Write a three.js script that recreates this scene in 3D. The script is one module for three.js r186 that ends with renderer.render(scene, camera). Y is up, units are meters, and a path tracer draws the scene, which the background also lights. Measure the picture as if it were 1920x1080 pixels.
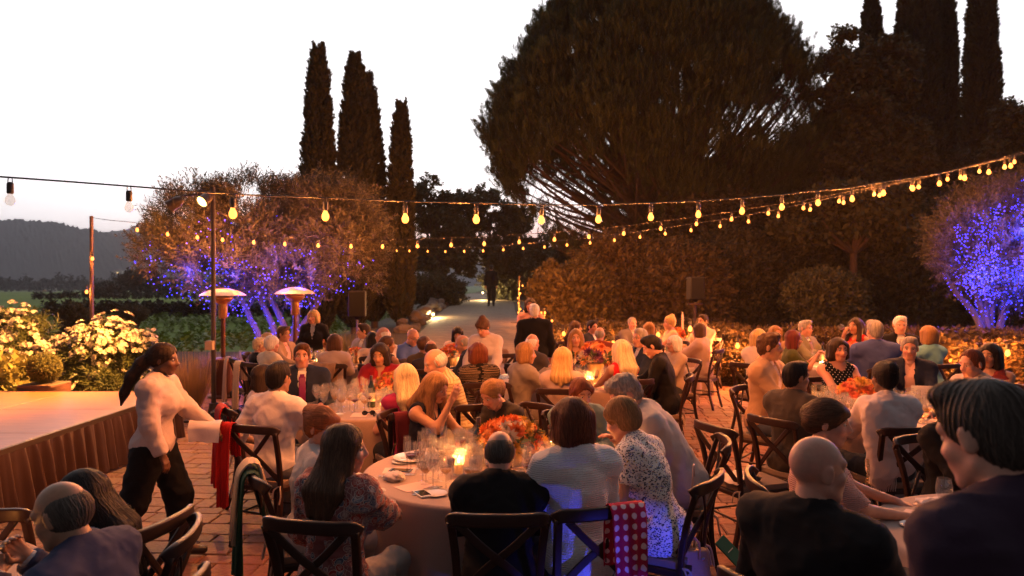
import * as THREE from 'three';
import { mergeGeometries } from 'three/addons/utils/BufferGeometryUtils.js';
import { RoundedBoxGeometry } from 'three/addons/geometries/RoundedBoxGeometry.js';
import { ImprovedNoise } from 'three/addons/math/ImprovedNoise.js';

// ---------------------------------------------------------------- camera, sky, sun, exposure
const scene = new THREE.Scene();
const EYE = 1.95, FOCAL = 1350, HORIZON = 530;            // lens as measured on the 1920 x 1080 photograph
const camera = new THREE.PerspectiveCamera(2 * Math.atan(540 / FOCAL) * 180 / Math.PI, 16 / 9, 0.1, 7000);
camera.position.set(0, EYE, 0);
camera.lookAt(0, EYE - (540 - HORIZON) / FOCAL, -1);
const renderer = new THREE.WebGLRenderer({ antialias: true });
renderer.toneMapping = THREE.LinearToneMapping;
renderer.toneMappingExposure = 0.97;
camera.focus = 4.8; camera.userData.fStop = 2.8;
renderer.shadowMap.enabled = true;
renderer.shadowMap.type = THREE.PCFSoftShadowMap;
// dusk sky: the sun has just gone down straight ahead, the glow falls off with height and with the angle from it
{
  const W = 512, H = 256, data = new Float32Array(W * H * 4);
  for (let j = 0; j < H; j++) for (let i = 0; i < W; i++) {
    const el = ((j + 0.5) / H - 0.5) * Math.PI, az = ((i + 0.5) / W - 0.5) * 2 * Math.PI;
    const c = -Math.sin(az);                                  // 1 towards -z
    const e = Math.max(0, el), t = (1 + c) / 2;
    const glow = 2.75 * Math.exp(-e / 0.80) * (0.042 + 0.958 * Math.pow(t, 3.0));
    const warm = 1.0 * Math.exp(-e / 0.13) * Math.pow(t, 10);
    const base = 0.062;
    const k = (j * W + i) * 4;
    const low = Math.exp(-((e / 0.075) ** 2)) * Math.pow(t, 26);
    data[k] = base * 0.92 + glow * 1.0 + warm * 1.0;
    data[k + 1] = base * 0.95 + (glow * 0.965 + warm * 0.78) * (1 - 0.66 * low);
    data[k + 2] = base * 1.15 + (glow * 0.99 + warm * 0.55) * (1 - 0.86 * low);
    data[k + 3] = 1;
  }
  const sky = new THREE.DataTexture(data, W, H, THREE.RGBAFormat, THREE.FloatType);
  sky.mapping = THREE.EquirectangularReflectionMapping;
  sky.magFilter = sky.minFilter = THREE.LinearFilter; sky.needsUpdate = true;
  scene.background = sky; scene.environment = sky;
}
// the last of the sun's light, from below the bright part of the sky
const sun = new THREE.DirectionalLight(new THREE.Color(1, 0.8, 0.6), 0.12);
sun.position.set(3, 9, -60); sun.target.position.set(0, 0, 0);
sun.castShadow = true; sun.shadow.radius = 40;
sun.shadow.mapSize.set(2048, 2048);
Object.assign(sun.shadow.camera, { left: -30, right: 30, top: 30, bottom: -30, near: 1, far: 200 });
scene.add(sun, sun.target);
const HAZE = 0.00030;
scene.fog = new THREE.FogExp2(new THREE.Color(0.80, 0.80, 0.9), HAZE);

// ---------------------------------------------------------------- helpers
function rng(seed) { let s = seed >>> 0; return () => { s = (s + 0x6d2b79f5) | 0; let t = Math.imul(s ^ (s >>> 15), 1 | s); t = (t + Math.imul(t ^ (t >>> 7), 61 | t)) ^ t; return ((t ^ (t >>> 14)) >>> 0) / 4294967296; }; }
const V = (x, y, z) => new THREE.Vector3(x, y, z);
const perlin = new ImprovedNoise();
const noise = (x, y, z) => perlin.noise(x, y, z);
const clamp = THREE.MathUtils.clamp, lerp = THREE.MathUtils.lerp, smooth = THREE.MathUtils.smoothstep, R = THREE.MathUtils.degToRad;
const fbm = (x, y, z, o = 4) => { let s = 0, a = 0.5; for (let i = 0; i < o; i++) { s += a * noise(x, y, z); x *= 2.03; y *= 2.03; z *= 2.03; a *= 0.5; } return s; };
// where the photograph's pixel (px, py) lies at depth d
const X = (px, d) => (px - 960) / FOCAL * d, Y = (py, d) => EYE - (py - HORIZON) / FOCAL * d;
const depthOf = (py, h = 0) => (EYE - h) * FOCAL / (py - HORIZON);
const names = new Map();
function numbered(n) { const k = names.get(n) ?? 0; names.set(n, k + 1); return k ? n + '_' + String(k).padStart(3, '0') : n; }
function tag(o, label, category, group, kind) {
  if (label) o.userData.label = label;
  if (category) o.userData.category = category;
  if (group) o.userData.group = group;
  if (kind) o.userData.kind = kind;
  return o;
}
function thing(name, label, category, pos = [0, 0, 0], turn = 0, group) {
  const o = new THREE.Group(); o.name = numbered(name); o.position.set(...pos); o.rotation.y = turn; scene.add(o);
  return tag(o, label, category, group);
}
function part(name, geo, mat, parent) {
  const m = new THREE.Mesh(geo, mat); m.name = parent === scene ? numbered(name) : name; m.castShadow = m.receiveShadow = true; parent.add(m); return m;
}
const bounds = (g) => { g.computeBoundingBox(); return g.boundingBox; };
const col = (r, g, b) => new THREE.Color().setRGB(r, g, b);
function std(c, rough = 0.8, o = {}) { return new THREE.MeshStandardMaterial({ color: Array.isArray(c) ? col(...c) : c, roughness: rough, ...o }); }
function phys(c, rough, o) { return new THREE.MeshPhysicalMaterial({ color: Array.isArray(c) ? col(...c) : c, roughness: rough, ...o }); }
const glowing = (c, k) => new THREE.MeshStandardMaterial({ color: col(0.2, 0.15, 0.1), emissive: col(...c), emissiveIntensity: k, roughness: 0.6 });
function lamp(parent, pos, c, power, radius = 1) {
  const l = new THREE.PointLight(col(...c), power); l.position.set(...pos); l.castShadow = true; l.shadow.radius = radius; parent.add(l); return l;
}
const merge = (list) => mergeGeometries(list.map((g) => { let q = g.index ? g.toNonIndexed() : g; for (const k of Object.keys(q.attributes)) if (!['position', 'normal', 'uv', 'color'].includes(k)) q.deleteAttribute(k); return q; }));
const place = (g, p = [0, 0, 0], r = [0, 0, 0], s = [1, 1, 1]) => g.applyMatrix4(new THREE.Matrix4().compose(V(...p), new THREE.Quaternion().setFromEuler(new THREE.Euler(...r)), V(...s)));
const box = (w, h, d, p, r, bevel = 0.006) => place(new RoundedBoxGeometry(w, h, d, 2, Math.min(bevel, w / 2.2, h / 2.2, d / 2.2)), p, r);
const cyl = (r1, r2, h, p, r, n = 16) => place(new THREE.CylinderGeometry(r1, r2, h, n), p, r);
const lathe = (pts, n = 24, p, r) => place(new THREE.LatheGeometry(pts.map(([x, y]) => new THREE.Vector2(x, y)), n), p, r);
const tube = (pts, r, seg = 24, n = 8) => new THREE.TubeGeometry(new THREE.CatmullRomCurve3(pts.map((p) => p.isVector3 ? p : V(...p))), seg, r, n);
// a bar of rectangular section w x h bent along a curve; the section stays upright along 'up'
function bar(pts, w, h, seg = 20, up = V(0, 1, 0)) {
  const cu = new THREE.CatmullRomCurve3(pts.map((p) => V(...p))), pos = [], idx = [], prof = [];
  const c = 0.28;
  for (const [a, b] of [[-1, -1 + c], [-1 + c, -1], [1 - c, -1], [1, -1 + c], [1, 1 - c], [1 - c, 1], [-1 + c, 1], [-1, 1 - c]]) prof.push([a * w / 2, b * h / 2]);
  const n = prof.length;
  for (let i = 0; i <= seg; i++) {
    const p = cu.getPoint(i / seg), t = cu.getTangent(i / seg), s = V().crossVectors(up, t).normalize(), u = V().crossVectors(t, s);
    for (const [a, b] of prof) { const q = p.clone().addScaledVector(s, a).addScaledVector(u, b); pos.push(q.x, q.y, q.z); }
  }
  for (let i = 0; i < seg; i++) for (let j = 0; j < n; j++) { const a = i * n + j, b = i * n + (j + 1) % n; idx.push(a, a + n, b, b, a + n, b + n); }
  for (let j = 1; j < n - 1; j++) { idx.push(0, j, j + 1); const e = seg * n; idx.push(e, e + j + 1, e + j); }
  const g = new THREE.BufferGeometry(); g.setAttribute('position', new THREE.Float32BufferAttribute(pos, 3)); g.setIndex(idx); g.computeVertexNormals();
  g.setAttribute('uv', new THREE.Float32BufferAttribute(new Float32Array(pos.length / 3 * 2), 2));
  return g;
}
// tapered limb through points with radii
function limb(pts, radii, n = 7, seg = 10) {
  const cu = new THREE.CatmullRomCurve3(pts), g = new THREE.TubeGeometry(cu, seg, 1, n), p = g.attributes.position;
  for (let i = 0; i <= seg; i++) {
    const c = cu.getPointAt(i / seg), f = i / seg * (radii.length - 1), k = Math.min(radii.length - 2, Math.floor(f)), r = lerp(radii[k], radii[k + 1], f - k);
    for (let j = 0; j <= n; j++) { const a = i * (n + 1) + j; p.setXYZ(a, c.x + (p.getX(a) - c.x) * r, c.y + (p.getY(a) - c.y) * r, c.z + (p.getZ(a) - c.z) * r); }
  }
  return g;
}
// ---------------------------------------------------------------- computed textures
function canvasTex(w, h, draw, srgb = true, rep) {
  const c = document.createElement('canvas'); c.width = w; c.height = h; draw(c.getContext('2d'), w, h);
  const t = new THREE.CanvasTexture(c); t.wrapS = t.wrapT = THREE.RepeatWrapping; if (srgb) t.colorSpace = THREE.SRGBColorSpace; if (rep) t.repeat.set(...rep); return t;
}
function dataTex(n, f, rep = [1, 1], srgb = false) {          // f(u, v) -> grey or [r, g, b] in 0..1, tiling
  const d = new Uint8Array(n * n * 4);
  for (let j = 0; j < n; j++) for (let i = 0; i < n; i++) { const c = f(i / n, j / n), k = (j * n + i) * 4; for (let q = 0; q < 3; q++) d[k + q] = clamp(255 * (c.length ? c[q] : c), 0, 255); d[k + 3] = 255; }
  const t = new THREE.DataTexture(d, n, n); t.wrapS = t.wrapT = THREE.RepeatWrapping; t.magFilter = t.minFilter = THREE.LinearFilter; t.repeat.set(...rep); if (srgb) t.colorSpace = THREE.SRGBColorSpace; t.needsUpdate = true; return t;
}
const tileNoise = (u, v, f, seed = 0) => {                     // periodic in u and v
  const a = u * 2 * Math.PI, b = v * 2 * Math.PI, q = f / 6.283;
  return noise(Math.cos(a) * q + seed, Math.sin(a) * q + Math.cos(b) * q * 1.3, Math.sin(b) * q + seed * 1.7);
};
const weaveBump = dataTex(128, (u, v) => 0.5 + 0.25 * Math.sin(u * 2 * Math.PI * 32) * Math.sin(v * 2 * Math.PI * 32) + 0.25 * tileNoise(u, v, 30), [12, 12]);
const knitBump = dataTex(128, (u, v) => 0.5 + 0.4 * Math.sin((v * 16 + 0.15 * Math.sin(u * 40)) * 2 * Math.PI) + 0.1 * Math.sin(u * 2 * Math.PI * 24), [6, 6]);
const grainBump = dataTex(256, (u, v) => 0.5 + 0.5 * tileNoise(u, v, 40) + 0.35 * tileNoise(u, v, 110, 3) + 0.2 * tileNoise(u, v, 14, 7));
const paverTone = dataTex(256, (u, v) => { const k = 0.82 + 0.28 * tileNoise(u, v, 12) + 0.2 * tileNoise(u, v, 60, 4); return [k, k * (1 + 0.06 * tileNoise(u, v, 9, 2)), k]; }, [2.2, 2.2]);
const linenTone = dataTex(256, (u, v) => { const k = 0.86 + 0.12 * Math.sin(u * 2 * Math.PI * 60 + 2 * tileNoise(u, v, 8)) * Math.sin(v * 2 * Math.PI * 52) + 0.2 * tileNoise(u, v * 1, 60, 5); return k; }, [3, 3]);
const barkBump = dataTex(128, (u, v) => 0.5 + 0.6 * tileNoise(u, v, 20) + 0.3 * tileNoise(u, v, 50, 3));
const woodTone = dataTex(256, (u, v) => { const k = 0.8 + 0.25 * noise(u * 3, v * 40, 0) + 0.12 * noise(u * 8, v * 90, 3); return [k, k * 0.98, k * 0.95]; });
// ================================================================ THE SETTING
function groundY(x, z) {
  const d = -z, left = smooth(-x, 4.8, 11) * smooth(d, 11, 40);
  return -0.03 - 1.3 * left - 8 * smooth(d, 150, 900) * (x < 40 ? 1 : 0.4) + (1 - left) * 0.55 * smooth(d, 20, 45) + 0.05 * noise(x * 0.3, 0, z * 0.3) * smooth(d, 15, 25);
}
{
  const pos = [], uv = [], c = [], idx = [], NA = 180; let rows = 0;
  for (let r = 0.4; r < 6500; r *= 1.075, rows++) for (let a = 0; a <= NA; a++) {
    const t = a / NA * 2 * Math.PI, x = Math.sin(t) * r, z = -Math.cos(t) * r;
    pos.push(x, groundY(x, z) - (x > -9.3 && x < 17 && z > -16.5 && z < 3 ? 0.07 : 0), z); uv.push(x / 3, z / 3);
    const green = smooth(-x - 0.12 * Math.abs(z), 2.5, 6) * smooth(-z, 17, 22) + smooth(-z, 120, 300), n = fbm(x * 0.04, 1, z * 0.04), n2 = fbm(x * 0.5, 4, z * 0.5, 3);
    const g = clamp(green, 0, 1), b = 1 + 0.5 * n + 0.4 * n2;
    c.push(lerp(0.075, 0.13, g) * b, lerp(0.055, 0.20, g) * b, lerp(0.035, 0.012, g) * b);
  }
  for (let i = 0; i < rows - 1; i++) for (let a = 0; a < NA; a++) { const p = i * (NA + 1) + a, q = p + NA + 1; idx.push(p, p + 1, q, p + 1, q + 1, q); }
  const g = new THREE.BufferGeometry();
  g.setAttribute('position', new THREE.Float32BufferAttribute(pos, 3)); g.setAttribute('uv', new THREE.Float32BufferAttribute(uv, 2)); g.setAttribute('color', new THREE.Float32BufferAttribute(c, 3)); g.setIndex(idx); g.computeVertexNormals();
  tag(part('ground', g, std([1, 1, 1], 1, { vertexColors: true, bumpMap: grainBump, bumpScale: 0.04 }), scene), 'dark soil and green valley floor reaching to the hills', null, null, 'structure');
}
// the brick patio: three sizes of tumbled pavers in rows, each paver a piece with chamfered edges
{
  const patio = thing('patio', 'red brown brick paver patio under the dinner tables'); patio.userData.kind = 'structure';
  const TURN = R(-3.5); patio.rotation.y = TURN;
  const bed = new THREE.PlaneGeometry(34, 24); bed.rotateX(-Math.PI / 2); bed.translate(3, -0.022, -8);
  part('joint_sand', bed, std([0.05, 0.03, 0.02], 1, { bumpMap: grainBump, bumpScale: 0.003 }), patio);
  const paver = (w, d, seed) => {
    const r = rng(seed), b = 0.009, H = 0.045, t = () => (r() - 0.5) * 0.006, v = [], uv = [], idx = [];
    const ring = (ix, iz, y, jit) => { for (const [a, e] of [[-1, -1], [1, -1], [1, 1], [-1, 1]]) { v.push(a * (w / 2 - ix) + (jit ? t() : 0), y + (jit ? t() * 0.35 : 0), e * (d / 2 - iz) + (jit ? t() : 0)); uv.push(v.at(-3) + seed * 0.37, v.at(-1) + seed * 0.61); } };
    ring(b, b, 0, true); ring(0.001, 0.001, -b * 0.8, true); ring(0, 0, -H, false);
    idx.push(0, 3, 2, 0, 2, 1);
    for (let k = 0; k < 2; k++) for (let j = 0; j < 4; j++) { const a = k * 4 + j, e = k * 4 + (j + 1) % 4; idx.push(a, e, e + 4, a, e + 4, a + 4); }
    const g = new THREE.BufferGeometry(); g.setAttribute('position', new THREE.Float32BufferAttribute(v, 3)); g.setAttribute('uv', new THREE.Float32BufferAttribute(uv, 2)); g.setIndex(idx);
    const q = g.toNonIndexed(); q.computeVertexNormals(); return q;
  };
  const tones = [[0.235, 0.088, 0.046], [0.19, 0.066, 0.037], [0.27, 0.112, 0.063], [0.145, 0.057, 0.037], [0.215, 0.097, 0.06]].map((c) => std(c, 0.78, { map: paverTone, bumpMap: grainBump, bumpScale: 0.004 }));
  const r = rng(41), shapes = new Map(), rest = tones.map(() => []), near = [];
  const shape = (w, d, k) => { const key = [w, d, k].join(); if (!shapes.has(key)) shapes.set(key, paver(w - 0.007, d - 0.007, 7 + shapes.size)); return shapes.get(key); };
  let z = 2.5, row = 0;
  while (z > -17.5) {
    const d = [0.165, 0.24, 0.165, 0.24, 0.24][row++ % 5]; z -= d;
    let x = -11 + r() * 0.3;
    while (x < 17.5) {
      const w = [0.165, 0.24, 0.315, 0.24, 0.315][Math.floor(r() * 5)], cx = x + w / 2, cz = z + d / 2; x += w;
      const wx = cx * Math.cos(TURN) + cz * Math.sin(TURN), wz = -cx * Math.sin(TURN) + cz * Math.cos(TURN), dep = -wz;
      const onStage = wx < -4.45 && dep < 9.0, seen = dep > 1.9 && Math.abs(wx) < 0.76 * dep + 0.4;
      const edge = dep > 15.6 + 0.6 * Math.sin(wx * 0.4);
      if (onStage || !seen || edge) { r(); r(); continue; }
      const px = 960 + wx / dep * FOCAL, py = HORIZON + EYE / dep * FOCAL, aisle = (px > 140 && px < 540 && py > 770) || (px > 1270 && px < 1460 && py > 690);
      const g = shape(w, d, Math.floor(r() * 3)), tone = Math.floor(Math.pow(r(), 1.3) * 5);
      (aisle ? near : rest[tone]).push({ g, cx, cz, dep, tone, y: (noise(cx * 40, 0, cz * 40)) * 0.0035, tilt: [noise(cx * 9, 3, cz * 9) * 0.014, noise(cx * 9, 9, cz * 9) * 0.014] });
    }
  }
  near.sort((a, b) => a.dep - b.dep);
  near.splice(300).forEach((p) => rest[p.tone].push(p));
  for (const p of near) { const m = part('paver', p.g, tones[p.tone], patio); m.position.set(p.cx, p.y, p.cz); m.rotation.set(p.tilt[0], 0, p.tilt[1]); }
  rest.forEach((list, k) => { if (list.length) tag(part('pavers', merge(list.map((p) => place(p.g.clone(), [p.cx, p.y, p.cz], [p.tilt[0], 0, p.tilt[1]]))), tones[k], patio), null, null, null, 'stuff'); });
}
// asphalt drive going back from the patio, with its low row of field stones on the left
const roadMid = (d) => -1.35 - 0.45 * smooth(d, 18, 42) - 0.2 * smooth(d, 45, 60) - 6 * smooth(d, 62, 110);
{
  const pos = [], uv = [], idx = [], n = 90;
  for (let i = 0; i <= n; i++) { const d = 14.8 + 80 * Math.pow(i / n, 1.4); for (let j = 0; j <= 6; j++) { const x = roadMid(d) + (j / 6 - 0.5) * 3.9 * (1 + 0.25 * smooth(d, 16, 19) * 0), z = -d; pos.push(x, groundY(x, z) + 0.055 - 0.03 * Math.abs(j / 3 - 1) ** 3, z); uv.push(x, z); } }
  for (let i = 0; i < n; i++) for (let j = 0; j < 6; j++) { const a = i * 7 + j, b = a + 7; idx.push(a, a + 1, b, a + 1, b + 1, b); }
  const g = new THREE.BufferGeometry(); g.setAttribute('position', new THREE.Float32BufferAttribute(pos, 3)); g.setAttribute('uv', new THREE.Float32BufferAttribute(uv, 2)); g.setIndex(idx); g.computeVertexNormals();
  tag(part('road', g, std([0.27, 0.185, 0.125], 0.85, { map: dataTex(256, (u, v) => 0.75 + 0.3 * tileNoise(u, v, 90) + 0.25 * tileNoise(u, v, 7, 5), [0.5, 0.5]), bumpMap: grainBump, bumpScale: 0.006 }), scene), 'grey asphalt drive leading back between the trees', null, null, 'structure');
  const r = rng(5), wall = thing('stone_border', 'low row of rough field stones along the left side of the drive', 'stone border');
  const stone = (s) => { const g = new THREE.IcosahedronGeometry(1, 2), p = g.attributes.position; for (let i = 0; i < p.count; i++) { const k = 1 + 0.35 * noise(p.getX(i) * 1.3 + s * 9, p.getY(i) * 1.3, p.getZ(i) * 1.3); p.setXYZ(i, p.getX(i) * k, p.getY(i) * k * 0.72, p.getZ(i) * k); } g.computeVertexNormals(); return g; };
  const stones = [1, 2, 3, 4, 5].map(stone), mats = [[0.22, 0.17, 0.13], [0.28, 0.22, 0.17], [0.16, 0.13, 0.11]].map((c) => std(c, 0.95, { bumpMap: grainBump, bumpScale: 0.02 }));
  for (let k = 0; k < 110; k++) {
    const d = 27 + k * 0.38, x = roadMid(d) - 2.25 - r() * 0.5, s = 0.16 + 0.16 * r(), m = part('stone', stones[k % 5], mats[Math.floor(r() * 3)], wall);
    m.position.set(x, groundY(x, -d) + s * 0.35 + (k % 3 === 2 ? 0.28 : 0), -d); m.scale.set(s * 1.3, s, s); m.rotation.y = r() * 6;
  }
}
// far wooded hills
function hills(name, label, ridge, dist, deep, seed, c) {
  const pos = [], cl = [], idx = [], n = 420, rows = 26, p0 = ridge[0][0], p1 = ridge.at(-1)[0];
  for (let i = 0; i <= n; i++) {
    const px = lerp(p0, p1, i / n); let k = 0; while (k < ridge.length - 2 && ridge[k + 1][0] < px) k++;
    const f = smooth(px, ridge[k][0], ridge[k + 1][0]), top = Y(lerp(ridge[k][1], ridge[k + 1][1], f), dist + deep);
    for (let j = 0; j <= rows; j++) {
      const t = j / rows, d = dist + deep * t, x = X(px, d), tree = Math.abs(noise(px * 0.11, j * 0.9, seed)) * 14 + Math.max(0, noise(px * 0.3, j * 1.7, seed + 5)) * 9;
      const y = -12 + (top + 12) * Math.pow(t, 0.8) * (1 + 0.10 * fbm(px * 0.012, t * 3, seed) * (1 - t)) + tree * Math.min(1, t * 3) * 0.85;
      pos.push(x, j === 0 ? -20 : y, -d); const b = 0.75 + 0.6 * Math.abs(noise(px * 0.21, j * 2.3, seed + 2)) + 0.4 * fbm(px * 0.02, t * 4, seed + 9);
      cl.push(c[0] * b, c[1] * b, c[2] * b);
    }
  }
  for (let i = 0; i < n; i++) for (let j = 0; j < rows; j++) { const a = i * (rows + 1) + j, b = a + rows + 1; idx.push(a, b, a + 1, b, b + 1, a + 1); }
  const g = new THREE.BufferGeometry(); g.setAttribute('position', new THREE.Float32BufferAttribute(pos, 3)); g.setAttribute('color', new THREE.Float32BufferAttribute(cl, 3)); g.setIndex(idx); g.computeVertexNormals();
  tag(part(name, g, std([1, 1, 1], 1, { vertexColors: true }), scene), label, null, null, 'structure');
}
hills('hills', 'wooded ridge on the left beyond the valley', [[-700, 400], [-200, 405], [20, 414], [100, 418], [150, 430], [240, 447], [330, 500], [420, 540]], 1350, 520, 3, [0.028, 0.036, 0.024]);
hills('hills', 'pale farther mountain behind the olive tree', [[60, 470], [150, 440], [230, 434], [268, 419], [310, 430], [380, 438], [520, 430], [700, 448], [860, 462], [1000, 474], [1250, 480], [1600, 470], [2400, 420]], 2300, 700, 8, [0.03, 0.036, 0.03]);

// ================================================================ VEGETATION
// a leaf: a narrow blade folded along its middle; sprigs of them are what the crowns are made of
function leafGeo(list) {                                       // list of {p, dir, up, l, w, bend}
  const pos = [], nor = [], idx = [], uv = [];
  for (const { p, dir, up, l, w, bend = 0.15, fold = 0.25 } of list) {
    const s = V().crossVectors(dir, up).normalize(), u = V().crossVectors(s, dir).normalize(), b = pos.length / 3;
    const at = (f, side, lift) => { const q = p.clone().addScaledVector(dir, l * f).addScaledVector(s, side * w).addScaledVector(u, lift - bend * l * f * f); pos.push(q.x, q.y, q.z); const n = u.clone().addScaledVector(s, -side * fold).normalize(); nor.push(n.x, n.y, n.z); uv.push(side * 0.5 + 0.5, f); };
    at(0, 0, 0); at(0.45, -0.5, fold * w * 0.5); at(0.45, 0, 0); at(0.45, 0.5, fold * w * 0.5); at(1, 0, 0);
    idx.push(b, b + 2, b + 1, b, b + 3, b + 2, b + 1, b + 2, b + 4, b + 2, b + 3, b + 4);
  }
  const g = new THREE.BufferGeometry(); g.setAttribute('position', new THREE.Float32BufferAttribute(pos, 3)); g.setAttribute('normal', new THREE.Float32BufferAttribute(nor, 3)); g.setAttribute('uv', new THREE.Float32BufferAttribute(uv, 2)); g.setIndex(idx); return g;
}
function sprig(seed, n, len, l, w, spread, droop = 0) {        // leaves along a twig that points up +y
  const r = rng(seed), list = [];
  for (let i = 0; i < n; i++) {
    const t = (i + 0.3) / n, a = i * 2.4 + r(), dir = V(Math.cos(a) * spread, 1 - droop - 0.3 * r(), Math.sin(a) * spread).normalize();
    list.push({ p: V(0, t * len, 0), dir, up: V(-dir.x * 0.3, 1, -dir.z * 0.3).add(V(r() - 0.5, 0, r() - 0.5)), l: l * (0.7 + 0.6 * r()), w: w * (0.8 + 0.4 * r()) });
  }
  return leafGeo(list);
}
const leafMat = (c, rough = 0.6) => phys(c, rough, { side: THREE.DoubleSide, transmission: 0.3, thickness: 0, specularIntensity: 0.4 });
function scatter(name, geo, mat, items, parent, kind = 'stuff') {   // items: {p, up, s, c?}
  const m = new THREE.InstancedMesh(geo, mat, items.length), M = new THREE.Matrix4(), q = new THREE.Quaternion(), y = V(0, 1, 0), spin = new THREE.Quaternion();
  items.forEach((it, i) => { q.setFromUnitVectors(y, it.up); spin.setFromAxisAngle(y, it.a ?? i * 2.399); q.multiply(spin); M.compose(it.p, q, it.sv ?? V(it.s, it.s, it.s)); m.setMatrixAt(i, M); const k = it.b ?? 1; m.setColorAt(i, it.c ?? col(k, k, k)); });
  m.name = name; m.castShadow = m.receiveShadow = true; if (kind) m.userData.kind = kind; parent.add(m); return m;
}
const ballPoint = (r) => { for (;;) { const p = V(r() * 2 - 1, r() * 2 - 1, r() * 2 - 1); if (p.lengthSq() < 1) return p; } };
const bark = (c) => std(c, 0.95, { bumpMap: barkBump, bumpScale: 0.03 });
// leaves through ellipsoids {c, r}; a noise threshold leaves holes; shells are denser than the inside
function crownItems(seed, blobs, n, { s = 1, hole = -0.15, freq = 0.9, out = 0.55, vary = 0.5, shell = 0.45, tint } = {}) {
  const r = rng(seed), vol = blobs.map((b) => b.r[0] * b.r[1] * b.r[2]), tot = vol.reduce((a, b) => a + b), items = [];
  blobs.forEach((b, k) => {
    const m = Math.round(n * vol[k] / tot);
    for (let i = 0, g = 0; i < m && g < m * 6; g++) {
      const p = ballPoint(r); if (p.length() < shell && r() < 0.7) continue;
      const edge = 1 + 0.22 * noise(p.x * 3 + k * 5, p.y * 3, p.z * 3 + seed); p.multiplyScalar(edge);
      const q = V(b.c[0] + p.x * b.r[0], b.c[1] + p.y * b.r[1], b.c[2] + p.z * b.r[2]);
      if (noise(q.x * freq, q.y * freq + seed, q.z * freq) < hole) continue;
      const up = p.clone().normalize().multiplyScalar(out).add(V(r() - 0.5, r() * 0.9, r() - 0.5)).normalize(), v = 1 - vary * 0.5 + vary * r();
      items.push({ p: q, up, s: s * (0.7 + 0.6 * r()), a: r() * 6, b: v, c: tint ? tint(q, v, r) : undefined }); i++;
    }
  });
  return items;
}
const oakSprig = [1, 2].map((s) => sprig(s, 12, 0.45, 0.22, 0.13, 1.0));
const oliveSprig = sprig(5, 14, 0.34, 0.085, 0.02, 0.75);
const cypressSprig = sprig(6, 16, 0.34, 0.16, 0.05, 0.35);
const shrubSprig = sprig(8, 12, 0.3, 0.14, 0.06, 0.9);
const pineTuft = (() => {                                      // an upright candle of long needles
  const r = rng(12), list = [];
  for (let i = 0; i < 26; i++) { const a = i * 2.4, t = i / 26, sp = 1.25 * (1 - t * 0.55), dir = V(Math.cos(a) * sp, 1, Math.sin(a) * sp).normalize(); list.push({ p: V(0, t * 0.30, 0), dir, up: V(Math.cos(a), 0.2, Math.sin(a)), l: 0.15 + 0.07 * r(), w: 0.026, bend: 0.05 }); }
  return leafGeo(list);
})();

// four cypresses by the drive and five tall ones behind on the right
function cypress(px, d, top, width, label, seed, lean = 0, base = 0) {
  const x = X(px, d), y0 = groundY(x, -d), h = Y(top, d) - y0, w = width / FOCAL * d / 2, t = thing('cypress_tree', label, 'tree', [x, y0, -d]);
  part('trunk', limb([V(0, -0.2, 0), V(0.02, h * 0.3, 0), V(0, h * 0.8, 0)], [0.16, 0.12, 0.04]), bark([0.09, 0.06, 0.045]), t);
  const prof = (f) => w * Math.min(1, Math.pow(f / 0.12 + 0.25, 0.6)) * Math.pow(Math.max(0, 1 - Math.pow(Math.max(0, (f - 0.12) / 0.88), 1.55)), 0.72);
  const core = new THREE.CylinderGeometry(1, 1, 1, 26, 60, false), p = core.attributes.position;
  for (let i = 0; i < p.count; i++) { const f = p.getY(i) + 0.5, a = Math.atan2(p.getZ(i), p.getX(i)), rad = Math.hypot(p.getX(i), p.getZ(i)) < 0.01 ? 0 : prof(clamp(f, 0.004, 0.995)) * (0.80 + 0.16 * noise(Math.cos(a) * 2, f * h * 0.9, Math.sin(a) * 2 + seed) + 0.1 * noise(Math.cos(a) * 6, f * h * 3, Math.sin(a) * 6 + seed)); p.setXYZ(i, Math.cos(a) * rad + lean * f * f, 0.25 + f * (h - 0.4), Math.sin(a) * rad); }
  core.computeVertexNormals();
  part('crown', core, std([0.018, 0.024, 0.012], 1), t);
  const r = rng(seed), items = [], n = Math.round(150 * h * w * 2.2);
  for (let i = 0; i < n; i++) {
    const f = Math.pow(r(), 0.9), a = r() * 6.283, rad = prof(Math.min(f, 0.992)) * (0.86 + 0.18 * noise(Math.cos(a) * 2, f * h * 0.9, Math.sin(a) * 2 + seed) + 0.16 * r()), up = V(Math.cos(a) * 0.45, 1, Math.sin(a) * 0.45).normalize();
    items.push({ p: V(Math.cos(a) * rad + lean * f * f, 0.2 + f * (h - 0.25), Math.sin(a) * rad), up, s: 0.7 + 0.8 * r() * (f > 0.93 ? 0.7 : 1), a: r() * 6, b: 0.6 + 0.8 * r() });
  }
  scatter('foliage', cypressSprig, leafMat([0.062, 0.058, 0.024], 0.8), items, t);
}
cypress(598, 27, 95, 64, 'tallest slim cypress at left behind the olive tree', 21);
cypress(664, 27.5, 112, 64, 'thick cypress second from left with blunt top', 22, 0.05);
cypress(702, 30, 148, 50, 'thin cypress half hidden behind the blunt topped one', 23, -0.3);
cypress(749, 29, 203, 47, 'shorter cypress standing right beside the drive', 24, 0.1);
cypress(1632, 34, -12, 64, 'cypress leaning out behind the broadleaf tree on the right', 25);
cypress(1716, 33, -190, 92, 'widest dark cypress of the right hand group', 26);
cypress(1764, 36, -120, 62, 'slim cypress touching the widest one on its right', 27);
cypress(1838, 33, -130, 66, 'lone tall cypress near the right edge of the view', 28);

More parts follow.
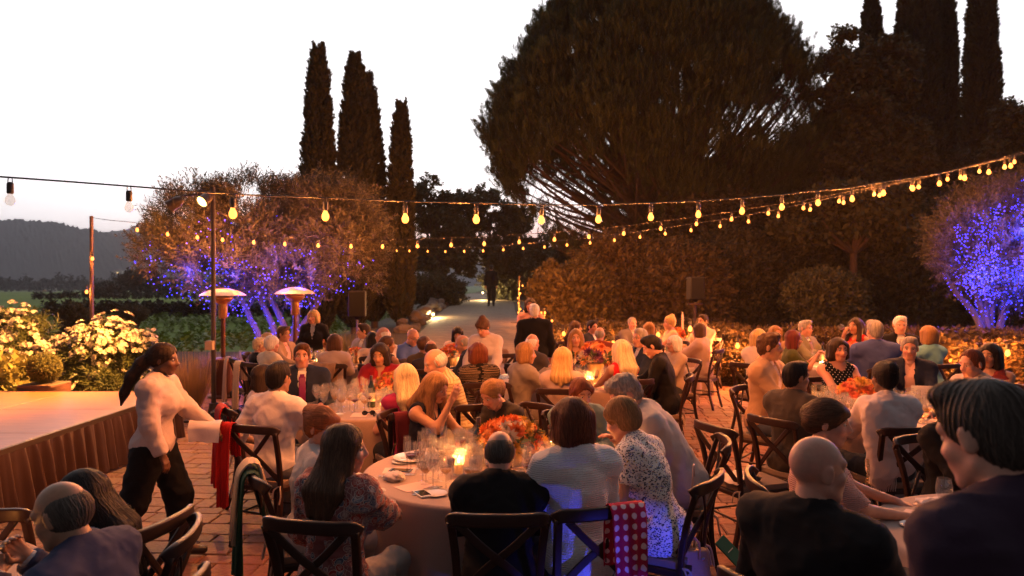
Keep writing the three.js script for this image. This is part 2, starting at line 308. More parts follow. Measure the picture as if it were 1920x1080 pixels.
// the great pine
{
  const d = 32, kk = FOCAL / d, cx = X(1222, d), gy = groundY(cx, -d), t = thing('pine_tree', 'huge dark round pine with a domed crown over the hedge', 'tree', [cx, gy, -d]);
  const r = rng(77), RX = 7.45, RZ = 6.4, wood = [], items = [];
  const prof = [[15.0, 0.02], [14.55, 0.30], [14.0, 0.50], [12.9, 0.67], [11.4, 0.80], [10, 0.93], [7.6, 1.0], [6.4, 0.95], [5.5, 0.84], [4.3, 0.70], [3.4, 0.60], [2.4, 0.45], [1.6, 0.3]];
  const rad = (y) => { let k = 0; while (k < prof.length - 2 && y < prof[k + 1][0]) k++; return lerp(prof[k][1], prof[k + 1][1], clamp((prof[k][0] - y) / (prof[k][0] - prof[k + 1][0]), 0, 1)); };
  const trunks = [[1.7, 0.4], [0.2, -0.2], [-0.9, 0.1]];
  trunks.forEach(([tx, tz]) => wood.push(limb([V(1.4, -0.3, 0), V(1.4 + (tx - 1.4) * 0.4, 2.2, tz * 0.5), V(tx * 1.1, 5.5, tz), V(tx * 0.9, 11, tz * 1.4)], [0.42, 0.32, 0.22, 0.08], 9, 14)));
  const inHole = (q) => {                                      // where sky shows through: low on the left, and between the limbs at right
    const px = q.x * kk + 1222, py = HORIZON - (q.y + gy - EYE) * kk, n = 0.45 * noise(q.x * 1.1, q.y * 1.3, 3);
    const a = Math.exp(-(((px - 1080) / 108) ** 2 + ((py - 385 + (px - 1085) * -0.25) / 68) ** 2)), b = Math.exp(-(((px - 1420) / 115) ** 2 + ((py - 225) / 62) ** 2)), c = Math.exp(-(((px - 1240) / 60) ** 2 + ((py - 250) / 40) ** 2));
    return Math.max(a * 1.45, b * 1.0, c * 0.6) + n * Math.max(a, b, c);
  };
  const clump = (p, out, n, s) => { const b = 0.5 + 0.85 * r(); for (let j = 0; j < n; j++) { const q = p.clone().add(V((r() - 0.5) * 0.7, (r() - 0.6) * 0.6, (r() - 0.5) * 0.7)); items.push({ p: q, up: out.clone().add(V((r() - 0.5) * 1.1, 0.9 + 0.5 * r(), (r() - 0.5) * 1.1)).normalize(), s: s * (0.75 + 0.5 * r()), a: r() * 6, b: b * (0.75 + 0.5 * r()) }); } };
  for (let k = 0; k < 230; k++) {
    const a = r() * 6.283, y = 2.6 + 11.6 * Math.pow(r(), 0.9), q = rad(y) * (0.92 + 0.1 * r()), s = trunks[k % 3], tip = V(Math.cos(a) * RX * q, y, Math.sin(a) * RZ * q);
    const from = V(s[0] * 0.85, Math.max(1.4, y * 0.30 + 0.6 + 1.6 * r()), s[1]), m1 = from.clone().lerp(tip, 0.35).add(V(0, -0.1, 0)), m2 = from.clone().lerp(tip, 0.72).add(V(0, -0.25, 0));
    wood.push(limb([from, m1, m2, tip], [0.13, 0.09, 0.055, 0.015], 5, 9));
    const cu = new THREE.CatmullRomCurve3([from, m1, m2, tip]);
    for (let i = 0; i < 10; i++) {
      const f = 0.45 + 0.55 * (i + r()) / 10, p = cu.getPoint(Math.min(1, f)), sp = 0.8 * (1.2 - f * 0.5), e = p.clone().add(V((r() - 0.5) * 2 * sp, 0.2 + 0.7 * r(), (r() - 0.5) * 2 * sp)), h = inHole(e);
      wood.push(limb([p, p.clone().lerp(e, 0.5).add(V(0, -0.08, 0)), e], [0.026, 0.018, 0.008], 3, 3));
      if (h < 0.25 + 0.4 * r()) clump(e, V(tip.x * 0.02, 0, tip.z * 0.02), 7, 0.9); else if (r() < 0.3) clump(e, V(0, 0.3, 0), 2, 0.7);
    }
  }
  for (let g = 0, i = 0; i < 3600 && g < 40000; g++) {           // the closed outer shell, clump by clump
    const a = r() * 6.283, y = 3.0 + 11.9 * Math.pow(r(), 0.85), lump = 1 + 0.09 * noise(Math.cos(a) * 4, y * 0.55, Math.sin(a) * 4 + 7) + 0.06 * noise(Math.cos(a) * 11, y * 1.3, Math.sin(a) * 11), q = rad(y) * (0.86 + 0.13 * r()) * lump, p = V(Math.cos(a) * RX * q, y + 0.15 * lump, Math.sin(a) * RZ * q);
    if (inHole(p) > 0.25 + 0.5 * r()) continue; if (y < 4.2 && r() < 0.5) continue;
    clump(p, V(Math.cos(a) * 0.5 * q, 0, Math.sin(a) * 0.5 * q), 9, 1.0); i++;
  }
  part('branches', merge(wood), bark([0.075, 0.045, 0.03]), t);
  scatter('crown', pineTuft, leafMat([0.078, 0.084, 0.024], 0.75), items, t);
}
// broadleaf trees: forked trunks, limbs and leafy crowns
function broadleaf(label, px, d, blobs, n, seed, opt = {}) {   // blobs in photograph pixels: [px, py, rx, ry, depth offset]
  const x = X(px, d), y0 = groundY(x, -d), t = thing(opt.name ?? 'oak_tree', label, 'tree', [x, y0, -d]), k = d / FOCAL, r = rng(seed);
  const B = blobs.map(([bx, by, rx, ry, off = 0]) => ({ c: [X(bx, d) - x, Y(by, d) - y0, off], r: [rx * k, ry * k, Math.max(rx, ry) * k * 0.8] }));
  const wood = [], fork = (opt.fork ?? 0.35) * Math.min(...B.map((b) => b.c[1]));
  wood.push(limb([V(0, -0.3, 0), V(0.1, fork * 0.5, 0.05), V(opt.bend ?? 0.15, fork, 0)], [opt.r ?? 0.26, (opt.r ?? 0.26) * 0.8, (opt.r ?? 0.26) * 0.7], 8, 8));
  for (const b of B) for (let i = 0; i < 7; i++) {
    const e = V(...b.c).add(V((r() - 0.5) * 1.5 * b.r[0], (r() - 0.35) * 1.3 * b.r[1], (r() - 0.5) * 1.5 * b.r[2])), f = V(opt.bend ?? 0.15, fork, 0), m = f.clone().lerp(e, 0.5).add(V((r() - 0.5) * 0.8, 0.2 * r(), (r() - 0.5) * 0.5));
    wood.push(limb([f, m, e], [(opt.r ?? 0.26) * 0.45, 0.07, 0.015], 5, 8));
  }
  part('trunk', merge(wood), bark(opt.bark ?? [0.06, 0.045, 0.035]), t);
  scatter('crown', opt.leaf ?? oakSprig[seed % 2], leafMat(opt.c ?? [0.085, 0.075, 0.027], 0.6), crownItems(seed, B, n, { s: opt.s ?? 1, hole: opt.hole ?? -0.05, freq: opt.freq ?? 0.8, shell: 0.3 }), t);
}
broadleaf('dark oak behind the cypress beside the drive', 838, 52, [[800, 385, 42, 46], [845, 420, 60, 50], [800, 470, 40, 40, -1], [870, 390, 40, 36], [850, 500, 50, 26, 1]], 1900, 31, { fork: 0.45, bend: -0.5, r: 0.38, s: 1.25, hole: 0.10, freq: 0.7 });
broadleaf('tall dark oak over the walking figure on the drive', 921, 55, [[925, 400, 45, 46], [965, 430, 40, 40], [895, 450, 40, 36], [985, 475, 45, 30], [935, 490, 60, 26, 2]], 1900, 33, { fork: 0.8, r: 0.34, bend: 0.25, s: 1.25, hole: 0.10, freq: 0.7 });
broadleaf('low dark tree under the left edge of the pine', 1000, 62, [[985, 505, 60, 40], [1040, 490, 50, 46]], 1700, 35, { s: 1.5, fork: 0.5 });
broadleaf('leafy broadleaf tree between the pine and the right cypresses', 1590, 30, [[1580, 120, 44, 52], [1610, 215, 66, 80], [1575, 310, 70, 60], [1665, 150, 38, 75], [1680, 300, 60, 70]], 6000, 37, { s: 0.8, hole: 0.02, freq: 1.1, fork: 0.4, bend: 0.4 });
broadleaf('dark tree behind the right cypresses', 1770, 38, [[1770, 330, 70, 90], [1700, 400, 80, 70], [1840, 400, 60, 60]], 4000, 39, { s: 1, hole: -0.2 });
broadleaf('small tree at the right edge behind the lone cypress', 1915, 30, [[1915, 240, 42, 55], [1890, 300, 40, 40], [1940, 330, 60, 60]], 2400, 40, { s: 0.8, hole: -0.02 });
broadleaf('dim tree low behind the pine on its right', 1520, 36, [[1480, 380, 60, 70], [1545, 400, 60, 50], [1420, 430, 60, 60]], 2600, 41, { s: 1, hole: -0.05, fork: 0.5 });
broadleaf('dark forked tree whose trunk shows above the hedge', 1592, 24, [[1580, 400, 80, 40], [1660, 410, 60, 46], [1510, 420, 50, 30]], 3200, 43, { s: 0.8, hole: -0.15, fork: 0.75, r: 0.17, bark: [0.10, 0.06, 0.04] });
// the dark undergrowth between the hedge and the trees
function shrub(label, px, py, d, rx, ry, n, seed, c = [0.050, 0.045, 0.016], s = 1, name = 'shrub') {
  const x = X(px, d), y0 = groundY(x, -d), k = d / FOCAL, t = thing(name, label, 'shrub', [x, y0, -d]), r = rng(seed), cy = Y(py, d) - y0, w = [];
  for (let i = 0; i < 9; i++) { const a = r() * 6.28, q = V(Math.cos(a) * rx * k * 0.6, cy + (r() - 0.2) * ry * k * 0.8, Math.sin(a) * rx * k * 0.4); w.push(limb([V((r() - 0.5) * 0.2, -0.1, (r() - 0.5) * 0.2), q.clone().multiply(V(0.4, 0.55, 0.4)), q], [0.04, 0.025, 0.008], 4, 5)); }
  part('stems', merge(w), bark([0.07, 0.05, 0.035]), t);
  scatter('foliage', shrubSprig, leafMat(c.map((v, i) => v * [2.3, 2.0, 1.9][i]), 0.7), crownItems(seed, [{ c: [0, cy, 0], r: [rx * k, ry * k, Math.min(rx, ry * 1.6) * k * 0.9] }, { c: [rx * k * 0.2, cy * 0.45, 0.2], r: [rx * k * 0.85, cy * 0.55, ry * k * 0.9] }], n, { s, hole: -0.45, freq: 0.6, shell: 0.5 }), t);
}
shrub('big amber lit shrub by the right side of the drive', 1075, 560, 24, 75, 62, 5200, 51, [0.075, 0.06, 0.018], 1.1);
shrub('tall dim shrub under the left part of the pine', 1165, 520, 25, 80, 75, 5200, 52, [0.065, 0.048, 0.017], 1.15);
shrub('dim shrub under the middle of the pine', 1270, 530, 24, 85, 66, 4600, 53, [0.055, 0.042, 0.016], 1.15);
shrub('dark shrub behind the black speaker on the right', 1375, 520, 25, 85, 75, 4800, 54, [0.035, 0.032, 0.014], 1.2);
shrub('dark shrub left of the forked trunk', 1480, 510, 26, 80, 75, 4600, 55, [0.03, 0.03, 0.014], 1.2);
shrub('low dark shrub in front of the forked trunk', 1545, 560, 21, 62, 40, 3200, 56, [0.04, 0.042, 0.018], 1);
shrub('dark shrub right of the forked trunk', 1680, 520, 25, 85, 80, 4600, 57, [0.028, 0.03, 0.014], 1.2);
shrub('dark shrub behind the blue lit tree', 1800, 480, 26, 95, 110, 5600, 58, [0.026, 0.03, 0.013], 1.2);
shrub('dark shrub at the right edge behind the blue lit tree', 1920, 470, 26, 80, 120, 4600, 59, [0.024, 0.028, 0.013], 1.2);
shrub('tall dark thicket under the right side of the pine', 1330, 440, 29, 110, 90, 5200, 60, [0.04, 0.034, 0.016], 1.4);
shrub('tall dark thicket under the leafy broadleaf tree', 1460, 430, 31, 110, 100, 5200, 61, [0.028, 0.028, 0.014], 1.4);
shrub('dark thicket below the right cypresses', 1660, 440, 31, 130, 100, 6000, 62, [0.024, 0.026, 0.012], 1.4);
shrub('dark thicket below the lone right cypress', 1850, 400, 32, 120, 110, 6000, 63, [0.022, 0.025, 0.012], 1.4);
shrub('dark bush on the field edge left of the olive tree', 250, 592, 30, 28, 15, 800, 64, [0.025, 0.028, 0.014], 0.6);
shrub('dark bush behind the right oleander', 138, 598, 22, 22, 20, 900, 65, [0.024, 0.027, 0.013], 0.6);
shrub('dark bush between the drive stones and the cypresses', 810, 545, 45, 60, 22, 1300, 66, [0.03, 0.034, 0.016], 1.4);
shrub('dark bush behind the walking figure', 960, 530, 58, 60, 20, 1300, 67, [0.03, 0.032, 0.016], 1.6);
// round field trees and the tree line across the valley
for (const [px, top, d, w, label] of [[263, 512, 170, 32, 'round dark tree standing in the field left of the olive tree'], [205, 538, 175, 22, 'small dark tree in the field, left of the round one'], [318, 530, 190, 20, 'small pale tree in the field at right of the round one'], [300, 540, 230, 14, 'lowest far tree in the field beside the round one']]) {
  const k = d / FOCAL, x = X(px, d), y0 = groundY(x, -d), h = Y(top, d) - y0, t = thing('field_tree', label, 'tree', [x, y0, -d]);
  part('trunk', limb([V(0, -0.2, 0), V(0.1, h * 0.3, 0), V(0, h * 0.6, 0)], [0.3, 0.22, 0.1]), bark([0.06, 0.05, 0.04]), t);
  scatter('crown', oakSprig[0], leafMat([0.03, 0.036, 0.018]), crownItems(px, [{ c: [0, h * 0.6, 0], r: [w * k, h * 0.4, w * k] }], 700, { s: 2.6, hole: -0.4 }), t);
}
{
  const r = rng(9), items = [];
  for (let i = 0; i < 5200; i++) { const px = -150 + 900 * r(), row = r(), d = 520 + row * 420, x = X(px, d), h = (5 + 9 * Math.max(0, noise(px * 0.05, row * 3, 2)) + 5 * Math.max(0, noise(px * 0.31, row * 9, 5))) * Math.pow(r(), 0.6); items.push({ p: V(x, groundY(x, -d) + h, -d), up: V(r() - 0.5, 1, r() - 0.5).normalize(), s: 8 + 5 * r(), a: r() * 6, b: 0.6 + 0.7 * r() }); }
  tag(scatter('far_trees', oakSprig[0], leafMat([0.03, 0.036, 0.02]), items, scene), 'distant line of trees across the valley floor', null, null, 'stuff');
  const vines = [], geo = sprig(14, 22, 0.5, 0.2, 0.13, 1.2, 0.3);
  for (let row = 0; row < 24; row++) { const d = 22 + row * 2.3; for (let i = 0; i < 150; i++) { const x = -5.5 - d * 0.07 - i * (0.5 + row * 0.012) - r() * 0.4; if (x < -0.75 * d - 4) break; vines.push({ p: V(x, groundY(x, -d) + 0.05 + 0.25 * r(), -d + (r() - 0.5) * 0.5), up: V(r() - 0.5, 0.9, r() - 0.5).normalize(), s: 0.75 + 0.45 * r() + row * 0.01, a: r() * 6, b: 0.75 + 0.5 * r() }); } }
  tag(scatter('vineyard_rows', geo, leafMat([0.13, 0.20, 0.010]), vines, scene), 'green rows of vines in the field on the left', null, null, 'stuff');
  for (const [d, x0, x1, label] of [[128, -85, -34, 'dark field boundary growth behind the round tree'], [62, -40, -17, 'dark strip of growth across the nearer field']]) { const it = []; for (let i = 0; i < 420; i++) { const x = lerp(x0, x1, r()); it.push({ p: V(x, groundY(x, -d) + 0.2 + r() * 0.5, -d + r()), up: V(r() - 0.5, 1, r() - 0.5).normalize(), s: 1.6 + r(), a: r() * 6, b: 0.6 + 0.6 * r() }); } tag(scatter('field_margin', oakSprig[0], leafMat([0.03, 0.036, 0.018]), it, scene), label, null, null, 'stuff'); }
}
// pale farm buildings across the valley
for (const [px, py, d, w, h, label] of [[86, 539, 620, 14, 5, 'tiny pale farmhouse across the valley left of the light pole'], [292, 556, 260, 6, 2.6, 'tiny pale shed in the field near the round tree'], [222, 508, 900, 12, 5, 'tiny lit house at the foot of the hills']]) {
  const b = thing('farm_building', label, 'building', [X(px, d), Y(py, d) - h, -d]);
  part('wall', box(w, h, w * 0.6, [0, h / 2, 0], undefined, 0.05), std([0.55, 0.52, 0.48], 0.8), b); part('roof', place(new THREE.CylinderGeometry(0.02, w * 0.46, h * 0.6, 4), [0, h * 1.29, 0], [0, Math.PI / 4, 0], [1.35, 1, 0.9]), std([0.2, 0.15, 0.13], 0.8), b);
  part('window', box(w * 0.2, h * 0.3, 0.1, [w * 0.1, h * 0.5, w * 0.305], undefined, 0.02), glowing([1, 0.65, 0.3], d > 800 ? 3 : 0.4), b);
}
// the clipped grassy hedge at the back of the patio
const HEDGE = (x) => -13.2 - 3.6 * smooth(-x, -4.5, -0.5) - 0.5 * Math.sin(x * 0.5);
{
  const blade = (() => { const r = rng(3), l = []; for (let i = 0; i < 12; i++) { const a = i * 2.4, sp = 0.25 + 0.5 * r(); l.push({ p: V((r() - 0.5) * 0.12, 0.03 * i, (r() - 0.5) * 0.12), dir: V(Math.cos(a) * sp, 1, Math.sin(a) * sp).normalize(), up: V(Math.cos(a), 0.3, Math.sin(a)), l: 0.16 + 0.14 * r(), w: 0.022, bend: 0.3 }); } return leafGeo(l); })();
  for (const [x0, x1, n, seed, label] of [[0.75, 4.6, 13000, 71, 'left half of the grassy hedge behind the rear table'], [4.6, 12.8, 21000, 72, 'right half of the long grassy hedge behind the diners']]) {
    const h = thing('hedge', label, 'hedge', [(x0 + x1) / 2, 0, HEDGE((x0 + x1) / 2)]), r = rng(seed), items = [], cx = h.position.x, cz = h.position.z;
    for (let i = 0; i < n; i++) {
      const x = lerp(x0, x1, r()), top = 0.80 + 0.12 * noise(x * 1.3, 0, 0) + 0.08 * noise(x * 5, 1, 0) - 0.25 * smooth(-x, -2.4, -0.9), face = r() < 0.62, y = face ? top * Math.pow(r(), 0.8) : top, dz = face ? 0.1 * r() + 0.12 * noise(x * 1.8, y * 2, 4) : -1.6 * r();
      items.push({ p: V(x - cx, y - 0.02 - 0.08 * r(), HEDGE(x) + dz - cz), up: V((r() - 0.5) * 0.9, face ? 0.6 : 1, face ? 0.7 : (r() - 0.5)).normalize(), s: 0.8 + 0.8 * r(), a: r() * 6, b: 0.55 + 0.9 * r() });
    }
    const bl = [], lf = []; items.forEach((it) => { (noise(it.p.x * 1.1 + cx, it.p.y * 1.5, it.p.z * 1.1) > -0.36 ? lf : bl).push(it); it.b *= 0.7 + 0.7 * Math.abs(noise(it.p.x * 3 + cx, it.p.y * 4, 2)); });
    bl.forEach((it) => { it.s *= 0.5; it.up.x *= 2; it.up.normalize(); }); scatter('foliage', blade, leafMat([0.095, 0.055, 0.016], 0.8), bl, h); lf.forEach((it) => { it.s *= 0.58; it.up.y += 0.3; it.up.normalize(); }); scatter('leaves', shrubSprig, leafMat([0.095, 0.060, 0.016], 0.7), lf, h);
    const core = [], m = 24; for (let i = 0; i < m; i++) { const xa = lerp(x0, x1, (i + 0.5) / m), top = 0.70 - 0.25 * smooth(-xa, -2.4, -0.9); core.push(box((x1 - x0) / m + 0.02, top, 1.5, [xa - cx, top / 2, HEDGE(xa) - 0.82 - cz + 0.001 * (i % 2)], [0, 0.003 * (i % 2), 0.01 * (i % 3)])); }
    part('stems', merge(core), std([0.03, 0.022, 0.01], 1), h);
  }
}
// fountain grasses along the left edge of the patio
const grassTuft = (seed, n, h, sp) => { const r = rng(seed), list = []; for (let i = 0; i < n; i++) { const a = r() * 6.283, s = sp * Math.sqrt(r()); list.push({ p: V(Math.cos(a) * 0.1 * r(), 0, Math.sin(a) * 0.1 * r()), dir: V(Math.cos(a) * s, 1, Math.sin(a) * s).normalize(), up: V(-Math.cos(a), 0.3, -Math.sin(a)), l: h * (0.6 + 0.5 * r()), w: 0.011, bend: -0.25 * s - 0.05, fold: 0.3 }); } return leafGeo(list); };
for (const [px, d, h, n, c, label] of [[362, 10.9, 0.95, 420, [0.46, 0.29, 0.12], 'tan fountain grass behind the walking server'], [340, 11.4, 0.85, 340, [0.42, 0.27, 0.12], 'tan fountain grass left of the light pole, farther one'], [455, 14.5, 0.6, 420, [0.26, 0.22, 0.12], 'pale grass tuft at right of the near heater'], [395, 14.2, 0.62, 420, [0.25, 0.20, 0.11], 'pale grass tuft behind the near heater'], [648, 15.5, 0.95, 520, [0.22, 0.18, 0.05], 'yellow arching grass at left of the grey jacket'], [700, 15.2, 1.0, 520, [0.24, 0.19, 0.05], 'yellow arching grass at right of the grey jacket'], [735, 16.5, 0.7, 420, [0.16, 0.12, 0.04], 'low dim grass at the foot of the cypresses']]) {
  const x = X(px, d), t = thing('grass_tuft', label, 'grass', [x, groundY(x, -d), -d]); part('blades', grassTuft(px, n, h, 0.75), leafMat(c, 0.8), t);
}
// olive trees strung with blue lights
const blueGlow = glowing([0.022, 0.035, 1.0], 6), ledGeo = new THREE.IcosahedronGeometry(0.0085, 0);
function olive(label, ledLabel, px, d, stems, blobs, n, seed, leds, c) {
  const x = X(px, d), y0 = groundY(x, -d) , k = d / FOCAL, t = thing('olive_tree', label, 'tree', [x, y0, -d]), r = rng(seed), lights = [];
  const B = blobs.map(([bx, by, rx, ry, off = 0]) => ({ c: [X(bx, d) - x, Y(by, d) - y0, off], r: [rx * k, ry * k, Math.max(rx, ry) * k * 0.85] }));
  const wood = [];
  for (const s of stems) {
    const pts = s.map(([sx, sy, oz = 0]) => V(X(sx, d) - x, Math.max(-0.2, Y(sy, d) - y0), oz)); wood.push(limb(pts, [0.085, 0.07, 0.05, 0.03], 8, 16));
    const cu = new THREE.CatmullRomCurve3(pts); for (let i = 0; i < leds.trunk; i++) { const f = r() * 0.95, p = cu.getPointAt(f), a = r() * 6.28, q = lerp(0.10, 0.05, f); lights.push(V(p.x + Math.cos(a) * q, p.y, p.z + Math.sin(a) * q)); }
    for (let i = 0; i < 6; i++) { const f = 0.5 + 0.5 * r(), p = cu.getPointAt(f), b = B[Math.floor(r() * B.length)], q = V(...b.c).add(V((r() - 0.5) * 1.4 * b.r[0], (r() - 0.4) * 1.4 * b.r[1], (r() - 0.5) * b.r[2])), m = p.clone().lerp(q, 0.5).add(V(0, 0.15, 0)); wood.push(limb([p, m, q], [0.03, 0.018, 0.006], 5, 7)); const c2 = new THREE.CatmullRomCurve3([p, m, q]); for (let j = 0; j < leds.limb; j++) { const w = c2.getPointAt(r()); lights.push(w.add(V((r() - 0.5) * 0.12, (r() - 0.5) * 0.12, (r() - 0.5) * 0.12))); } }
  }
  part('trunk', merge(wood), bark([0.12, 0.10, 0.085]), t);
  scatter('crown', oliveSprig, leafMat(c, 0.6), crownItems(seed, B, n, { s: 1, hole: -0.12, freq: 1.3, shell: 0.35, out: 0.7, vary: 0.8 }), t);
  for (const it of crownItems(seed + 1, leds.blobs.map(([bx, by, rx, ry, off = 0]) => ({ c: [X(bx, d) - x, Y(by, d) - y0, off], r: [rx * k, ry * k, Math.max(rx, ry) * k * 0.9] })), leds.n, { hole: 0.02, freq: 1.6, shell: 0.5 })) lights.push(it.p);
  const m = thing('fairy_lights', ledLabel, 'fairy lights', [x, y0, -d]);
  scatter('led_lights', ledGeo, blueGlow, lights.map((p) => ({ p, up: V(0, 1, 0), s: 0.7 + 0.8 * r() })), m);
  for (const [lx, ly, off, pw] of leds.lamps) lamp(m, [X(lx, d) - x, Y(ly, d) - y0, off], [0.03, 0.045, 1], pw, 6);
}
olive('grey green olive tree with several leaning trunks at left', 'tiny blue lights wound through the left olive tree', 520, 15.2,
  [[[492, 690], [485, 630], [470, 600], [448, 545], [420, 480]], [[520, 690, 0.1], [515, 625], [500, 585], [480, 545], [470, 470]], [[530, 690, -0.1], [535, 620], [520, 585], [505, 540], [540, 450]], [[535, 690, 0.1], [545, 640], [575, 600], [600, 560], [640, 480]], [[540, 690], [550, 640], [560, 570], [575, 500], [600, 420]]],
  [[380, 430, 75, 75, 0.3], [470, 420, 95, 82], [560, 430, 95, 80, -0.3], [650, 440, 68, 88], [320, 470, 42, 50, 0.4], [440, 500, 85, 50, 0.4], [560, 510, 80, 46, 0.3], [660, 505, 45, 46], [600, 385, 62, 42]], 11500, 81,
  { trunk: 45, limb: 6, n: 520, blobs: [[370, 500, 80, 62, 0.6], [470, 530, 90, 60, 0.8], [560, 520, 80, 60, 0.6], [640, 500, 70, 50, 0.5], [420, 450, 60, 45, 0.9], [395, 560, 30, 30, 0.5]], lamps: [[450, 580, 0.5, 4], [505, 600, 0.5, 4], [560, 590, 0.5, 1.5], [400, 510, 1.2, 4], [600, 510, 1.2, 3], [480, 520, 1.3, 4], [550, 480, 1.3, 2.5]] }, [0.115, 0.10, 0.062]);
olive('shrubby many stemmed tree glowing blue at the right edge', 'dense tiny blue lights wound through the right edge tree', 1850, 15.6,
  [[[1845, 640], [1840, 580], [1815, 520], [1790, 470]], [[1850, 640, 0.1], [1848, 580], [1850, 500], [1846, 420]], [[1855, 640], [1860, 575], [1885, 510], [1900, 450]], [[1840, 640, 0.2], [1825, 585], [1790, 545], [1765, 500]], [[1862, 640, 0.1], [1890, 570], [1935, 520], [1960, 470]]],
  [[1860, 450, 100, 100], [1806, 482, 50, 64, 0.3], [1930, 420, 80, 95], [1845, 400, 50, 36], [1900, 520, 100, 50, 0.3], [1785, 425, 24, 34]], 8000, 83,
  { trunk: 70, limb: 16, n: 2600, blobs: [[1860, 500, 105, 85, 1.0], [1920, 460, 80, 100, 1.0], [1805, 510, 75, 60, 1.1], [1850, 430, 70, 45, 0.8], [1775, 505, 42, 55, 1.0], [1785, 440, 40, 34, 0.8], [1910, 380, 60, 50, 0.8]], lamps: [[1850, 520, 1.0, 7], [1795, 520, 1.2, 4], [1905, 480, 1.1, 6], [1850, 580, 0.7, 4], [1930, 540, 0.9, 5], [1850, 440, 1.2, 14], [1785, 445, 1.3, 10], [1905, 400, 1.2, 12], [1765, 510, 1.3, 8]] }, [0.10, 0.085, 0.055]);
// blue lights lying in the bed beside the heaters
{
  const r = rng(17), x = X(458, 13.2), t = thing('ground_lights', 'blue lights lying along the patio edge beside the near heater', 'string lights', [x, 0, -13.2]), it = [];
  for (let i = 0; i < 90; i++) it.push({ p: V((r() - 0.5) * 0.9, 0.03 + 0.14 * r() * r(), (r() - 0.5) * 1.6), up: V(0, 1, 0), s: 1.0 });
  scatter('led_lights', ledGeo, blueGlow, it, t); part('cable', tube([[-0.5, 0.02, 0.6], [-0.2, 0.03, 0.1], [0.1, 0.02, -0.3], [0.5, 0.03, -0.7]], 0.008, 20, 5), std([0.02, 0.02, 0.02], 0.6), t); lamp(t, [0, 0.25, 0], [0.08, 0.1, 1], 0.9, 4);
}
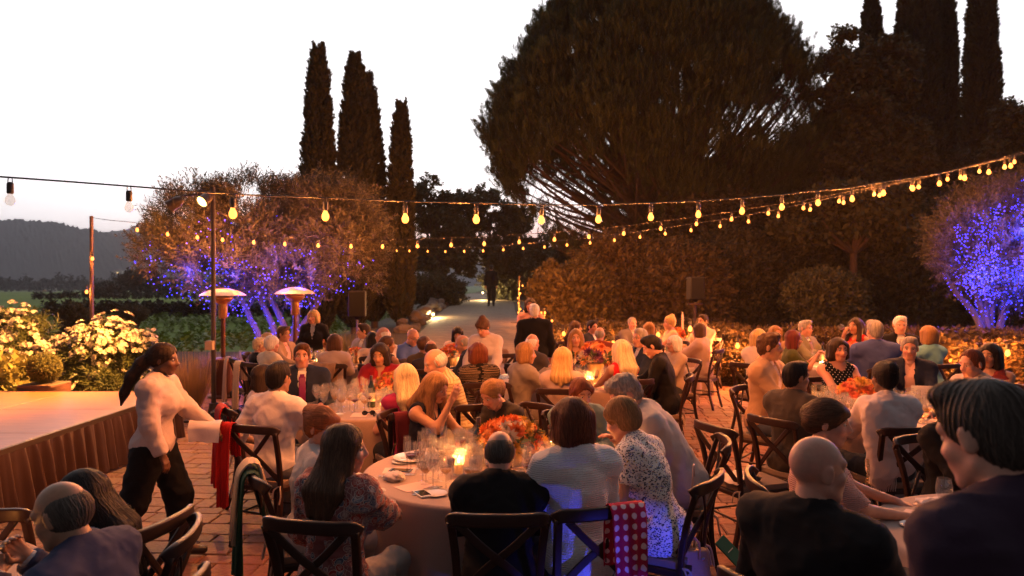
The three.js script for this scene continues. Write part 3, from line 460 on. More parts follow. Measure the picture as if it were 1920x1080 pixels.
// white oleanders behind the stage
{
  const leaf = sprig(91, 16, 0.30, 0.15, 0.026, 0.95), flower = (() => { const r = rng(4), l = []; for (let f = 0; f < 7; f++) { const c = V((r() - 0.5) * 0.11, 0.05 * r(), (r() - 0.5) * 0.11), n = V((r() - 0.5) * 1.2, 1, (r() - 0.5) * 1.2).normalize(), s = V(1, 0, 0).cross(n).normalize(), u = V().crossVectors(n, s); for (let i = 0; i < 5; i++) { const a = i * 1.2566 + f, dir = s.clone().multiplyScalar(Math.cos(a)).addScaledVector(u, Math.sin(a)).addScaledVector(n, 0.25).normalize(); l.push({ p: c.clone(), dir, up: n, l: 0.031, w: 0.026, bend: -0.1 }); } } return leafGeo(l); })();
  const petal = leafMat([0.62, 0.54, 0.44], 0.7);
  for (const [px, d, blobs, n, nf, seed, label] of [[40, 11.2, [[-40, 655, 80, 62], [40, 655, 56, 60], [78, 655, 26, 46], [10, 710, 100, 34, 0.3]], 2300, 520, 91, 'tall white flowering oleander at the left edge behind the stage'], [212, 11.1, [[205, 668, 46, 42], [250, 678, 28, 36], [165, 680, 30, 36], [210, 722, 66, 26, 0.2], [208, 640, 16, 20]], 1900, 420, 92, 'lower rounded white oleander left of the walking server'], [118, 11.2, [[118, 700, 28, 36], [120, 734, 34, 22]], 620, 60, 93, 'small gap filling oleander between the two large ones']]) {
    const x = X(px, d), k = d / FOCAL, t = thing('oleander', label, 'shrub', [x, 0, -d], 0, undefined), r = rng(seed);
    const B = blobs.map(([bx, by, rx, ry, off = 0]) => ({ c: [X(bx, d) - x, Y(by, d), off], r: [rx * k, ry * k, Math.min(0.75, rx * k)] })), st = [];
    for (let i = 0; i < 22; i++) { const b = B[i % B.length], e = V(...b.c).add(V((r() - 0.5) * 1.5 * b.r[0], 0.5 * b.r[1], (r() - 0.3) * b.r[2])); st.push(limb([V((r() - 0.5) * 0.4, -0.05, (r() - 0.5) * 0.3), V(e.x * 0.5, e.y * 0.5, e.z * 0.5), e], [0.018, 0.014, 0.006], 5, 6)); }
    part('stems', merge(st), bark([0.10, 0.08, 0.05]), t);
    scatter('foliage', leaf, leafMat([0.085, 0.095, 0.03], 0.45), crownItems(seed, B, n, { s: 0.68, hole: -0.3, freq: 1.6, shell: 0.45, out: 0.5 }), t);
    const fl = crownItems(seed + 5, B, nf * 6, { s: 1, hole: -0.05, freq: 2.2, shell: 0.85, out: 0.8, vary: 0.2 }).filter((it) => it.p.z > -0.15 && (it.p.y > 0.75 || r() < 0.25)).sort((a, b) => Math.sin(a.p.x * 991 + a.p.y * 377) - Math.sin(b.p.x * 991 + b.p.y * 377)).slice(0, nf); fl.forEach((it) => { it.s = 0.75 + 0.5 * r(); it.p.addScaledVector(it.up, 0.12 + 0.22 * r()); });
    scatter('flowers', flower, petal, fl, t);
  }
  // low leafy plants in front of them
  shrub('low broad leaved plant at the left edge in front of the oleander', 8, 728, 9.9, 46, 28, 620, 94, [0.10, 0.10, 0.03], 0.8, 'leafy_plant');
  // clipped ball in a square planter
  const d = 9.45, t = thing('potted_topiary', 'clipped round box ball in a square brown planter', 'planter', [X(83, d), 0, -d]), r = rng(6), it = [];
  part('planter', merge([box(0.44, 0.04, 0.44, [0, 0.61, 0], undefined, 0.012), place(new THREE.CylinderGeometry(0.31, 0.24, 0.6, 4), [0, 0.30, 0], [0, Math.PI / 4, 0])]), std([0.14, 0.055, 0.03], 0.6, { bumpMap: grainBump, bumpScale: 0.004 }), t);
  part('soil', box(0.38, 0.02, 0.38, [0, 0.626, 0]), std([0.06, 0.04, 0.02], 1), t);
  part('stem', cyl(0.015, 0.02, 0.1, [0, 0.66, 0], undefined, 8), bark([0.1, 0.07, 0.04]), t);
  part('core', place(new THREE.IcosahedronGeometry(0.15, 3), [0, 0.83, 0]), std([0.05, 0.05, 0.015], 1), t);
  for (let i = 0; i < 1500; i++) { const p = ballPoint(r).normalize(); it.push({ p: p.clone().multiplyScalar(0.15 + 0.02 * r()).add(V(0, 0.83, 0)), up: p.add(V((r() - 0.5), (r() - 0.5), (r() - 0.5))).normalize(), s: 0.10 + 0.06 * r(), a: r() * 6, b: 0.7 + 0.6 * r() }); }
  scatter('foliage', shrubSprig, leafMat([0.14, 0.13, 0.03], 0.6), it, t);
}

// ================================================================ STRING LIGHTS, POLES, LAMPS
const WARM = [1, 0.285, 0.058], bulbMat = glowing([1, 0.29, 0.042], 5), clearBulb = phys([0.95, 0.93, 0.9], 0.05, { transmission: 0.9, thickness: 0, side: THREE.DoubleSide }), socketMat = std([0.03, 0.025, 0.02], 0.5), cableMat = std([0.025, 0.02, 0.018], 0.6);
const bulbGeo = lathe([[0.0005, -0.066], [0.012, -0.063], [0.021, -0.053], [0.0245, -0.039], [0.0225, -0.025], [0.015, -0.010], [0.0105, 0]], 12), socketGeo = lathe([[0.0005, 0.062], [0.012, 0.06], [0.017, 0.052], [0.017, 0.004], [0.0145, 0.0], [0.0005, 0.0]], 10);
const bracketGeo = tube([[-0.012, 0.06, 0], [-0.008, 0.085, 0], [0.008, 0.085, 0], [0.012, 0.06, 0]], 0.003, 8, 4);
function bulbOn(t, p, power, scale = 1) {
  const b = part('light_bulb', bulbGeo, power === null ? clearBulb : bulbMat, t); b.position.copy(p).y -= 0.085 * scale; b.scale.setScalar(scale);
  part('socket', socketGeo, socketMat, b); part('bracket', bracketGeo, socketMat, b);
  if (power) lamp(t, [p.x, p.y - 0.085 * scale - 0.045 * scale, p.z], WARM, power * 2.8, 1.1);
}
function stringOf(label, wire, bulbs, power, sag = 0.012, scale = 1.1) {  // wire: [px, py, d]; bulbs: [px...] on it
  const t = thing('string_lights', label, 'string lights'), P = wire.map(([px, py, d]) => V(X(px, d), Y(py, d), -d)), cu = new THREE.CatmullRomCurve3(P, false, 'centripetal');
  const seg = P.length * 10; part('cable', new THREE.TubeGeometry(cu, seg, 0.0055, 5), cableMat, t);
  for (const px of bulbs) { let best = null, e = 1e9; for (let i = 0; i <= 900; i++) { const q = cu.getPoint(i / 900), u = Math.abs(960 + q.x / -q.z * FOCAL - px); if (u < e) { e = u; best = q; } } bulbOn(t, best, px < 300 && best.z > -6 ? null : power, scale); }
}
{
  const lineA = (px) => { const u = px - 960, k = (u + 940) / (169.8 - 0.0761 * u); return 4.2 * (1 + 0.0761 * k); };
  const bulbsA = []; for (let k = -1; k < 20; k++) bulbsA.push(960 + (-940 + 169.8 * k) / (1 + 0.0761 * k));
  stringOf('nearest string of warm bulbs, from upper left rising to the right', [[-420, 305], [-150, 322], [20, 333], [238, 349], [433, 364], [603, 371], [760, 378], [893, 381], [1015, 384], [1122, 384], [1220, 381], [1311, 377], [1391, 372], [1461, 366], [1526, 359], [1590, 353], [1643, 344], [1747, 328], [1829, 311], [1910, 290], [2000, 264]].map(([a, b]) => [a, b, lineA(a)]), bulbsA, 2.25);
  const dB = (px) => 13.3 - 1.0 * smooth(px, 172, 1900);
  stringOf('middle string of bulbs, from the slim left pole across the garden', [[172, 408], [207, 413], [258, 418], [315, 426], [371, 432], [475, 441], [596, 447], [717, 449], [846, 446], [974, 440], [1105, 430], [1170, 424], [1238, 415], [1305, 406], [1371, 397], [1440, 386], [1506, 376], [1573, 363], [1639, 350], [1709, 337], [1775, 322], [1840, 306], [1910, 287], [2000, 262]].map(([a, b]) => [a, b, dB(a)]), [258, 315, 371, 418, 475, 534, 596, 657, 717, 783, 846, 909, 974, 1039, 1105, 1170, 1238, 1305, 1371, 1440, 1506, 1573, 1639, 1709, 1775, 1835, 1900], 2.3);
  const dC = (px) => 1 / lerp(1 / 27, 1 / 12.6, clamp((px - 685) / 896, -0.1, 1.4));
  stringOf('farthest string of small bulbs, from the cypresses to the upper right', [[600, 457], [685, 462], [744, 463], [835, 464], [906, 462], [981, 457], [1063, 450], [1152, 440], [1247, 427], [1350, 412], [1459, 392], [1581, 366], [1694, 342], [1800, 317], [1910, 290], [2000, 266]].map(([a, b]) => [a, b, dC(a)]), [655, 685, 715, 744, 768, 802, 835, 870, 906, 944, 981, 1021, 1063, 1107, 1152, 1199, 1247, 1296, 1350, 1403, 1459, 1518, 1581, 1648, 1722, 1800, 1882], 2.6);
  // bulbs laid into the hedge and along the drive
  const hd = (px, d0) => { let d = 15; for (let i = 0; i < 20; i++) d = -HEDGE(X(px, d)) - 0.55; return d0 ?? d; };
  stringOf('bulbs lit inside the left half of the hedge', [[1035, 640], [1057, 610], [1100, 622], [1150, 627], [1234, 610], [1294, 598], [1336, 615], [1383, 629], [1420, 640]].map(([a, b]) => [a, b, hd(a)]), [1057, 1150, 1234, 1294, 1336, 1383], 3.8, 0, 1.6);
  stringOf('two bulbs lit inside the right half of the hedge', [[1750, 660], [1810, 650], [1850, 655], [1890, 640], [1960, 650]].map(([a, b]) => [a, b, hd(a)]), [1810, 1890], 6.5, 0, 1.7);
  const far = thing('light_post', 'thin post wound with bulbs at the end of the drive, right side', 'post', [X(973, 31), groundY(X(973, 31), -31), -31]); part('pole', cyl(0.03, 0.035, 2.05, [0, 1.02, 0], undefined, 8), std([0.25, 0.17, 0.08], 0.7), far); part('base', box(0.4, 0.05, 0.25, [-0.15, 0.03, 0]), std([0.05, 0.04, 0.04], 0.7), far);
  stringOf('bulbs running from the far post along the right edge of the drive', [[1006, 533, 31.2], [998, 531, 31.1], [990, 530, 31], [981, 530, 31], [973, 529, 30.9], [974, 545, 30.9], [972, 560, 30.9], [974, 570, 30.6], [980, 574, 28], [985, 578, 27], [998, 586, 25], [1010, 584, 23], [1016, 578, 22], [1022, 578, 21.5], [1030, 588, 20.5], [1036, 594, 20], [1045, 604, 19], [1056, 611, 18]], [1004, 997, 990, 983, 976, 980, 986, 999, 1015, 1022, 1035, 1045], 0.9);
  const tw = thing('string_lights', 'bulbs wound down the far post beside the drive', 'string lights'); for (let i = 0; i < 7; i++) { const p = V(X(973 + 3 * Math.sin(i * 2), 30.9), Y(536 + i * 9, 30.9), -30.9); bulbOn(tw, p, i % 3 === 1 ? 1.2 : 0); } part('cable', tube([0, 1, 2, 3, 4, 5, 6].map((i) => [X(973 + 3 * Math.sin(i * 2), 30.9), Y(536 + i * 9, 30.9), -30.9]), 0.006, 24, 5), cableMat, tw);
  const p2 = thing('light_post', 'short post with bulbs beside the standing man in black', 'post', [X(1021, 21.6), groundY(X(1021, 21.6), -21.6), -21.6]); part('pole', cyl(0.02, 0.025, 1.2, [0, 0.6, 0], undefined, 8), std([0.25, 0.17, 0.08], 0.7), p2); part('cap', cyl(0.03, 0.03, 0.03, [0, 1.21, 0], undefined, 8), std([0.1, 0.07, 0.04], 0.7), p2);
}
// slim pole at left with three bulbs clipped to it
{
  const d = 13.3, x = X(172, d), h = Y(405, d), t = thing('light_pole', 'slim wooden pole at left carrying three bulbs and a string end', 'pole', [x, 0, -d]);
  part('pole', merge([cyl(0.033, 0.036, h, [0, h / 2, 0], undefined, 10)]), std([0.09, 0.05, 0.03], 0.6, { bumpMap: barkBump, bumpScale: 0.003 }), t); part('base', box(0.5, 0.05, 0.5, [0, 0.025, 0]), std([0.04, 0.03, 0.03], 0.7), t);
  for (const [px, py] of [[177, 472], [166, 534], [181, 650]]) bulbOn(t, V(X(px, d) - x, Y(py, d), 0.06), 0.8, 1.1);
}
// dark pole with two floodlights aimed over the stage
{
  const d = 10.3, x = X(400, d), h = Y(352, d), t = thing('floodlight_pole', 'dark pole with two floodlights aimed left over the stage', 'lamp pole', [x, 0, -d]), dark = std([0.05, 0.03, 0.022], 0.5), can = std([0.06, 0.035, 0.025], 0.45, { metalness: 0.3 });
  part('pole', merge([cyl(0.03, 0.034, h, [0, h / 2, 0], undefined, 12), cyl(0.038, 0.038, 0.05, [0, 1.6, 0], undefined, 12)]), dark, t);
  part('base', merge([box(0.62, 0.03, 0.62, [0, 0.015, 0]), cyl(0.06, 0.09, 0.2, [0, 0.13, 0], undefined, 12)]), dark, t);
  part('control_box', box(0.11, 0.13, 0.08, [-0.03, Y(647, d), 0.06]), std([0.5, 0.36, 0.24], 0.6), t);
  part('crossbar', bar([[-0.62, Y(372, d), 0.02], [-0.3, Y(366, d), 0.02], [0.06, Y(362, d), 0.02]], 0.025, 0.025, 8), dark, t);
  for (const [px, py, aim, pw, n] of [[331, 386, [-7.8, 0.7, -8.9], 330, 0], [390, 378, [-5.8, 0.4, -6.4], 90, 1]]) {
    const p = V(X(px, d) - x, Y(py, d), 0.12 + 0.02 * n), dir = V(...aim).sub(V(x, 0, -d).add(p)).normalize(), q = new THREE.Quaternion().setFromUnitVectors(V(0, 0, 1), dir);
    const hd = part('lamp_head', lathe([[0.0005, -0.16], [0.05, -0.155], [0.075, -0.09], [0.082, 0.02], [0.095, 0.06], [0.09, 0.06], [0.078, 0.015], [0.0005, 0.012]], 20, [0, 0, 0], [Math.PI / 2, 0, 0]), can, t); hd.position.copy(p); hd.quaternion.copy(q);
    part('lens', cyl(0.078, 0.078, 0.012, [0, 0, 0.028], [Math.PI / 2, 0, 0], 20), glowing([1, 0.55, 0.15], 9), hd);
    const yk = part('yoke', tube([[-0.1, 0, 0], [-0.1, 0.1, -0.04], [0, 0.14, -0.05], [0.1, 0.1, -0.04], [0.1, 0, 0]], 0.008, 16, 6), dark, t); yk.position.copy(p); yk.quaternion.copy(q);
    const s = new THREE.SpotLight(col(1, 0.40, 0.08), pw, 0, R(56), 0.5); s.position.copy(p).addScaledVector(dir, 0.06); s.target.position.copy(p).addScaledVector(dir, 3); s.castShadow = true; s.shadow.radius = 3; t.add(s, s.target);
  }
  const bag = (() => { const g = new THREE.IcosahedronGeometry(1, 4), p = g.attributes.position; for (let i = 0; i < p.count; i++) { const k = 1 + 0.25 * noise(p.getX(i) * 2.2, p.getY(i) * 2.2, p.getZ(i) * 2.2 + 4); p.setXYZ(i, p.getX(i) * 0.22 * k, Math.max(0, p.getY(i) * 0.13 * k + 0.12), p.getZ(i) * 0.17 * k); } g.computeVertexNormals(); return g; })();
  const b = thing('backpack', 'black bag lying at the foot of the floodlight pole', 'bag', [X(424, 9.9), 0, -9.9]); part('body', bag, std([0.018, 0.015, 0.016], 0.7, { bumpMap: grainBump, bumpScale: 0.01 }), b); part('strap', tube([[0.05, 0.2, 0.05], [0.14, 0.26, 0.08], [0.22, 0.16, 0.1], [0.24, 0.03, 0.1]], 0.012, 16, 6), std([0.02, 0.017, 0.017], 0.7), b);
}
// patio heaters
function heater(label, px, d, top, dome) {
  const x = X(px, d), H = Y(top, d), s = dome, t = thing('patio_heater', label, 'patio heater', [x, 0, -d]), bronze = phys([0.10, 0.035, 0.022], 0.35, { metalness: 0.5 }), brass = std([0.55, 0.30, 0.12], 0.3, { metalness: 0.9 });
  part('base', lathe([[0.0005, 0], [0.25, 0], [0.255, 0.03], [0.21, 0.05], [0.205, 0.07], [0.2, 0.6], [0.205, 0.63], [0.19, 0.66], [0.05, 0.68], [0.0005, 0.68]], 32), bronze, t);
  part('post', cyl(0.038, 0.038, H - 0.68 - 0.5, [0, 0.68 + (H - 1.18) / 2, 0], undefined, 14), bronze, t);
  part('burner', lathe([[0.04, H - 0.52], [0.075, H - 0.5], [0.075, H - 0.27], [0.09, H - 0.26], [0.17, H - 0.2], [0.17, H - 0.12], [0.0005, H - 0.11]], 24), brass, t);
  part('screen', merge(Array.from({ length: 9 }, (_, i) => place(new THREE.TorusGeometry(0.079, 0.003, 5, 24), [0, H - 0.49 + i * 0.026, 0], [Math.PI / 2, 0, 0]))), std([0.4, 0.25, 0.12], 0.35, { metalness: 0.9 }), t);
  part('dome', lathe([[0.0005, H], [0.1 * s, H - 0.008], [0.25 * s, H - 0.045], [0.35 * s, H - 0.085], [0.41 * s, H - 0.125], [0.415 * s, H - 0.125], [0.35 * s, H - 0.092], [0.25 * s, H - 0.053], [0.1 * s, H - 0.016], [0.0005, H - 0.01]], 40), std([0.62, 0.42, 0.36], 0.35, { metalness: 0.6 }), t);
  part('wheel', cyl(0.06, 0.06, 0.03, [0.2, 0.06, 0.12], [0, 0, Math.PI / 2], 14), std([0.02, 0.02, 0.02], 0.6), t);
}
heater('bronze patio heater beside the floodlight pole, the nearer one', 418, 12.3, 540, 0.93);
heater('bronze patio heater in front of the olive trunks, the farther one', 553, 13.2, 538, 0.9);
// loudspeakers on stands
function speaker(label, px, d, top) {
  const x = X(px, d), y = Y(top, d), t = thing('loudspeaker', label, 'loudspeaker', [x, 0, -d], 0.1), k = phys([0.010, 0.009, 0.009], 0.6, { specularIntensity: 0.25 });
  part('cabinet', box(0.33, 0.52, 0.32, [0, y - 0.26, 0], undefined, 0.03), k, t); part('grille', box(0.29, 0.47, 0.012, [0, y - 0.26, 0.163], undefined, 0.004), phys([0.008, 0.008, 0.008], 0.95, { specularIntensity: 0.15 }), t);
  part('pole', cyl(0.018, 0.018, y - 0.6, [0, (y - 0.6) / 2 + 0.08, 0], undefined, 10), std([0.12, 0.1, 0.1], 0.4), t); part('socket', cyl(0.07, 0.03, 0.05, [0, y - 0.545, 0], undefined, 14), k, t);
  for (let i = 0; i < 3; i++) part('leg', bar([[0, 0.42, 0], [Math.cos(i * 2.1) * 0.25, 0.2, Math.sin(i * 2.1) * 0.25], [Math.cos(i * 2.1) * 0.45, 0.02, Math.sin(i * 2.1) * 0.45]], 0.02, 0.02, 6, V(0, 1, 0.01)), k, t);
}
speaker('black loudspeaker on a stand in front of the left cypresses', 670, 14.2, 545);
speaker('black loudspeaker on a stand behind the right hedge', 1304, 16.3, 519);
// small ground lamps along the drive
for (const [px, py, d, pw, label] of [[905, 549, 56, 90, 'bright ground lamp at the stones by the walking figure'], [812, 590, 33.5, 46, 'ground lamp shining across the drive near the cypresses'], [817, 557, 50, 1.5, 'small lamp among the stones left of the drive']]) {
  const x = X(px, d), y0 = groundY(x, -d), y = Math.max(0.14, Y(py, d) - y0), t = thing('path_light', label, 'path light', [x, y0, -d]);
  part('stake', cyl(0.015, 0.015, y, [0, y / 2, 0], undefined, 8), socketMat, t); part('hood', lathe([[0.0005, y + 0.12], [0.09, y + 0.07], [0.085, y + 0.065], [0.0005, y + 0.1]], 16), socketMat, t);
  part('lamp', place(new THREE.SphereGeometry(0.06, 14, 10), [0, y + 0.02, 0]), glowing([1, 0.72, 0.3], pw > 2 ? 14 : 5), t); lamp(t, [0, y + 0.02, 0], [1, 0.68, 0.28], pw, 3);
}
// the stage with its pleated skirt
{
  const x0 = -9.6, x1 = -4.25, z0 = -9.1, z1 = -1.6, h = 0.57, t = thing('stage', 'low portable stage with a shiny wooden deck and pleated brown skirt', 'stage');
  const w = x1 - x0, l = z1 - z0, nx = 4, nz = 6;
  const deckMat = phys([0.36, 0.13, 0.048], 0.42, { map: woodTone, specularIntensity: 0.7, clearcoat: 0.28, clearcoatRoughness: 0.25, bumpMap: grainBump, bumpScale: 0.0012 });
  for (let i = 0; i < nx; i++) for (let j = 0; j < nz; j++) part('deck_panel', box(w / nx - 0.006, 0.04, l / nz - 0.006, [x0 + w * (i + 0.5) / nx, h - 0.02, z0 + l * (j + 0.5) / nz], undefined, 0.003), deckMat, t);
  part('edge_trim', merge([box(0.03, 0.055, l + 0.06, [x1 + 0.016, h - 0.026, (z0 + z1) / 2]), box(w, 0.055, 0.03, [(x0 + x1) / 2, h - 0.026, z0 - 0.016])]), std([0.05, 0.03, 0.02], 0.5), t);
  const pos = [], uv = [], idx = [], nn = 520, rows = 7;
  for (let i = 0; i <= nn; i++) { const s = i / nn * l; for (let j = 0; j <= rows; j++) { const f = j / rows, ph = s * 2 * Math.PI / 0.17 + 2.2 * noise(s * 3, 0, 1) + 0.5 * noise(s * 5, f * 2, 3), amp = 0.012 + 0.055 * Math.pow(f, 0.7) * (0.7 + 0.6 * noise(s * 2, 5, 0)); pos.push(x1 + 0.036 + amp * (Math.sin(ph) + 0.35 * Math.sin(2.1 * ph + 1)) + 0.05 * f, (h - 0.05) * (1 - f) + 0.006, z0 + s); uv.push(s * 3, f); } }
  for (let i = 0; i < nn; i++) for (let j = 0; j < rows; j++) { const a = i * (rows + 1) + j, b = a + rows + 1; idx.push(a, a + 1, b, b, a + 1, b + 1); }
  const g = new THREE.BufferGeometry(); g.setAttribute('position', new THREE.Float32BufferAttribute(pos, 3)); g.setAttribute('uv', new THREE.Float32BufferAttribute(uv, 2)); g.setIndex(idx); g.computeVertexNormals();
  part('skirt', g, phys([0.055, 0.020, 0.012], 0.8, { side: THREE.DoubleSide, sheen: 0.3, sheenColor: col(0.3, 0.15, 0.1) }), t);
  for (const [x, z] of [[-4.5, -9], [-4.5, -5.5], [-4.5, -2], [-7, -9], [-7, -2]]) part('leg', box(0.05, h - 0.05, 0.05, [x, (h - 0.05) / 2, z]), std([0.1, 0.1, 0.1], 0.5, { metalness: 0.6 }), t);
}
// ================================================================ PEOPLE
// one smooth skin over rounded primitives: smooth minimum of their distances on a grid, meshed with surface nets
const ellip = (c, r, q) => { const qi = q ? q.clone().invert() : null, v = V(); const m = Math.max(...r); return { lo: [c.x - m, c.y - m, c.z - m], hi: [c.x + m, c.y + m, c.z + m], f(x, y, z) { v.set(x - c.x, y - c.y, z - c.z); if (qi) v.applyQuaternion(qi); const a = v.x / r[0], b = v.y / r[1], d = v.z / r[2], k0 = Math.sqrt(a * a + b * b + d * d); if (k0 < 1e-4) return -Math.min(...r); const a1 = a / r[0], b1 = b / r[1], d1 = d / r[2]; return k0 * (k0 - 1) / Math.sqrt(a1 * a1 + b1 * b1 + d1 * d1); } }; };
function cap(a, b, ra, rb = ra, { flat = 1, q, cut } = {}) {     // tapered capsule; flat < 1 thins it along z of q; cut: flat far end
  const ab = b.clone().sub(a), L2 = ab.lengthSq() + 1e-9, L = Math.sqrt(L2), m = Math.max(ra, rb), qi = q ? q.clone().invert() : null, A = V(), P = V(), AB = ab.clone();
  if (qi) AB.applyQuaternion(qi); if (flat !== 1) AB.z /= flat; const l2 = AB.lengthSq() + 1e-9;
  return { lo: [Math.min(a.x, b.x) - m, Math.min(a.y, b.y) - m, Math.min(a.z, b.z) - m], hi: [Math.max(a.x, b.x) + m, Math.max(a.y, b.y) + m, Math.max(a.z, b.z) + m],
    f(x, y, z) { P.set(x - a.x, y - a.y, z - a.z); if (qi) P.applyQuaternion(qi); if (flat !== 1) P.z /= flat; const t0 = P.dot(AB) / l2, t = clamp(t0, 0, 1), r = ra + (rb - ra) * t; const dx = P.x - AB.x * t, dy = P.y - AB.y * t, dz = P.z - AB.z * t; let d = (Math.sqrt(dx * dx + dy * dy + dz * dz) - r) * (flat < 1 ? Math.max(flat, 0.5) : 1); if (cut && t0 > 1) { const u = P.x - AB.x * t0, v = P.y - AB.y * t0, w = P.z - AB.z * t0; d = Math.max(Math.sqrt(u * u + v * v + w * w) - r, (t0 - 1) * L); } return d; } };
}
function skinOver(prims, { k = 0.015, cell = 0.012, subs = [], bump, clip, color, ksub = 0.006, boxUV = 0 }) {
  const lo = [9, 9, 9], hi = [-9, -9, -9], pad = 2.5 * cell + 0.012;
  for (const p of prims) for (let c = 0; c < 3; c++) { lo[c] = Math.min(lo[c], p.lo[c]); hi[c] = Math.max(hi[c], p.hi[c]); }
  const n = [0, 1, 2].map((c) => Math.ceil((hi[c] - lo[c] + 2 * pad) / cell) + 1), [nx, ny, nz] = n, O = lo.map((v) => v - pad), N = nx * ny * nz, S = new Float32Array(N), far = 5.5 * k;
  const range = (p, m) => [0, 1, 2].map((c) => [Math.max(0, Math.floor((p.lo[c] - m - O[c]) / cell)), Math.min(n[c] - 1, Math.ceil((p.hi[c] + m - O[c]) / cell))]);
  for (const p of prims) { const [[i0, i1], [j0, j1], [l0, l1]] = range(p, far); for (let l = l0; l <= l1; l++) for (let j = j0; j <= j1; j++) { let a = (l * ny + j) * nx + i0; const y = O[1] + j * cell, z = O[2] + l * cell; for (let i = i0; i <= i1; i++, a++) { const d = p.f(O[0] + i * cell, y, z); if (d < far) S[a] += Math.exp(-Math.max(d, -0.25) / k); } } }
  const D = S; for (let a = 0; a < N; a++) D[a] = S[a] > 0 ? -k * Math.log(S[a]) : 0.2;
  for (const p of subs) { const [[i0, i1], [j0, j1], [l0, l1]] = range(p, 6 * ksub); for (let l = l0; l <= l1; l++) for (let j = j0; j <= j1; j++) { let a = (l * ny + j) * nx + i0; for (let i = i0; i <= i1; i++, a++) { if (D[a] > 0.1) continue; const d = p.f(O[0] + i * cell, O[1] + j * cell, O[2] + l * cell); if (p.hard) D[a] = Math.max(D[a], -d); else if (d < 6 * ksub) D[a] += ksub * Math.log1p(Math.exp(-d / ksub)); } } }
  if (bump || clip) for (let l = 0, a = 0; l < nz; l++) for (let j = 0; j < ny; j++) for (let i = 0; i < nx; i++, a++) { if (D[a] > 0.045 || D[a] < -0.06) { if (clip && D[a] < 0) D[a] = Math.max(D[a], clip(O[0] + i * cell, O[1] + j * cell, O[2] + l * cell)); continue; } const x = O[0] + i * cell, y = O[1] + j * cell, z = O[2] + l * cell; if (bump) D[a] += bump(x, y, z); if (clip) D[a] = Math.max(D[a], clip(x, y, z)); }
  const id = new Int32Array(N).fill(-1), pos = [], sx = 1, sy = nx, sz = nx * ny, E = [[0, sx], [0, sy], [0, sz], [sx, sx + sy], [sx, sx + sz], [sy, sy + sx], [sy, sy + sz], [sz, sz + sx], [sz, sz + sy], [sx + sy, sx + sy + sz], [sx + sz, sx + sy + sz], [sy + sz, sx + sy + sz]];
  const off = (o) => { const z = Math.floor(o / sz), y = Math.floor((o - z * sz) / sy); return [o - z * sz - y * sy, y, z]; }, EO = E.map(([a, b]) => [off(a), off(b)]), C8 = [0, sx, sy, sz, sx + sy, sx + sz, sy + sz, sx + sy + sz];
  for (let l = 0; l < nz - 1; l++) for (let j = 0; j < ny - 1; j++) for (let i = 0; i < nx - 1; i++) {
    const a = (l * ny + j) * nx + i; let neg = 0; for (let c = 0; c < 8; c++) if (D[a + C8[c]] < 0) neg++; if (neg === 0 || neg === 8) continue;
    let x = 0, y = 0, z = 0, m = 0;
    for (let e = 0; e < 12; e++) { const d0 = D[a + E[e][0]], d1 = D[a + E[e][1]]; if ((d0 < 0) === (d1 < 0)) continue; const t = d0 / (d0 - d1), [p, q] = EO[e]; x += p[0] + (q[0] - p[0]) * t; y += p[1] + (q[1] - p[1]) * t; z += p[2] + (q[2] - p[2]) * t; m++; }
    id[a] = pos.length / 3; pos.push(O[0] + (i + x / m) * cell, O[1] + (j + y / m) * cell, O[2] + (l + z / m) * cell);
  }
  const idx = [], quad = (a, b, c, d, flip) => { if (a < 0 || b < 0 || c < 0 || d < 0) return; if (flip) idx.push(a, c, b, a, d, c); else idx.push(a, b, c, a, c, d); };
  for (let l = 1; l < nz - 1; l++) for (let j = 1; j < ny - 1; j++) for (let i = 1; i < nx - 1; i++) {
    const a = (l * ny + j) * nx + i, s = D[a] < 0;
    if (s !== (D[a + sx] < 0)) quad(id[a - sy - sz], id[a - sz], id[a], id[a - sy], !s);
    if (s !== (D[a + sy] < 0)) quad(id[a - sx - sz], id[a - sx], id[a], id[a - sz], !s);
    if (s !== (D[a + sz] < 0)) quad(id[a - sx - sy], id[a - sy], id[a], id[a - sx], !s);
  }
  let g = new THREE.BufferGeometry(); g.setAttribute('position', new THREE.Float32BufferAttribute(pos, 3)); g.setIndex(idx); g.computeVertexNormals();
  if (color) { const c = new Float32Array(pos.length); for (let i = 0; i < pos.length; i += 3) { const q = color(pos[i], pos[i + 1], pos[i + 2]); c[i] = q[0]; c[i + 1] = q[1]; c[i + 2] = q[2]; } g.setAttribute('color', new THREE.BufferAttribute(c, 3)); }
  if (boxUV) {
    g = g.toNonIndexed(); const p = g.attributes.position, uv = new Float32Array(p.count * 2);
    for (let i = 0; i < p.count; i += 3) { const ax = p.getX(i + 1) - p.getX(i), ay = p.getY(i + 1) - p.getY(i), az = p.getZ(i + 1) - p.getZ(i), bx = p.getX(i + 2) - p.getX(i), by = p.getY(i + 2) - p.getY(i), bz = p.getZ(i + 2) - p.getZ(i), X_ = Math.abs(ay * bz - az * by), Y_ = Math.abs(az * bx - ax * bz), Z_ = Math.abs(ax * by - ay * bx); for (let q = i; q < i + 3; q++) { const x = p.getX(q), y = p.getY(q), z = p.getZ(q), [u, v] = X_ > Y_ * 1.4 && X_ > Z_ ? [z + 0.3, y] : Y_ * 0.7 > Z_ ? [x, z] : [x, y]; uv[q * 2] = u * boxUV; uv[q * 2 + 1] = v * boxUV; } }
    g.setAttribute('uv', new THREE.BufferAttribute(uv, 2));
  }
  return g;
}
const SKIN = { fair: [0.43, 0.225, 0.15], pink: [0.44, 0.212, 0.145], tan: [0.35, 0.172, 0.10], olive: [0.26, 0.125, 0.07], brown: [0.12, 0.055, 0.032] };
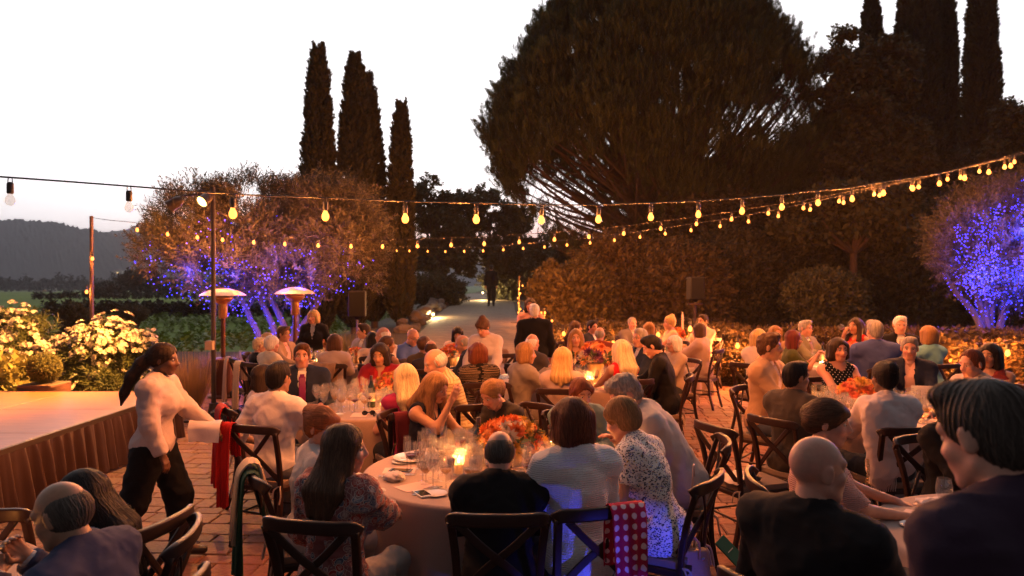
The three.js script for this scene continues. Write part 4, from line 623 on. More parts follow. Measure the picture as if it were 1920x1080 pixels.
const HAIR = { black: [0.014, 0.010, 0.009], dark: [0.03, 0.017, 0.011], brown: [0.075, 0.035, 0.018], auburn: [0.13, 0.035, 0.015], red: [0.30, 0.09, 0.03], honey: [0.26, 0.13, 0.05], blond: [0.46, 0.29, 0.12], pale: [0.56, 0.43, 0.25], grey: [0.26, 0.23, 0.21], pepper: [0.050, 0.038, 0.030], white: [0.58, 0.53, 0.48], salt: [0.085, 0.066, 0.052], maroon: [0.09, 0.016, 0.012] };
const clothCache = new Map();
const TEX = {};
function cloth(c, kind = 'plain') {
  const key = c.join() + kind; if (clothCache.has(key)) return clothCache.get(key);
  const o = { side: THREE.DoubleSide, specularIntensity: 0.35, sheen: 0.1, sheenColor: col(...c.map((v) => Math.min(1, v * 1.3))), sheenRoughness: 0.6, bumpMap: kind === 'knit' ? knitBump : weaveBump, bumpScale: kind === 'knit' ? 0.006 : 0.0016 };
  if (TEX[kind]) o.map = TEX[kind];
  const m = phys(TEX[kind] ? [1, 1, 1] : c, kind === 'satin' ? 0.4 : 0.85, o); clothCache.set(key, m); return m;
}
TEX.floral = canvasTex(512, 512, (g, w) => { const r = rng(2); g.fillStyle = '#dcd4cc'; g.fillRect(0, 0, w, w); const blob = (c, n, s) => { for (let i = 0; i < n; i++) { g.fillStyle = c; g.beginPath(); const x = r() * w, y = r() * w, a = r() * 6; for (let k = 0; k < 7; k++) { const q = a + k * 0.9, d = s * (0.35 + r()); g.lineTo(x + Math.cos(q) * d, y + Math.sin(q) * d * 0.7); } g.fill(); } }; blob('#23263a', 330, 11); blob('#2d3f9a', 150, 9); blob('#8c2b22', 60, 8); blob('#b48a2c', 40, 8); blob('#e8e2dc', 160, 8); blob('#111320', 220, 5); }, true, [4, 4]);
TEX.kimono = canvasTex(512, 512, (g, w) => { const r = rng(3); g.fillStyle = '#7c4a48'; g.fillRect(0, 0, w, w); for (let i = 0; i < 110; i++) { const x = r() * w, y = r() * w, s = 14 + 26 * r(); g.fillStyle = ['#4d4a58', '#5c5c6b', '#8e2f2c', '#7a5b58', '#3f4656', '#973c33'][i % 6]; g.beginPath(); g.ellipse(x, y, s, s * 0.75, r() * 3, 0, 7); g.fill(); g.strokeStyle = '#c0a99a'; g.lineWidth = 2.5; g.stroke(); for (let k = 0; k < 5; k++) { g.beginPath(); g.ellipse(x, y, s * 0.6 * (k / 5), s * 0.5 * (k / 5), 0, 0, 7); g.lineWidth = 1.2; g.stroke(); } } g.strokeStyle = '#b79a8c'; g.lineWidth = 2; for (let i = 0; i < 24; i++) { g.beginPath(); g.moveTo(r() * w, r() * w); g.bezierCurveTo(r() * w, r() * w, r() * w, r() * w, r() * w, r() * w); g.stroke(); } }, true, [2.6, 2.6]);
TEX.stripe = canvasTex(64, 64, (g) => { g.fillStyle = '#c3ad83'; g.fillRect(0, 0, 64, 64); g.fillStyle = '#9c8159'; for (let i = 0; i < 4; i++) g.fillRect(0, i * 16, 64, 5); }, true, [8, 8]);
TEX.polka = canvasTex(128, 128, (g) => { g.fillStyle = '#0c0b12'; g.fillRect(0, 0, 128, 128); g.fillStyle = '#d8cfc4'; for (const [x, y] of [[32, 32], [96, 96]]) { g.beginPath(); g.arc(x, y, 12, 0, 7); g.fill(); } }, true, [22, 22]);
TEX.pinkdot = canvasTex(128, 128, (g) => { g.fillStyle = '#b5203f'; g.fillRect(0, 0, 128, 128); g.fillStyle = '#e9c0c0'; for (const [x, y] of [[32, 32], [96, 96], [96, 32], [32, 96]]) { g.beginPath(); g.arc(x, y, 19, 0, 7); g.fill(); } }, true, [1, 1]);
TEX.zebra = canvasTex(256, 256, (g, w) => { const r = rng(8); g.fillStyle = '#140f0e'; g.fillRect(0, 0, w, w); g.strokeStyle = '#806b58'; for (let i = 0; i < 26; i++) { g.lineWidth = 3 + 3 * r(); g.beginPath(); const y = i * 10, x = r() * 40; g.moveTo(x, y); g.quadraticCurveTo(w * 0.5, y + 22 * (r() - 0.3), w - 40 * r(), y + 8 * (r() - 0.5)); g.stroke(); } }, true, [3, 3]);
TEX.pleatstripe = canvasTex(64, 64, (g) => { g.fillStyle = '#d0c4bc'; g.fillRect(0, 0, 64, 64); g.fillStyle = '#55506a'; for (let i = 0; i < 4; i++) g.fillRect(i * 16, 0, 5, 64); }, true, [10, 10]);
TEX.leaf = canvasTex(256, 256, (g, w) => { const r = rng(9); g.fillStyle = '#5d4a34'; g.fillRect(0, 0, w, w); for (let i = 0; i < 120; i++) { g.fillStyle = ['#2e2a1e', '#8a6f4c', '#44462c', '#a05a34'][i % 4]; g.beginPath(); g.ellipse(r() * w, r() * w, 5 + 9 * r(), 4 + 5 * r(), r() * 3, 0, 7); g.fill(); } }, true, [4, 4]);
const eyeWhite = std([0.38, 0.31, 0.27], 0.3), eyeDark = std([0.02, 0.013, 0.01], 0.2), rimMat = std([0.02, 0.015, 0.012], 0.35);
const eyeGeo = new THREE.SphereGeometry(0.0125, 12, 8), irisGeo = place(new THREE.SphereGeometry(0.0068, 10, 6), [0, 0, 0.0078]);
const qE = (x, y, z) => new THREE.Quaternion().setFromEuler(new THREE.Euler(x, y, z, 'YXZ'));
const HANDSPOTS = { table: [0.17, 0.80, 0.40], lap: [0.09, 0.62, 0.30], chin: [0.04, 1.07, 0.26], clasp: [0.02, 1.00, 0.30], glass: [0.14, 0.95, 0.36], down: [0.22, 0.62, 0.02], wide: [0.33, 0.80, 0.34], cheek: [0.10, 1.13, 0.20], mouth: [0.03, 1.10, 0.24] };
// o: px, d (of the head), top (pixel row of the head's top), face (degrees: 0 to the camera, 180 away, 90 to the right), lean, side, twist, hy, hp, hr (head turn, nod, roll) ...
function person(label, o) {
  const f = o.sex === 'f', det = o.det ?? (o.d < 4.4 ? 0 : o.d < 6.7 ? 1 : o.d < 9.2 ? 2 : 3), CB = [0.0125, 0.0135, 0.018, 0.024][det], CH = [0.0048, 0.0056, 0.008, 0.0105][det], CN = [0.0042, 0.0055, 0.008, 0.0105][det];
  const lean = R(o.lean ?? 8), side = R(o.side ?? 0), twist = R(o.twist ?? 0), stand = o.stand, seed = Math.round(o.px * 7 + o.d * 131), rr = rng(seed);
  const SW = (f ? 0.163 : 0.188) * (o.wide ?? 1), P = V(0, stand ? 0.93 : 0.57, 0), W = (f ? 0.92 : 1.03) * (o.wide ?? 1);
  const q1 = qE(lean * 0.55, twist * 0.4, side * 0.55), q2 = qE(lean, twist, side), qh = qE(lean * 0.35 + R(o.hp ?? 0), twist + R(o.hy ?? 0), side * 0.4 + R(o.hr ?? 0));
  const L = (p, q, x, y, z) => V(x, y, z).applyQuaternion(q).add(p);
  const waist = L(P, q1, 0, 0.18, 0), chest = L(waist, q2, 0, 0.19, 0.0), neck = L(chest, q2, 0, 0.165, -0.012), qn = q2.clone().slerp(qh, 0.5), head = L(L(neck, qn, 0, 0.085, 0.012), qh, 0, 0.07, 0.018);
  const sh = [1, -1].map((s) => L(chest, q2, s * SW, 0.105, -0.012));
  // legs
  const hip = [1, -1].map((s) => V(s * 0.088 * W, P.y - 0.01, 0.0)), knee = [], ankle = [], toe = [];
  [0, 1].forEach((i) => { const s = i ? -1 : 1, st = (o.stride ?? [0, 0])[i]; if (stand) { const a = R(st), b = R((o.bend ?? [4, 4])[i]); knee[i] = hip[i].clone().add(V(s * 0.012, -Math.cos(a) * 0.43, Math.sin(a) * 0.43)); ankle[i] = knee[i].clone().add(V(0, -Math.cos(a - b) * 0.42, Math.sin(a - b) * 0.42)); toe[i] = ankle[i].clone().add(V(s * 0.03, -0.045, 0.15)); } else { const sp = R(o.spread ?? 8) * s; knee[i] = hip[i].clone().add(V(Math.sin(sp) * 0.44, -0.02, Math.cos(sp) * 0.44)); ankle[i] = knee[i].clone().add(V(0, -0.43, (o.tuck ?? -0.06) + 0.04 * (i ? 1 : -1))); toe[i] = ankle[i].clone().add(V(s * 0.03, -0.05, 0.15)); } });
  // arms: reach the wanted wrist with the elbow down and out
  const arms = [0, 1].map((i) => {
    const s = i ? -1 : 1, spec = (i ? o.rh : o.lh) ?? (stand ? 'down' : 'table'); let w = Array.isArray(spec) ? V(...spec) : V(...HANDSPOTS[spec]).multiply(V(s, 1, 1));
    if (spec === 'down' && stand) w = V(s * (SW + 0.06), 0.83, 0.06); if (spec === 'chin' || spec === 'clasp' || spec === 'mouth' || spec === 'cheek') w.add(V(head.x * 0.8, head.y - 1.22, head.z)); else if (spec === 'table') w.add(V(rr() * 0.08 * -s, 0, 0.06 * rr() + Math.max(0, Math.sin(lean)) * 0.2));
    const S = sh[i], l1 = 0.285 * (f ? 0.94 : 1), l2 = 0.255 * (f ? 0.94 : 1), dv = w.clone().sub(S); if (dv.length() > (l1 + l2) * 0.985) { dv.setLength((l1 + l2) * 0.985); w = S.clone().add(dv); }
    const dl = dv.length(), ca = (l1 * l1 + dl * dl - l2 * l2) / (2 * l1 * dl), dir = dv.clone().normalize(), pole = V(...((i ? o.re : o.le) ?? [s * 0.55, -1, -0.35])); pole.addScaledVector(dir, -pole.dot(dir)).normalize();
    const E = S.clone().addScaledVector(dir, l1 * ca).addScaledVector(pole, l1 * Math.sqrt(Math.max(0, 1 - ca * ca)));
    return { S, E, W: w, s, spec, fd: w.clone().sub(E).normalize() };
  });
  // ---- the group, placed so that the head stands where it should
  const yaw = R(o.face ?? 0), unitTop = head.y + 0.128, want = o.top ? Y(o.top, o.d) : unitTop, sc = clamp(want / unitTop, 0.86, o.smax ?? 1.09), hx = X(o.px, o.d), hz = -o.d, cx = Math.cos(yaw), sn = Math.sin(yaw);
  const t = thing('person', label, 'person', [hx - sc * (head.x * cx + head.z * sn), 0, hz - sc * (-head.x * sn + head.z * cx)], yaw, undefined); t.scale.setScalar(sc);
  if (o.ground) t.position.y = groundY(t.position.x, t.position.z) + 0.05;
  // ---- body
  const skin = SKIN[o.skin ?? 'fair'], hairC = HAIR[o.hair?.[1] ?? 'brown'], fl = { flat: 0.74, q: q2 };
  const torso = (g) => [ellip(L(P, q1, 0, 0.02, -0.012), [(f ? 0.172 : 0.158) * W + g, 0.125 + g, 0.125 + g], q1), cap(L(P, q1, -0.035, 0.06, 0), L(waist, q2, -0.03, 0.02, 0), 0.112 * W + g, (f ? 0.098 : 0.112) * W + g, fl), cap(L(P, q1, 0.035, 0.06, 0), L(waist, q2, 0.03, 0.02, 0), 0.112 * W + g, (f ? 0.098 : 0.112) * W + g, fl), ellip(L(chest, q2, 0, -0.01, 0), [(f ? 0.148 : 0.172) * W + g, 0.165 + g, 0.115 + g], q2), cap(L(chest, q2, -SW * 0.8, 0.095, -0.015), L(chest, q2, SW * 0.8, 0.095, -0.015), 0.058 + g, 0.058 + g), ...[0, 1].map((i) => cap(L(neck, q2, 0, 0.0, -0.01), sh[i], 0.05 + g * 0.7, 0.05 + g)), ...(f ? [1, -1].map((s) => ellip(L(chest, q2, s * 0.066, -0.025, 0.082), [0.066 + g, 0.062 + g, 0.058 + g], q2)) : []), ...(o.belly ? [ellip(L(waist, q1, 0, -0.04, 0.05), [0.14 + g, 0.14 + g, 0.11 + g], q1)] : [])];
  const upper = (a, g) => cap(a.S, a.E, 0.047 + g, 0.037 + g), fore = (a, g) => cap(a.E, a.W, 0.038 + g, 0.026 + g);
  const legs = (g) => [0, 1].flatMap((i) => [cap(hip[i], knee[i], 0.082 + g, 0.056 + g), cap(knee[i], ankle[i], 0.054 + g, 0.036 + g)]);
  const bodyPrims = [...torso(0), cap(L(neck, q2, 0, -0.03, -0.01), L(head, qh, 0, -0.055, -0.022), f ? 0.050 : 0.058, f ? 0.046 : 0.055), ...arms.flatMap((a) => [upper(a, 0), fore(a, 0)]), ...legs(0), ...[0, 1].map((i) => cap(ankle[i], toe[i], 0.036, 0.03))];
  const geos = [skinOver(bodyPrims, { k: 0.014, cell: CB * 1.15, color: () => skin })];
  // ---- head
  const hp = (x, y, z) => L(head, qh, x, y, z), he = (c, r) => ellip(hp(...c), r, qh), hc = (a, b, ra, rb, e) => cap(hp(...a), hp(...b), ra, rb, e), hw = f ? 0.95 : 1;
  const headPrims = [he([0, 0.032, -0.014], [0.074 * hw, 0.089, 0.096]), he([0, -0.035, 0.026], [0.058 * hw, 0.078, 0.064]), hc([-0.018, -0.098, 0.058], [0.018, -0.098, 0.058], 0.0175 * hw), hc([0.046 * hw, -0.06, 0.0], [0.02, -0.096, 0.055], 0.016), hc([-0.046 * hw, -0.06, 0.0], [-0.02, -0.096, 0.055], 0.016), he([0.036, -0.028, 0.057], [0.024, 0.022, 0.024]), he([-0.036, -0.028, 0.057], [0.024, 0.022, 0.024]), hc([0, 0.012, 0.086], [0, -0.026, 0.106], 0.0075, 0.0105), hc([0.009, -0.031, 0.094], [-0.009, -0.031, 0.094], 0.0085), hc([-0.04, 0.028, 0.068], [0.04, 0.028, 0.068], f ? 0.012 : 0.015), hc([-0.017, -0.056, 0.080], [0.017, -0.056, 0.080], 0.0065), hc([-0.014, -0.067, 0.079], [0.014, -0.067, 0.079], 0.0075), hc([0, -0.06, -0.02], [0, -0.13, -0.034], f ? 0.048 : 0.056, f ? 0.050 : 0.060), ...[1, -1].flatMap((s) => [ellip(hp(s * 0.081 * hw, -0.004, -0.014), [0.0095, 0.031, 0.019], qh.clone().multiply(qE(0.18, s * 0.5, 0)))])];
  const hs = [he([0.031, 0.007, 0.097], [0.0175, 0.0098, 0.018]), he([-0.031, 0.007, 0.097], [0.0175, 0.0098, 0.018]), ...[1, -1].map((s) => he([s * 0.093 * hw, -0.002, -0.006], [0.007, 0.019, 0.011])), hc([-0.02, -0.0615, 0.091], [0.02, -0.0615, 0.091], 0.0025)];
  const qi = qh.clone().invert(), v = V(), lip = f ? [skin[0] * 0.78, skin[1] * 0.42, skin[2] * 0.42] : skin.map((c, i) => c * [0.86, 0.66, 0.66][i]);
  geos.push(skinOver(headPrims, { k: 0.0075, cell: CH, subs: hs, ksub: 0.004, color: (x, y, z) => {
    v.set(x, y, z).sub(head).applyQuaternion(qi); const lx = Math.abs(v.x); let c = skin;
    if (v.z > 0.05) {
      if (lx < 0.026 && Math.abs(v.y + 0.061) < 0.0115 - lx * 0.2) c = lip;
      else if (lx > 0.012 && lx < 0.05 && Math.abs(v.y - 0.029 - 0.1 * Math.min(lx, 0.035)) < (f ? 0.0045 : 0.0065) + CH * 0.25) c = skin.map((s, i) => lerp(s, hairC[i] * 0.8, 0.75));
      else if (lx > 0.017 && lx < 0.047 && Math.abs(v.y - 0.0145) < 0.0035 + CH * 0.2 && v.z > 0.06) c = skin.map((s) => s * 0.6);
      else if (o.moustache && lx < 0.03 && v.y > -0.053 && v.y < -0.036) c = skin.map((s, i) => lerp(s, hairC[i], 0.85));
      else if (o.goatee && lx < 0.03 && v.y < -0.038 && (v.y < -0.075 || v.y > -0.053 || lx > 0.024)) c = skin.map((s, i) => lerp(s, hairC[i], 0.8));
      else c = skin.map((s, i) => s * (1 + [0.03, -0.07, -0.05][i] * Math.exp(-(((lx - 0.04) / 0.02) ** 2 + ((v.y + 0.03) / 0.02) ** 2)) * 2));
    } else if (o.stubble && v.y < -0.03) c = skin.map((s) => s * 0.85);
    const mo = 1 + 0.10 * noise(x * 55 + seed, y * 55, z * 55) + 0.07 * noise(x * 130, y * 130, z * 130), re = 0.06 * noise(x * 28, y * 28, z * 28 + seed);
    return [c[0] * mo * (1 + re), c[1] * mo * (1 - re), c[2] * mo * (1 - re)];
  } }));
  // ---- hands: palm, four fingers with two bends, a thumb from the side of the palm
  for (const a of arms) {
    const hold = o[a.s > 0 ? 'lhand' : 'rhand'] ?? (a.spec === 'chin' || a.spec === 'mouth' ? 0.8 : a.spec === 'clasp' || a.spec === 'glass' ? 1.0 : 0.4), fd = a.fd.clone(); if (a.spec === 'table' || a.spec === 'wide') fd.y = Math.min(fd.y, -0.12), fd.normalize();
    const upv = Math.abs(fd.y) > 0.75 ? V(a.s * 0.3, 0, 1) : V(0, 1, 0), n = upv.addScaledVector(fd, -upv.dot(fd)).normalize(), lat = V().crossVectors(fd, n).normalize();          // lat: across the palm
    const inw = lat.dot(V(-a.s, 0, 0)) > 0 ? 1 : -1, at = (p, x, y, z) => p.clone().addScaledVector(lat, x * inw).addScaledVector(n, y).addScaledVector(fd, z), pr = [], sH = f ? 0.92 : 1;
    pr.push(cap(at(a.W, 0, 0, -0.03), at(a.W, 0, 0, 0.02), 0.026, 0.024));
    [[0.027, 0.072], [0.009, 0.080], [-0.010, 0.075], [-0.027, 0.060]].forEach(([bx, len], j) => {
      const b = at(a.W, bx * 1.0, 0.001, 0.088 - 0.004 * Math.abs(j - 1)); pr.push(cap(at(a.W, bx * 0.55, 0, 0.015), b, 0.0145, 0.0105));
      let ang = hold * (0.55 + 0.08 * j), dir = fd.clone().multiplyScalar(Math.cos(ang)).addScaledVector(n, -Math.sin(ang)).addScaledVector(lat, inw * bx * 2.2).normalize(), m = b.clone().addScaledVector(dir, len * 0.5); pr.push(cap(b, m, 0.0092, 0.0083));
      ang += hold * 0.95; dir = fd.clone().multiplyScalar(Math.cos(ang)).addScaledVector(n, -Math.sin(ang)).addScaledVector(lat, inw * bx * 1.2).normalize(); pr.push(cap(m, m.clone().addScaledVector(dir, len * 0.5), 0.0081, 0.0068));
    });
    const tb = at(a.W, 0.022, -0.004, 0.028), tm = at(a.W, 0.048, -0.012 - 0.01 * hold, 0.062), te = at(a.W, 0.050 - 0.012 * hold, -0.018 - 0.02 * hold, 0.092); pr.push(cap(tb, tm, 0.0135, 0.0105), cap(tm, te, 0.0100, 0.0075));
    geos.push(skinOver(pr, { k: 0.0035, cell: CN, color: () => skin.map((c, i) => c * [0.98, 0.92, 0.92][i]) })); a.n = n; a.palm = at(a.W, 0.02, -0.035, 0.085);
  }
  const body = part('body', mergeGeometries(geos), skinMat, t);
  for (const s of [1, -1]) { const e = part('eye', eyeGeo, eyeWhite, t); e.position.copy(hp(s * 0.031, 0.0055, 0.0722)); e.quaternion.copy(qh); part('iris', irisGeo, eyeDark, e); }
  // ---- clothes
  const fold = (amp) => { const A = amp * (det > 1 ? 1.2 : 1.3); return (x, y, z) => { const n = noise(x * 8 + seed, y * 7, z * 8), c = 1 - Math.abs(noise(x * 11 + 0.7 * y * 11 + n, y * 9 - 0.5 * x * 9, z * 11 + seed)) * 2.6; return A * (0.9 * n + 0.9 * Math.max(-0.3, c) * (c > 0 ? c : 1) * -1 + 0.5 * noise(x * 22 + y * 9, y * 26, z * 22)); }; };
  const T = o.top_ ?? {}, tc = T.c ?? [0.5, 0.5, 0.5], UV = det < 3 ? 1 : 0, kind = T.tex ?? 'plain', sl = T.sleeve ?? 1, suit = T.k === 'suit', g = suit ? 0.028 : T.loose ?? 0.015;
  const sleeves = (gg, len) => arms.flatMap((a) => len <= 0 ? [] : len < 0.55 ? [cap(a.S, a.S.clone().lerp(a.E, Math.min(1, len * 1.9)), 0.05 + gg, 0.044 + gg * 1.1, { cut: true })] : [cap(a.S, a.E, 0.048 + gg, 0.040 + gg), cap(a.E, a.E.clone().lerp(a.W, Math.min(1, (len - 0.55) / 0.45 * 0.97 + 0.03)), 0.040 + gg, 0.030 + gg, { cut: true })]);
  const lowClip = (h) => (x, y, z) => h - y;
  const neckCut = (depth, w = 0.062) => { const c = cap(L(neck, q2, 0, 0.14, 0.03), L(neck, q2, 0, 0.005, 0.012), w, w * 0.92); c.hard = true; const out = [c]; if (depth) { const d = cap(L(neck, q2, 0, 0.08, 0.06), L(chest, q2, 0, 0.13 - depth, 0.16), w * 0.78, T.vw ?? w * 0.3); d.hard = true; out.push(d); } return out; };
  const top = (name, prims, m, subs, clip, amp = 0.007) => part(name, skinOver(prims, { k: 0.016, cell: CB, subs, ksub: 0.003, bump: fold(amp), clip, boxUV: UV }), m, t);
  const jacketHem = stand ? 0.80 : 0.44;
  if (suit) {
    top('jacket', [...torso(g), ...sleeves(0.017, 1)], cloth(tc, kind), neckCut(T.v ?? 0.22, 0.06).map((s, i) => { return s; }), stand ? lowClip(0.76) : null, 0.006);
    top('shirt', [...torso(0.016), ...(det < 2 ? arms.map((a) => cap(a.E.clone().lerp(a.W, 0.6), a.E.clone().lerp(a.W, 1.06), 0.040, 0.034, { cut: true })) : [])], cloth(T.shirt ?? [0.7, 0.66, 0.62], T.stex ?? 'plain'), neckCut(T.tie ? 0 : 0.06, 0.058), stand ? lowClip(0.9) : null, 0.002);
    if (T.tie) part('tie', merge([box(0.045, 0.036, 0.022, [0, 0, 0.03]), place(bar([[0, -0.01, 0.030], [0, -0.09, 0.064], [0, -0.18, 0.078], [0, -0.28, 0.068], [0, -0.38, 0.045]], 0.066, 0.010, 12, V(0, 0, 1)), [0, 0, 0])].map((q) => place(q, [0, 0, 0]))), T.ttex ? cloth(T.tie, T.ttex) : cloth(T.tie, 'satin'), t).applyMatrix4(new THREE.Matrix4().compose(L(neck, q2, 0, -0.035, 0.082), q2, V(1, 1, 1)));
  } else if (T.k) {
    const tank = T.k === 'tank', skirt = T.k === 'dress' || T.skirt, prims = torso(g);
    if (skirt) prims.push(...legs(0.028).filter((_, i) => i % 2 === 0), cap(hip[0].clone().lerp(hip[1], 0.5), knee[0].clone().lerp(knee[1], 0.5), 0.1, 0.08));
    prims.push(...sleeves(T.ls ?? g, sl));
    const subs = neckCut(T.v ?? (tank ? 0.10 : 0.0), T.nw ?? (tank ? 0.085 : 0.06));
    if (tank) for (const i of [0, 1]) { const s = i ? -1 : 1, c = cap(L(sh[i], q2, s * 0.06, 0.12, 0), L(chest, q2, s * (SW + 0.045), -0.03, 0), 0.092, 0.06); c.hard = true; subs.push(c); }
    top(skirt ? 'dress' : T.name ?? 'shirt', prims, cloth(tc, kind), subs, skirt ? null : lowClip(T.hem ?? (stand ? 0.86 : 0.45)), T.amp ?? 0.006);
    if (T.shawl) {                                                // a wrap over shoulders and upper arms, its end hanging behind one shoulder
      top('shawl', [cap(L(chest, q2, -SW, 0.07, -0.03), L(chest, q2, SW, 0.07, -0.03), 0.085, 0.085), ellip(L(chest, q2, 0, -0.03, -0.03), [0.20, 0.17, 0.125], q2), ...arms.map((a) => cap(a.S, a.E, 0.075, 0.07)), ...[0, 1].map((i) => cap(L(neck, q2, 0, -0.02, -0.03), sh[i], 0.062, 0.075)), ...(T.drape ?? []).map(([x0, y0, z0, x1, y1, z1, w]) => cap(L(chest, q2, x0, y0, z0), L(chest, q2, x1, y1, z1), w, w * 0.8, { flat: 0.45, q: q2 }))], cloth(T.shawl, 'plain'), neckCut(0.10, 0.078), null, 0.006);
    }
  }
  if (T.collar) { const c = part('collar', lathe([[0.060, 0], [0.070, 0.002], [0.064, 0.036], [0.057, 0.040]], 24), cloth(T.collar), t); c.position.copy(L(neck, q2, 0, -0.004, -0.004)); c.quaternion.copy(qn.clone().slerp(q2, 0.5)); c.scale.set(0.95, 1, 1.08); }
  if (!(T.k === 'dress' || T.skirt)) part('trousers', skinOver([...legs(0.016 + (o.legw ?? 0)), ellip(P.clone().add(V(0, -0.015, -0.012)), [0.168 * W, 0.12, 0.13])], { k: 0.02, cell: CB * 1.2, bump: fold(0.007), boxUV: UV, clip: (x, y, z) => Math.max(y - (P.y + 0.10), Math.min(ankle[0].y, ankle[1].y) - 0.01 - y) }), cloth(o.legs ?? [0.03, 0.03, 0.035]), t);
  for (const i of [0, 1]) part('shoe', skinOver([cap(ankle[i].clone().add(V(0, -0.035, -0.025)), toe[i].clone().add(V(0, -0.005, 0.02)), 0.040, 0.034), cap(ankle[i], ankle[i].clone().add(V(0, -0.04, 0)), 0.042, 0.042)], { k: 0.012, cell: CB, clip: (x, y, z) => ankle[i].y - 0.083 - y }), shoeMat, t);
  // ---- hair
  if (o.hair && o.hair[0] !== 'bald') {
    const [style, cname] = o.hair, hcol = HAIR[cname], pr = [], subs = [], strand = style === 'curly' ? (x, y, z) => 0.010 * noise(x * 38, y * 38, z * 38) + 0.005 * noise(x * 80, y * 80, z * 80) : (x, y, z) => { const a = Math.atan2(x - head.x, z - head.z); const F = det ? 1 : 2.4; return (det ? 0.0032 : 0.0012) * noise(Math.cos(a) * 14 * F + seed, (y - head.y) * 6, Math.sin(a) * 14 * F) + (det ? 0.0035 : 0.002) * noise(Math.cos(a) * 34, (y - head.y) * 9, Math.sin(a) * 34); };
    const faceSub = (c, r) => { const e = he(c, r); e.hard = true; subs.push(e); };
    const side1 = o.part ?? 0;
    if (style === 'ring') { pr.push(he([0, 0.01, -0.03], [0.084 * hw, 0.086, 0.092])); faceSub([0, 0.085, 0.02], [0.076, 0.075, 0.115]); faceSub([0, -0.02, 0.085], [0.11, 0.14, 0.095]); faceSub([0, -0.15, 0.0], [0.12, 0.09, 0.11]); }
    else if (style === 'short' || style === 'receding' || style === 'curly') { pr.push(he([0, 0.040, -0.016], [0.084 * hw, 0.095, 0.104]), he([0, -0.02, -0.055], [0.066 * hw, 0.065, 0.055])); if (style !== 'receding') pr.push(he([0.015, 0.105, 0.045], [0.058, 0.03, 0.045])); faceSub([0, -0.045, 0.088], [0.088, style === 'receding' ? 0.152 : 0.122, 0.085]); faceSub([0.1, -0.06, 0.04], [0.06, 0.07, 0.06]); faceSub([-0.1, -0.06, 0.04], [0.06, 0.07, 0.06]); faceSub([0, -0.145, -0.04], [0.14, 0.075, 0.11]); }
    else {
      pr.push(he([0, 0.040, -0.018], [0.088, 0.096, 0.108]));
      if (style === 'bob' || style === 'longbob' || style === 'long') { const dn = style === 'bob' ? -0.07 : -0.11; pr.push(he([0, dn * 0.5, -0.042], [0.094, 0.105, 0.075]), ...[1, -1].flatMap((s) => [hc([s * 0.066, 0.045, 0.02], [s * 0.078, dn, 0.005], 0.034, 0.034), hc([s * 0.05, 0.03, -0.06], [s * 0.062, dn - 0.01, -0.05], 0.05, 0.046)])); }
      if (style === 'long') { const b = L(chest, q2, 0, 0.12, -0.125), c = L(chest, q2, (o.hside ?? 0), (o.hlen ?? -0.06), -0.145); for (const s of [-1, 0, 1]) pr.push(cap(hp(s * 0.055, -0.02, -0.06), L(b, q2, s * 0.065, 0, 0), 0.055, 0.05), cap(L(b, q2, s * 0.065, 0, 0), L(c, q2, s * 0.055, 0.03 * Math.abs(s), 0), 0.05, 0.022)); if (o.hfront) for (const s of [1, -1]) pr.push(cap(hp(s * 0.078, -0.02, 0.01), L(chest, q2, s * 0.10, 0.10, 0.085), 0.036, 0.034), cap(L(chest, q2, s * 0.10, 0.10, 0.085), L(chest, q2, s * 0.095, -0.0, 0.12), 0.034, 0.016)); }
      if (style === 'bun') pr.push(he([0, 0.085, -0.10], [0.048, 0.042, 0.045]), he([0, -0.01, -0.055], [0.07, 0.07, 0.06]));
      if (style === 'topknot') pr.push(he([0, 0.125, -0.055], [0.045, 0.04, 0.042]), he([0, -0.01, -0.055], [0.07, 0.07, 0.06]));
      if (style === 'updo') pr.push(he([0, 0.0, -0.085], [0.066, 0.07, 0.055]), he([0.02, 0.035, -0.11], [0.045, 0.045, 0.04]));
      if (style === 'crop') pr.push(he([0, -0.015, -0.045], [0.082, 0.075, 0.075]), ...[1, -1].map((s) => hc([s * 0.064, 0.05, 0.035], [s * 0.074, -0.03, 0.0], 0.028, 0.022)));
      if (style === 'pony') pr.push(he([0, 0.0, -0.06], [0.074, 0.07, 0.06]), cap(hp(0, 0.03, -0.10), hp(0.0, -0.05, -0.17), 0.034, 0.05), ...(o.tail ? [cap(hp(0, -0.05, -0.17), hp(0, -0.16, -0.23), 0.045, 0.045), cap(hp(0, -0.16, -0.23), hp(0, -0.29, -0.275), 0.045, 0.033), cap(hp(0, -0.29, -0.275), hp(0, -0.39, -0.29), 0.033, 0.008)] : [cap(hp(0, -0.05, -0.17), hp(0.0, -0.24, -0.20), 0.05, 0.045), cap(hp(0, -0.24, -0.20), hp(0, -0.37, -0.19), 0.045, 0.012)]));
      if (o.fringe) pr.push(hc([-0.045, 0.075, 0.055], [0.04, 0.055, 0.078], 0.022, 0.02));
      faceSub([0, -0.040, 0.094], [style === 'bob' || style === 'long' || style === 'longbob' ? 0.066 : 0.082, o.fringe ? 0.085 : 0.112, 0.082]);
      if (['bun', 'topknot', 'updo', 'pony', 'crop'].includes(style)) { faceSub([0.1, -0.055, 0.035], [0.05, 0.075, 0.055]); faceSub([-0.1, -0.055, 0.035], [0.05, 0.075, 0.055]); faceSub([0, -0.16, -0.03], [0.13, 0.075, 0.10]); }
    }
